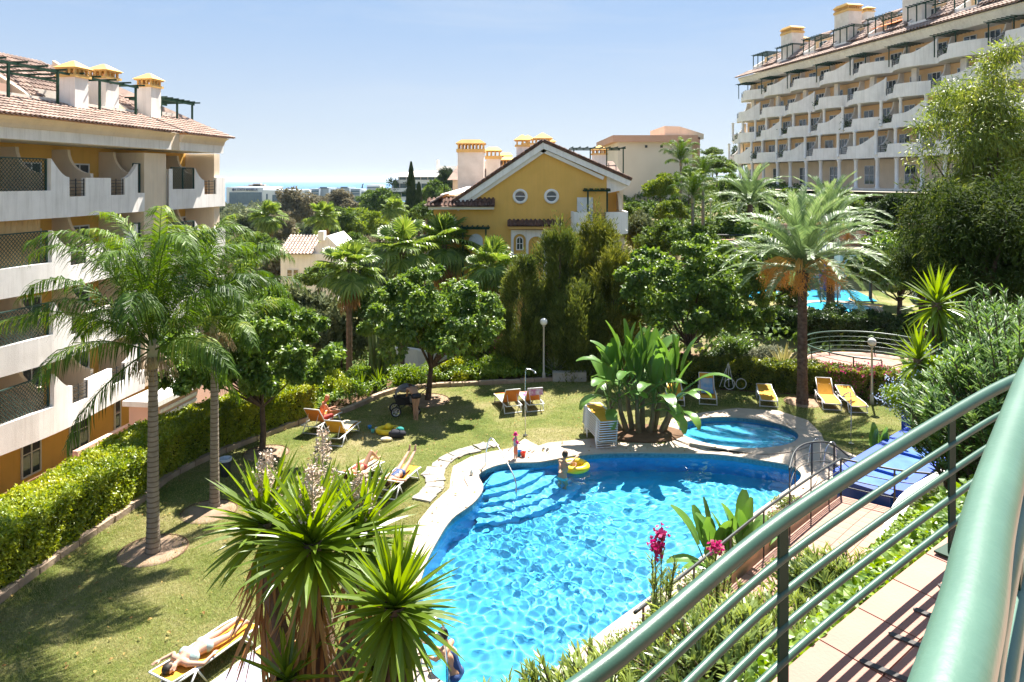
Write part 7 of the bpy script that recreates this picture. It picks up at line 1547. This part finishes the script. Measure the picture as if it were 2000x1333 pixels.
# the stack
p=G(1158,868)
for k in range(9):
    lab='stacked yellow sun lounger, %s from the bottom of the pile by the bird of paradise'%['','second','third','fourth','fifth','sixth','seventh','eighth'][k] if 0<k<8 else ('bottom sun lounger of the pile by the bird of paradise' if k==0 else 'top sun lounger of the pile by the bird of paradise')
    t=lounger(lab,(p.x+.25+.008*k,p.y+.35+.02*k,.03+.072*k),R(101),0,M_sling,group='sun loungers stacked in one pile')
# towels
def towel(label,pts,m,wd,parent=None,z=.02,seed=0):
    """strip of cloth along a 3-d path in world space; wd = width vector"""
    P=np.array(smoothline([tuple(q) for q in pts],5)); r=np.random.default_rng(seed); wv=np.array(tuple(wd)); n=len(P); k=6; V=[]
    for i in range(n):
        for j in range(k): s=(j/(k-1)-.5); V.append(P[i]+wv*s+[0,0,z+.012*math.sin(i*1.3+j*2.1)+r.normal(0,.003)])
    V=np.array(V); Q=np.array([[i*k+j,(i+1)*k+j,(i+1)*k+j+1,i*k+j+1] for i in range(n-1) for j in range(k-1)]); b=MB().add(V,[Q]); b.add(V-[0,0,.01],[Q[:,::-1]]); return single('towel',b,m,label,'towel',True)
def lpt(t,x,y,z):
    a=t.rotation_euler.z; return Vector((t.location.x+x*math.cos(a)-y*math.sin(a),t.location.y+x*math.sin(a)+y*math.cos(a),t.location.z+z))
def wvec(t,w_): a=t.rotation_euler.z; return Vector((-math.sin(a)*w_,math.cos(a)*w_,0))
def backpts(t,ang,x0=.27,L_=.68): a=R(ang); return [lpt(t,x0+L_*k/3*math.cos(a)-.02*math.sin(a),0,.34+L_*k/3*math.sin(a)) for k in range(4)]
tg=mat('green_white_towel',(.30,.52,.16),.95,.1,(.78,.78,.72),2.2); tf=mat('flowered_towel',(.72,.62,.66),.95,.1,(.50,.06,.22),7); tb_=mat('blue_towel',(.08,.28,.48),.95,.1,(.42,.42,.44),3.5); tw=mat('white_towel',(.60,.57,.52),.95,.1,(.58,.46,.18),5); tm=mat('mint_towel',(.22,.38,.32),.95,.1,(.55,.62,.55),9); tp_=mat('pink_blue_towel',(.50,.33,.35),.95,.1,(.20,.30,.42),3)
t=LG[2]; towel('green and white towel over the left orange lounger',[lpt(t,-.7,0,.33),lpt(t,-.2,0,.33),lpt(t,.2,0,.34)]+backpts(t,55)[1:],tg,wvec(t,.55))
t=LG[3]; towel('white flowered towel over the right orange lounger',[lpt(t,-.8,0,.33),lpt(t,-.2,0,.33),lpt(t,.2,0,.34)]+backpts(t,55)[1:]+[backpts(t,55)[-1]+Vector((.05,-.08,-.25))],tf,wvec(t,.58))
t=LG[4]; towel('blue patterned towel on the lounger under the clump',[lpt(t,-.4,0,.34),lpt(t,.2,0,.35)]+backpts(t,55)[1:3],tb_,wvec(t,.5))
t=LG[1]; towel('white and yellow towel heaped on the lounger beside the seated man',[lpt(t,-.9,0,.33),lpt(t,-.4,0,.38),lpt(t,.0,0,.33)],tw,wvec(t,.5))
t=LG[13]; towel('mint green cloth along the edge of the nearest lounger',[lpt(t,-.5,.34,.34),lpt(t,0,.38,.36),lpt(t,.5,.36,.34)],tm,wvec(t,.22)); towel('pink and pale blue towel spread on the nearest lounger',[lpt(t,-.3,-.02,.335),lpt(t,.4,-.02,.345),lpt(t,1.0,-.02,.36)],tp_,wvec(t,.52))
t=LG[9]; towel('pale towel spread under the person lying at left behind the yucca',[lpt(t,-.9,0,.33),lpt(t,0,0,.33),lpt(t,.25,0,.35)],tw,wvec(t,.5))
# lamps
M_globe=mat('globe_glass',(.78,.76,.70),.25,.5); M_post=mat('lamp_post_paint',(.48,.46,.40),.5,.3)
def lamp(label,p,h,r=.165):
    t=thing('globe_lamp',label,'street lamp',tuple(p)); part('post',MB().lathe([(.075,0),(.075,.35),(.045,.4),(.038,h-.35),(.07,h-.33),(.07,h-.28)],(0,0,0),12),M_post,t,True); part('globe',MB().ball((0,0,h-.28+r*.95),r,20,12),M_globe,t,True); return t
p=G(1062,745); lamp('white globe lamp on a pole at the corner of the kerb by the agave',(p.x,p.y,0),2.78)
p=G(1703,790); lamp('white globe lamp on the lawn in front of the round terrace',(p.x,p.y,0),2.62)
p=W(1636,635,41); lamp('white globe lamp on the upper lawn behind the date palm trunk',(p.x,p.y,.9),2.6)
for px,py,d,z,lab in ((1374,522,50,None,'globe lamp peeking above the glossy tree crown'),(1313,490,54,None,'globe lamp on the slope among the bushes left of the glossy tree'),(1388,405,62,None,'globe lamp beside the thin twin palms')):
    p=W(px,py,d); z=float(H(p.x,p.y)); lamp(lab,(p.x,p.y,z),max(2.6,p.z-z+.2),.17)
# bin
p=G(440,930); t=thing('litter_bin','small grey litter bin on the grass beside the slim palm trunk','bin',tuple(p)); part('bucket',MB().lathe([(.13,0),(.17,.5),(.18,.52),(.155,.5),(.12,.03)],(0,0,0),16),mat('grey_plastic',(.07,.08,.10),.6,.3),t,True); part('liner',MB().lathe([(.19,.47),(.195,.55),(.16,.55),(.14,.35)],(0,0,0),16,False),mat('bin_liner',(.45,.50,.58),.5,.3),t,True)
# toys and bags under the tree
M_toyy=mat('toy_yellow',(.85,.62,.02),.4,.4)
p=G(758,846); t=thing('inflatable_toy','yellow inflatable boat toy on the grass under the tree shade','toy',tuple(p)); b=MB(); a=np.linspace(0,2*PI,17); b.tube([(.36*math.cos(q),.26*math.sin(q),.1) for q in a],.1,8,False); part('tube',b,M_toyy,t,True); part('head',MB().ball((0,.0,.22),.13,12,8),M_toyy,t,True)
p=G(776,855); t=thing('beach_bag','dark beach bag with teal top beside the yellow inflatable','bag',tuple(p)); b=MB(); b.ball((0,0,.14),.26,12,8,(1.2,.8,.6)); part('bag_body',b,mat('bag_dark',(.03,.03,.04),.8,.2),t,True); part('bag_top',MB().ball((.08,.06,.26),.13,10,6,(1.2,1,.7)),mat('teal_cloth',(.02,.22,.2),.8,.2),t,True); part('handle',MB().tube(smoothline([(-.2,-.1,.25),(-.05,-.15,.45),(.12,-.12,.26)],4),.012,5),mat('bag_dark',(0,0,0)),t)
p=G(760,862); b=MB(); b.ball((p.x-.1,p.y,.06),.17,10,6,(1.3,.8,.45)); single('folded_towel',b,tw,'crumpled white towel at the left of the dark beach bag','towel',True)
for k,(px,py,c,lab) in enumerate([(722,838,(.05,.25,.55),'small blue toy on the grass left of the yellow inflatable'),(736,842,(.75,.75,.72),'small white toy on the grass left of the yellow inflatable'),(728,846,(.1,.4,.35),'small green toy on the grass left of the yellow inflatable')]):
    p=G(px,py); b=MB().lathe([(.05,0),(.075,.12),(.06,.12),(.04,.02)],(p.x,p.y,0),10); single('beach_toy',b,mat('toy_%s'%['blue','white','green'][k],c,.5,.3),lab,'toy',True,loc=(p.x,p.y,0))
# small things on the deck
def bucket(label,p,c,nm):
    t=thing('toy_bucket',label,'toy bucket',tuple(p)); mm=mat(nm,c,.45,.4); part('bucket',MB().lathe([(.065,0),(.085,.15),(.095,.155),(.08,.14),(.055,.02)],(0,0,0),14),mm,t,True); part('handle',MB().tube([(.085*math.cos(a),0,.15+.085*math.sin(a)) for a in np.linspace(0,PI,8)],.006,5),mm,t,True)
p=G(1011,893); bucket('blue toy bucket at the feet of the toddler',(p.x+.05,p.y,.045),(.02,.30,.62),'bucket_blue'); p=G(1022,895); bucket('red toy watering bucket right of the blue one',(p.x,p.y,.045),(.72,.08,.04),'bucket_red')
for px,py,lab,c in ((1061,878,'left of the dark pair of flip-flops lying on the deck',(.05,.05,.05)),(1069,879,'right of the dark pair of flip-flops lying on the deck',(.05,.05,.05)),(1034,880,'left of the pale pair of flip-flops on the deck near the toddler',(.4,.32,.25)),(1041,881,'right of the pale pair of flip-flops on the deck near the toddler',(.4,.32,.25))):
    p=G(px,py,.03); b=MB(); b.prism([(.045*math.cos(a)*(1+.15*math.sin(a)),.13*math.sin(a)) for a in np.arange(14)*2*PI/14],'z',0,.02); b.tube([(-.035,-.01,.02),(0,.05,.045),(.035,-.01,.02)],.006,4); b.xform(lambda x,y,z:(p.x+x*.9+y*.3,p.y+y-x*.3,p.z+z)); single('flip_flop',b,mat('sandal_%d'%int(c[0]*100),c,.8,.2),lab,'sandal',loc=tuple(p))
p=G(921,928,.045); b=MB(); b.ball((p.x,p.y,.1),.055,10,8,(1,1,1.5)); b.tube([(p.x,p.y,.15),(p.x,p.y,.22)],.02,6); single('glass_jug',b,mat('pale_plastic',(.62,.66,.6),.3,.5),'small pale bottle standing on the coping by the pool steps','bottle',True)
# ring float
p=G(1123,916,-.1); t=thing('swim_ring','yellow round baby float on the water next to the wading woman','pool float',(p.x,p.y,-.06)); a=np.linspace(0,2*PI,25); part('ring',MB().tube([(.36*math.cos(q),.36*math.sin(q),.05) for q in a],.11,10,False),M_toyy,t,True); part('seat',MB().lathe([(.27,.0),(.26,-.12),(.02,-.16)],(0,0,0),16,False),M_toyy,t,True)
# stroller
p=G(795,812); st=thing('stroller','grey hooded pushchair with big wheels in the shade of the tree','stroller',(p.x-.05,p.y+.15,0),R(15)); dk=mat('stroller_grey',(.19,.19,.195),.85,.15,(.15,.15,.155),5); bk=mat('stroller_black',(.02,.02,.022),.6,.3)
for x,y,r_ in ((-.42,-.28,.2),(-.42,.28,.2),(.38,-.2,.14),(.38,.2,.14)):
    b=MB(); b.tube([(x+r_*.86*math.cos(q),y,r_+r_*.86*math.sin(q)) for q in np.linspace(0,2*PI,19)],.03,6,False); w_=part('wheel',b,bk,st,True); b=MB(); b.tube([(x+r_*.72*math.cos(q),y,r_+r_*.72*math.sin(q)) for q in np.linspace(0,2*PI,19)],.012,5,False)
    for q in np.arange(6)*PI/3: b.tube([(x,y,r_),(x+r_*.7*math.cos(q),y,r_+r_*.7*math.sin(q))],.008,4)
    link('rim',b.mesh('rim',M_shutter),w_)
b=MB()
for s in (-.24,.24): b.tube([(-.42,s*1.1,.2),(.1,s,.55),(.75,s,1.0)],.016,6); b.tube([(.38,s*.85,.14),(.0,s,.5),(-.25,s,.7)],.016,6)
b.tube([(.75,-.24,1.0),(.75,.24,1.0)],.022,6); b.tube([(-.42,-.28,.2),(-.42,.28,.2)],.014,6); part('frame',b,bk,st,True)
b=MB(); b.hexa([(-.35,-.2,.42),(.35,-.2,.42),(.35,.2,.42),(-.35,.2,.42)],[(-.5,-.24,.72),(.45,-.24,.72),(.45,.24,.72),(-.5,.24,.72)]); part('seat',b,bk,st)
b=MB(); V=[]; n=8
for i in range(n+1):
    a=R(-10)+R(165)*i/n; V+=[(.02-.44*math.cos(a),y,.74+.44*math.sin(a)*(1 if abs(y)<.2 else .86)) for y in (-.27,-.2,0,.2,.27)]
b.add(V,[np.array([[5*i+j,5*i+5+j,5*i+6+j,5*i+1+j] for i in range(n) for j in range(4)])]); part('hood',b,dk,st,True)
b=MB(); b.tube([(.1,-.24,.62),(.45,-.26,.64)],.14,8); b.ball((.05,0,.98),.3,12,8,(1.4,.9,.45)); part('blanket',b,dk,st,True)
# ================================================================ PEOPLE
def skinmat(nm,c): return mat(nm,c,.55,.3,tuple(k*.92 for k in c),8,**{'Subsurface Weight':.0})
def capsule(mb,a,b,ra,rb,n=10,fl=None):
    a=np.array(tuple(a),float); b=np.array(tuple(b),float); L_=np.linalg.norm(b-a)+1e-6; T=(b-a)/L_; ref=np.array([0,0,1.]) if abs(T[2])<.9 else np.array([0,1.,0]); A=np.cross(T,ref); A/=np.linalg.norm(A); B=np.cross(T,A); V=[];rows=0
    sa=(1,1) if fl is None else fl
    for k,(c,r_,off) in enumerate([(a,ra,q) for q in (-.98,-.8,-.45,0)]+[(b,rb,q) for q in (0,.45,.8,.98)]):
        rr=r_*math.sqrt(max(1e-4,1-off*off)); cc=c+T*off*r_
        V+=[cc+A*math.cos(t)*rr*sa[0]+B*math.sin(t)*rr*sa[1] for t in np.arange(n)*2*PI/n]; rows+=1
    i=np.arange(n); j=(i+1)%n; mb.add(V,[np.concatenate([np.stack([q*n+i,q*n+j,(q+1)*n+j,(q+1)*n+i],1) for q in range(rows-1)])[:,::-1],list(range(n)),[(rows-1)*n+q for q in range(n)][::-1]])
def remeshed(mb,nm,m,voxel=.012,smooth=4):
    me=mb.mesh(nm,m); o=bpy.data.objects.new('tmp',me); COL.objects.link(o); md=o.modifiers.new('r','REMESH'); md.mode='VOXEL'; md.voxel_size=voxel; sm=o.modifiers.new('s','SMOOTH'); sm.iterations=smooth; sm.factor=.5
    dg=bpy.context.evaluated_depsgraph_get(); dg.update(); out=bpy.data.meshes.new_from_object(o.evaluated_get(dg)); bpy.data.objects.remove(o); out.name=nm
    out.polygons.foreach_set('use_smooth',np.ones(len(out.polygons),bool)); out.materials.clear(); out.materials.append(m); return out
def V3(*a): return np.array(a,float)
def person(label,loc,rz,J,skin,hair,hairm,garments,s=1.,female=True,hands=True,group=None):
    """J joints: pelvis,chest,neck,head + face dir, sh/el/wr l,r, hp/kn/an/to l,r  in local metres for a 1.7 m adult"""
    t=thing('person',label,'person',tuple(loc),rz,group); J={k:np.array(v,float)*s for k,v in J.items()}; mb=MB(); c=lambda a,b,ra,rb,fl=None: capsule(mb,a,b,ra*s,rb*s,10,fl)
    P,C,Nk,Hd=J['pelvis'],J['chest'],J['neck'],J['head']; face=nrm(J['face'])
    wd=J['shr']-J['shl']; wd/=np.linalg.norm(wd); mid=(P+C)/2; dn=nrm(C-P)
    for o_ in (-.5,.5): q=wd*.055*2*o_*s; c(P+q,mid+q*.8,.105,.085); c(mid+q*.8,C+q*1.35,.085,.10)
    c(P,C,.10,.10); c(C,Nk,.09,.055); c(J['shl'],J['shr'],.06,.06); c(C+dn*.02,(J['shl']+J['shr'])/2,.1,.075)
    c(Nk,Hd-face*.01*s,.048,.05)
    hu=nrm(Hd-Nk); c(Hd-hu*.03*s+face*.012*s,Hd+hu*.045*s-face*.01*s,.074,.088); c(Hd-hu*.075*s+face*.035*s,Hd-hu*.04*s+face*.02*s,.04,.055)  # jaw
    c(Hd+face*.085*s-hu*.005*s,Hd+face*.105*s-hu*.025*s,.012,.015); side=np.cross(face,hu); 
    for sg in (-1,1):
        c(Hd+side*sg*.085*s-hu*.015*s,Hd+side*sg*.09*s+hu*.01*s,.017,.02)
        c(Hd+side*sg*.03*s+face*.078*s+hu*.03*s,Hd+side*sg*.012*s+face*.082*s+hu*.03*s,.014,.012)
    c(Hd+face*.078*s-hu*.055*s+side*.012*s,Hd+face*.078*s-hu*.055*s-side*.012*s,.014,.014)
    for k in 'lr':
        S_,E,Wr=J['sh'+k],J['el'+k],J['wr'+k]; c(S_,E,.052,.038); c(E,Wr,.038,.025); d=nrm(J['hd'+k]) if 'hd'+k in J else nrm(Wr-E); pl=np.cross(d,nrm(J['pn'+k]) if 'pn'+k in J else V3(0,0,1)); pl=nrm(pl+1e-6); nn_=np.cross(pl,d)
        c(Wr,Wr+d*.075*s+pl*.016*s,.024,.021); c(Wr,Wr+d*.075*s-pl*.016*s,.024,.021)
        for f,(o_,L_) in enumerate(((-.033,.062),(-.011,.078),(.011,.082),(.033,.07))):
            b0=Wr+d*.08*s+pl*o_*s; b1=b0+nrm(d+pl*o_*3)*L_*.55*s-nn_*.008*s; b2=b1+nrm(d+pl*o_*3-nn_*.5)*L_*.45*s; c(b0,b1,.0095,.009); c(b1,b2,.009,.0075)
        sg=1 if k=='l' else -1; b0=Wr+d*.02*s+pl*sg*.03*s; b1=b0+nrm(d*.8+pl*sg)*.045*s; c(b0,b1,.013,.011); c(b1,b1+nrm(d+pl*sg*.4)*.03*s,.011,.009)
        Hp,K,A_,T_2=J['hp'+k],J['kn'+k],J['an'+k],J['to'+k]; c(P,Hp,.1,.095); c(Hp,K,.088,.054); c(K,K+(A_-K)*.35,.052,.056); c(K+(A_-K)*.35,A_,.054,.034); c(A_,T_2,.038,.026); c(A_+(A_-K)/np.linalg.norm(A_-K)*.03*s,T_2,.036,.022); tb2=nrm(T_2-A_); c(T_2,T_2+tb2*.03*s+side*.0,.03,.018)
    link('body',remeshed(mb,'body',skin,.0125*s,3),t)
    # hair
    hb=MB(); 
    if hair:
        capsule(hb,Hd+hu*.02*s-face*.02*s,Hd+hu*.05*s-face*.012*s,.098*s,.094*s)
        if hair=='bun': capsule(hb,Hd+hu*.09*s-face*.09*s,Hd+hu*.1*s-face*.1*s,.04*s,.035*s)
        if hair=='long': capsule(hb,Hd-face*.04*s,Hd-face*.06*s-hu*.2*s,.09*s,.05*s); capsule(hb,Hd-face*.05*s+side*.03*s,Hd-face*.03*s-hu*.16*s+side*.05*s,.06*s,.04*s)
        if hair=='short': capsule(hb,Hd-face*.035*s,Hd-face*.04*s-hu*.03*s,.088*s,.08*s)
        link('hair',remeshed(hb,'hair',hairm,.014*s,2),t)
    # eyes, lips
    eb=MB(); 
    for sg in (-1,1): eb.ball(tuple(Hd+side*sg*.032*s+face*.083*s+hu*.012*s),.011*s,8,6)
    link('eyes',eb.mesh('eyes',mat('eye',(.03,.02,.015),.2,.6),True),t); eb=MB(); eb.ball(tuple(Hd+face*.088*s-hu*.055*s),.016*s,8,6,(1,1,.5)); link('lips',eb.mesh('lips',mat('lips',(.42,.13,.11),.5,.4),True),t)
    for nm,m,segs in garments:
        gb=MB()
        for a,b_,ra,rb in segs:
            capsule(gb,J[a] if isinstance(a,str) else np.array(a)*s,J[b_] if isinstance(b_,str) else np.array(b_)*s,ra*s,rb*s)
        link(nm,remeshed(gb,nm,m,.014*s,2),t)
    return t
sk1=skinmat('skin_light',(.46,.27,.19)); sk2=skinmat('skin_sunburnt',(.55,.23,.13)); sk3=skinmat('skin_tanned',(.45,.25,.15)); hr1=mat('dark_hair',(.02,.014,.01),.6,.3); hr2=mat('brown_hair',(.07,.04,.022),.6,.3); hr3=mat('fair_hair',(.45,.3,.15),.6,.3)
bkn=mat('black_bikini',(.02,.02,.025),.6,.3); navy=mat('navy_swimsuit',(.03,.06,.16),.6,.3); mint=mat('pale_bikini',(.34,.44,.42),.7,.2); teal=mat('aqua_swim_shorts',(.05,.48,.50),.6,.3); grey=mat('striped_rash_vest',(.32,.33,.40),.8,.2); pinkm=mat('hot_pink',(.75,.02,.16),.6,.3); redsh=mat('red_shorts',(.35,.05,.04),.7,.2)
# standing template (facing +x)
def body(pel,torso_dir,face,legs,arms,up=None):
    """pel: pelvis; torso_dir: unit dir spine; legs: dict l/r (knee offset, ankle offset from knee, toe off); arms: l/r (elbow offset, wrist offset)"""
    pel=V3(*pel); td=nrm(V3(*torso_dir)); f=nrm(V3(*face)); sd=nrm(np.cross(td,up if up is not None else f))*-1
    J={'pelvis':pel,'chest':pel+td*.30,'neck':pel+td*.50,'head':pel+td*.50+nrm(td*.75+V3(*legs.get('hdir',(0,0,.3))))*.17,'face':f}
    for k,sg in (('l',1),('r',-1)):
        J['sh'+k]=pel+td*.44+sd*sg*.165; J['hp'+k]=pel-td*.06+sd*sg*.09
        J['kn'+k]=J['hp'+k]+V3(*legs[k][0]); J['an'+k]=J['kn'+k]+V3(*legs[k][1]); J['to'+k]=J['an'+k]+V3(*legs[k][2])
        J['el'+k]=J['sh'+k]+V3(*arms[k][0]); J['wr'+k]=J['el'+k]+V3(*arms[k][1])
        if len(arms[k])>2: J['hd'+k]=V3(*arms[k][2])
    return J
# 1 man sitting sideways on lounger, reading (faces +x local)
L0=LG[0]; p=lpt(L0,.05,.0,.0); loc=(p.x,p.y,0)
J=body((0,0,.43),(.28,0,.96),(1,0,-.45),{'l':((.40,.10,.04),(.06,.02,-.40),(.14,0,-.03)),'r':((.40,-.12,.03),(.02,-.02,-.40),(.14,0,-.03)),'hdir':(.35,0,.4)},{'l':((.16,.03,-.24),(.22,-.08,.02)),'r':((.15,-.03,-.24),(.23,.08,.02))})
person('bare-chested sunburnt man sitting on the orange-backed lounger looking at his hands',loc,R(28),J,sk2,None,hr1,[('shorts',redsh,[('hpl','knl',.098,.07),('hpr','knr',.098,.07),('pelvis','pelvis',.125,.125)])],1.0,False)
# 2 woman bending over stroller (back to the camera), facing -x +y
J=body((0,0,.90),(.90,.0,.30),(.6,0,-.8),{'l':((.03,.06,-.43),(-.06,.0,-.42),(.15,0,-.04)),'r':((.06,-.03,-.43),(.0,-.02,-.42),(.15,0,-.04)),'hdir':(.7,0,-.3)},{'l':((.12,.02,-.26),(.16,0,-.16)),'r':((.12,-.02,-.26),(.16,0,-.16))},up=V3(.3,0,-.9))
p=G(812,820); person('woman in a black bikini bending forward over the pushchair',(p.x,p.y,0),R(118),J,sk3,'short',hr2,[('bikini_bottom',bkn,[('hpl','hpr',.108,.108),('pelvis','pelvis',.122,.122)]),('bikini_top',bkn,[('chest','chest',.125,.125)])],1.02)
# 3 toddler
J=body((0,0,.80),(0,0,1),(.9,0,.1),{'l':((.03,.02,-.40),(-.02,0,-.36),(.13,0,-.04)),'r':((-.02,-.02,-.40),(-.03,0,-.36),(.13,0,-.04)),'hdir':(0,0,.3)},{'l':((.02,.14,-.20),(.16,.06,-.12)),'r':((.05,-.13,-.2),(.18,-.05,-.1))})
p=G(1007,896,.045); tod=person('toddler in a hot pink sun hat and armbands standing at the pool edge',(p.x,p.y,.045),R(20),J,sk1,None,hr3,[('rash_vest',grey,[('pelvis','chest',.135,.14),('chest','neck',.135,.07)]),('shorts',mat('coral_shorts',(.72,.2,.1),.7,.2),[('hpl','knl',.1,.08),('hpr','knr',.1,.08)]),('armband',pinkm,[((-.02,.24,1.12),(-.01,.27,1.06),.085,.085)]),('armband',pinkm,[((.0,-.24,1.12),(.02,-.27,1.06),.085,.085)]),('sun_hat',pinkm,[((0,0,1.52),(0,0,1.55),.125,.11)])],.52)
b=MB().lathe([(.10,.0),(.17,-.03),(.175,-.04),(.1,-.01)],(0,0,1.50),18,False); b.xform(lambda x,y,z:(x*.52,y*.52,z*.52)); link('hat_brim',b.mesh('hat_brim',pinkm,True),tod)
# 4 wading woman beside baby float
J=body((0,0,.92),(.25,.1,.95),(.9,.2,-.1),{'l':((.1,.05,-.42),(-.05,0,-.42),(.15,0,-.03)),'r':((-.02,-.05,-.42),(-.08,0,-.42),(.15,0,-.03)),'hdir':(.1,0,.4)},{'l':((.22,.12,-.03),(.22,.05,.08)),'r':((-.12,-.2,-.12),(-.16,-.16,.02))})
p=G(1098,932,-.1); person('woman wading in the pool reaching towards the yellow baby float',(p.x,p.y,-1.05),R(35),J,sk3,'bun',hr2,[('swim_top',teal,[('chest','chest',.125,.125)]),('swim_bottom',teal,[('hpl','hpr',.11,.11)])],1.0)
# 5 baby in float
J=body((0,0,.50),(0,.0,1),(-.7,-.6,.1),{'l':((.3,.1,.0),(.05,0,-.32),(.12,0,-.03)),'r':((.3,-.1,0),(.05,0,-.32),(.12,0,-.03)),'hdir':(0,0,.3)},{'l':((.1,.15,-.12),(.2,.06,-.02)),'r':((.1,-.15,-.12),(.2,-.06,-.02))})
p=G(1123,916,-.1); person('baby sitting in the middle of the yellow float',(p.x-.03,p.y,-.32),R(200),J,sk1,'short',hr3,[('swim_vest',M_toyy,[('chest','chest',.13,.13)])],.42)
# 6 woman at ladder
J=body((0,0,.92),(-.35,.15,.9),(-.85,.4,-.1),{'l':((-.15,.05,-.40),(.15,0,-.40),(-.15,0,-.03)),'r':((-.05,-.05,-.42),(.12,0,-.40),(-.15,0,-.03)),'hdir':(-.2,0,.4)},{'l':((-.20,-.02,-.13),(-.24,.02,.10)),'r':((-.16,.1,-.2),(-.22,.1,.02))},up=V3(-.9,.3,0))
p=G(882,1318,-.1); person('woman with a dark bun in the water holding the ladder at the bottom corner',(p.x+.08,p.y+.02,-.98),0,J,sk3,'bun',hr1,[('swimsuit',navy,[('pelvis','chest',.128,.128),('chest','chest',.13,.13),('hpl','hpr',.108,.108)])],1.0)
# 7 sunbather lying face down on lounger (head +x)
def lying(back=False):
    z=.44
    J={'pelvis':(0,0,z),'chest':(.30,0,z),'neck':(.50,0,z),'head':(.66,.0,z-.0),'face':(.1,.9,-.25 if not back else .9),'hpl':(-.06,.09,z),'hpr':(-.06,-.09,z),'knl':(-.48,.13,z-.04),'knr':(-.48,-.10,z-.04),'anl':(-.88,.13,z+.0),'anr':(-.88,-.07,z+.0),'tol':(-1.0,.14,z-.08 if not back else z+.1),'tor':(-1.0,-.06,z-.08 if not back else z+.1),'shl':(.44,.17,z),'shr':(.44,-.17,z),'ell':(.24,.34,z-.07),'elr':(.30,-.38,z-.07),'wrl':(.02,.30,z-.05),'wrr':(.52,-.46,z-.09)}
    return J
t=LG[12]; p=lpt(t,.12,0,0); person('sunbathing woman lying face down at bottom left',(p.x,p.y,.0),HS,lying(),sk1,'short',hr1,[('bikini_bottom',mint,[('hpl','hpr',.105,.105),('pelvis','pelvis',.115,.115)]),('bikini_strap',mint,[((.27,-.12,.44),(.27,.12,.44),.109,.109)])],1.0)
J=lying(True); J.update({'knl':(-.40,.12,.78),'anl':(-.74,.13,.46),'tol':(-.9,.13,.44)})
t=LG[9]; p=lpt(t,-.1,0,0); person('person lying with one knee raised on the left lounger behind the yucca',(p.x,p.y,-.03),t.rotation_euler.z,J,sk3,'short',hr2,[('swimsuit',redsh,[('hpl','hpr',.108,.108),('pelvis','chest',.12,.12)])],1.0)
J=lying(True); J.update({'knl':(-.44,.12,.62),'knr':(-.44,-.09,.60),'anl':(-.84,.12,.82),'anr':(-.84,-.07,.80),'tol':(-.88,.12,.95),'tor':(-.88,-.07,.93)})
t=LG[10]; p=lpt(t,-.1,0,0); person('person lying with feet in the air on the right lounger behind the yucca',(p.x,p.y,-.03),t.rotation_euler.z,J,sk1,'short',hr2,[('swimsuit',navy,[('hpl','hpr',.108,.108),('pelvis','chest',.12,.12)])],1.0)
# bicycle / folded parasol under the hedge
p=G(1412,772); b=MB(); 
for k in range(4): a=R(50+20*k); b.tube([(p.x+.2*k,p.y+.5,.2),(p.x+.2*k+.5*math.cos(a),p.y+.6,.2+1.0*math.sin(a))],.012,5)
b.tube([(p.x+.45+.22*math.cos(q),p.y+.55,.3+.22*math.sin(q)) for q in np.linspace(0,2*PI,15)],.016,5,False); b.tube([(p.x+.95+.22*math.cos(q),p.y+.6,.3+.22*math.sin(q)) for q in np.linspace(0,2*PI,15)],.016,5,False)
single('folded_pushchair',b,M_shutter,'folded white-framed pushchair leaning against the hedge by the blue towel','pushchair')
r=np.random.default_rng(55); P=r.uniform((-11,12),(15,32),(1500,2)); k=(inpoly(P[:,0],P[:,1],LAWN)|inpoly(P[:,0],P[:,1],DEG))&~inpoly(P[:,0],P[:,1],PL)&~inpoly(P[:,0],P[:,1],KL); P=P[k]; n=len(P)
V,F_=scatter(tpl_leaf(.6),np.column_stack([P,np.full(n,.055)]),np.column_stack([r.normal(size=(n,2)),np.zeros(n)]),np.array([0,0,1.])+rdir(r,n)*.4,.09*r.uniform(.5,1.2,n)); o=link('fallen_leaves',mkmesh('fallen_leaves',V,F_,leafmat('fallen_leaf',(.16,.09,.03),(.34,.24,.08),.1,.8,.1))); setp(o,'scattered dry leaves fallen on the lawn and deck','leaves',kind='stuff')
# ================================================================ HAZE
hb=MB(); hb.bx(-11000,11000,-80,15000,-62.5,60); hm=bpy.data.materials.new('haze_air'); hm.use_nodes=True; q=hm.node_tree; q.nodes.remove(q.nodes['Principled BSDF']); pv=q.nodes.new('ShaderNodeVolumePrincipled')
pv.inputs['Color'].default_value=(.62,.78,.95,1); pv.inputs['Density'].default_value=.00006; pv.inputs['Anisotropy'].default_value=.3; q.links.new(pv.outputs[0],q.nodes['Material Output'].inputs['Volume'])
o=link('haze',hb.mesh('haze',hm)); setp(o,'thin sea haze over the whole valley','haze',kind='stuff')
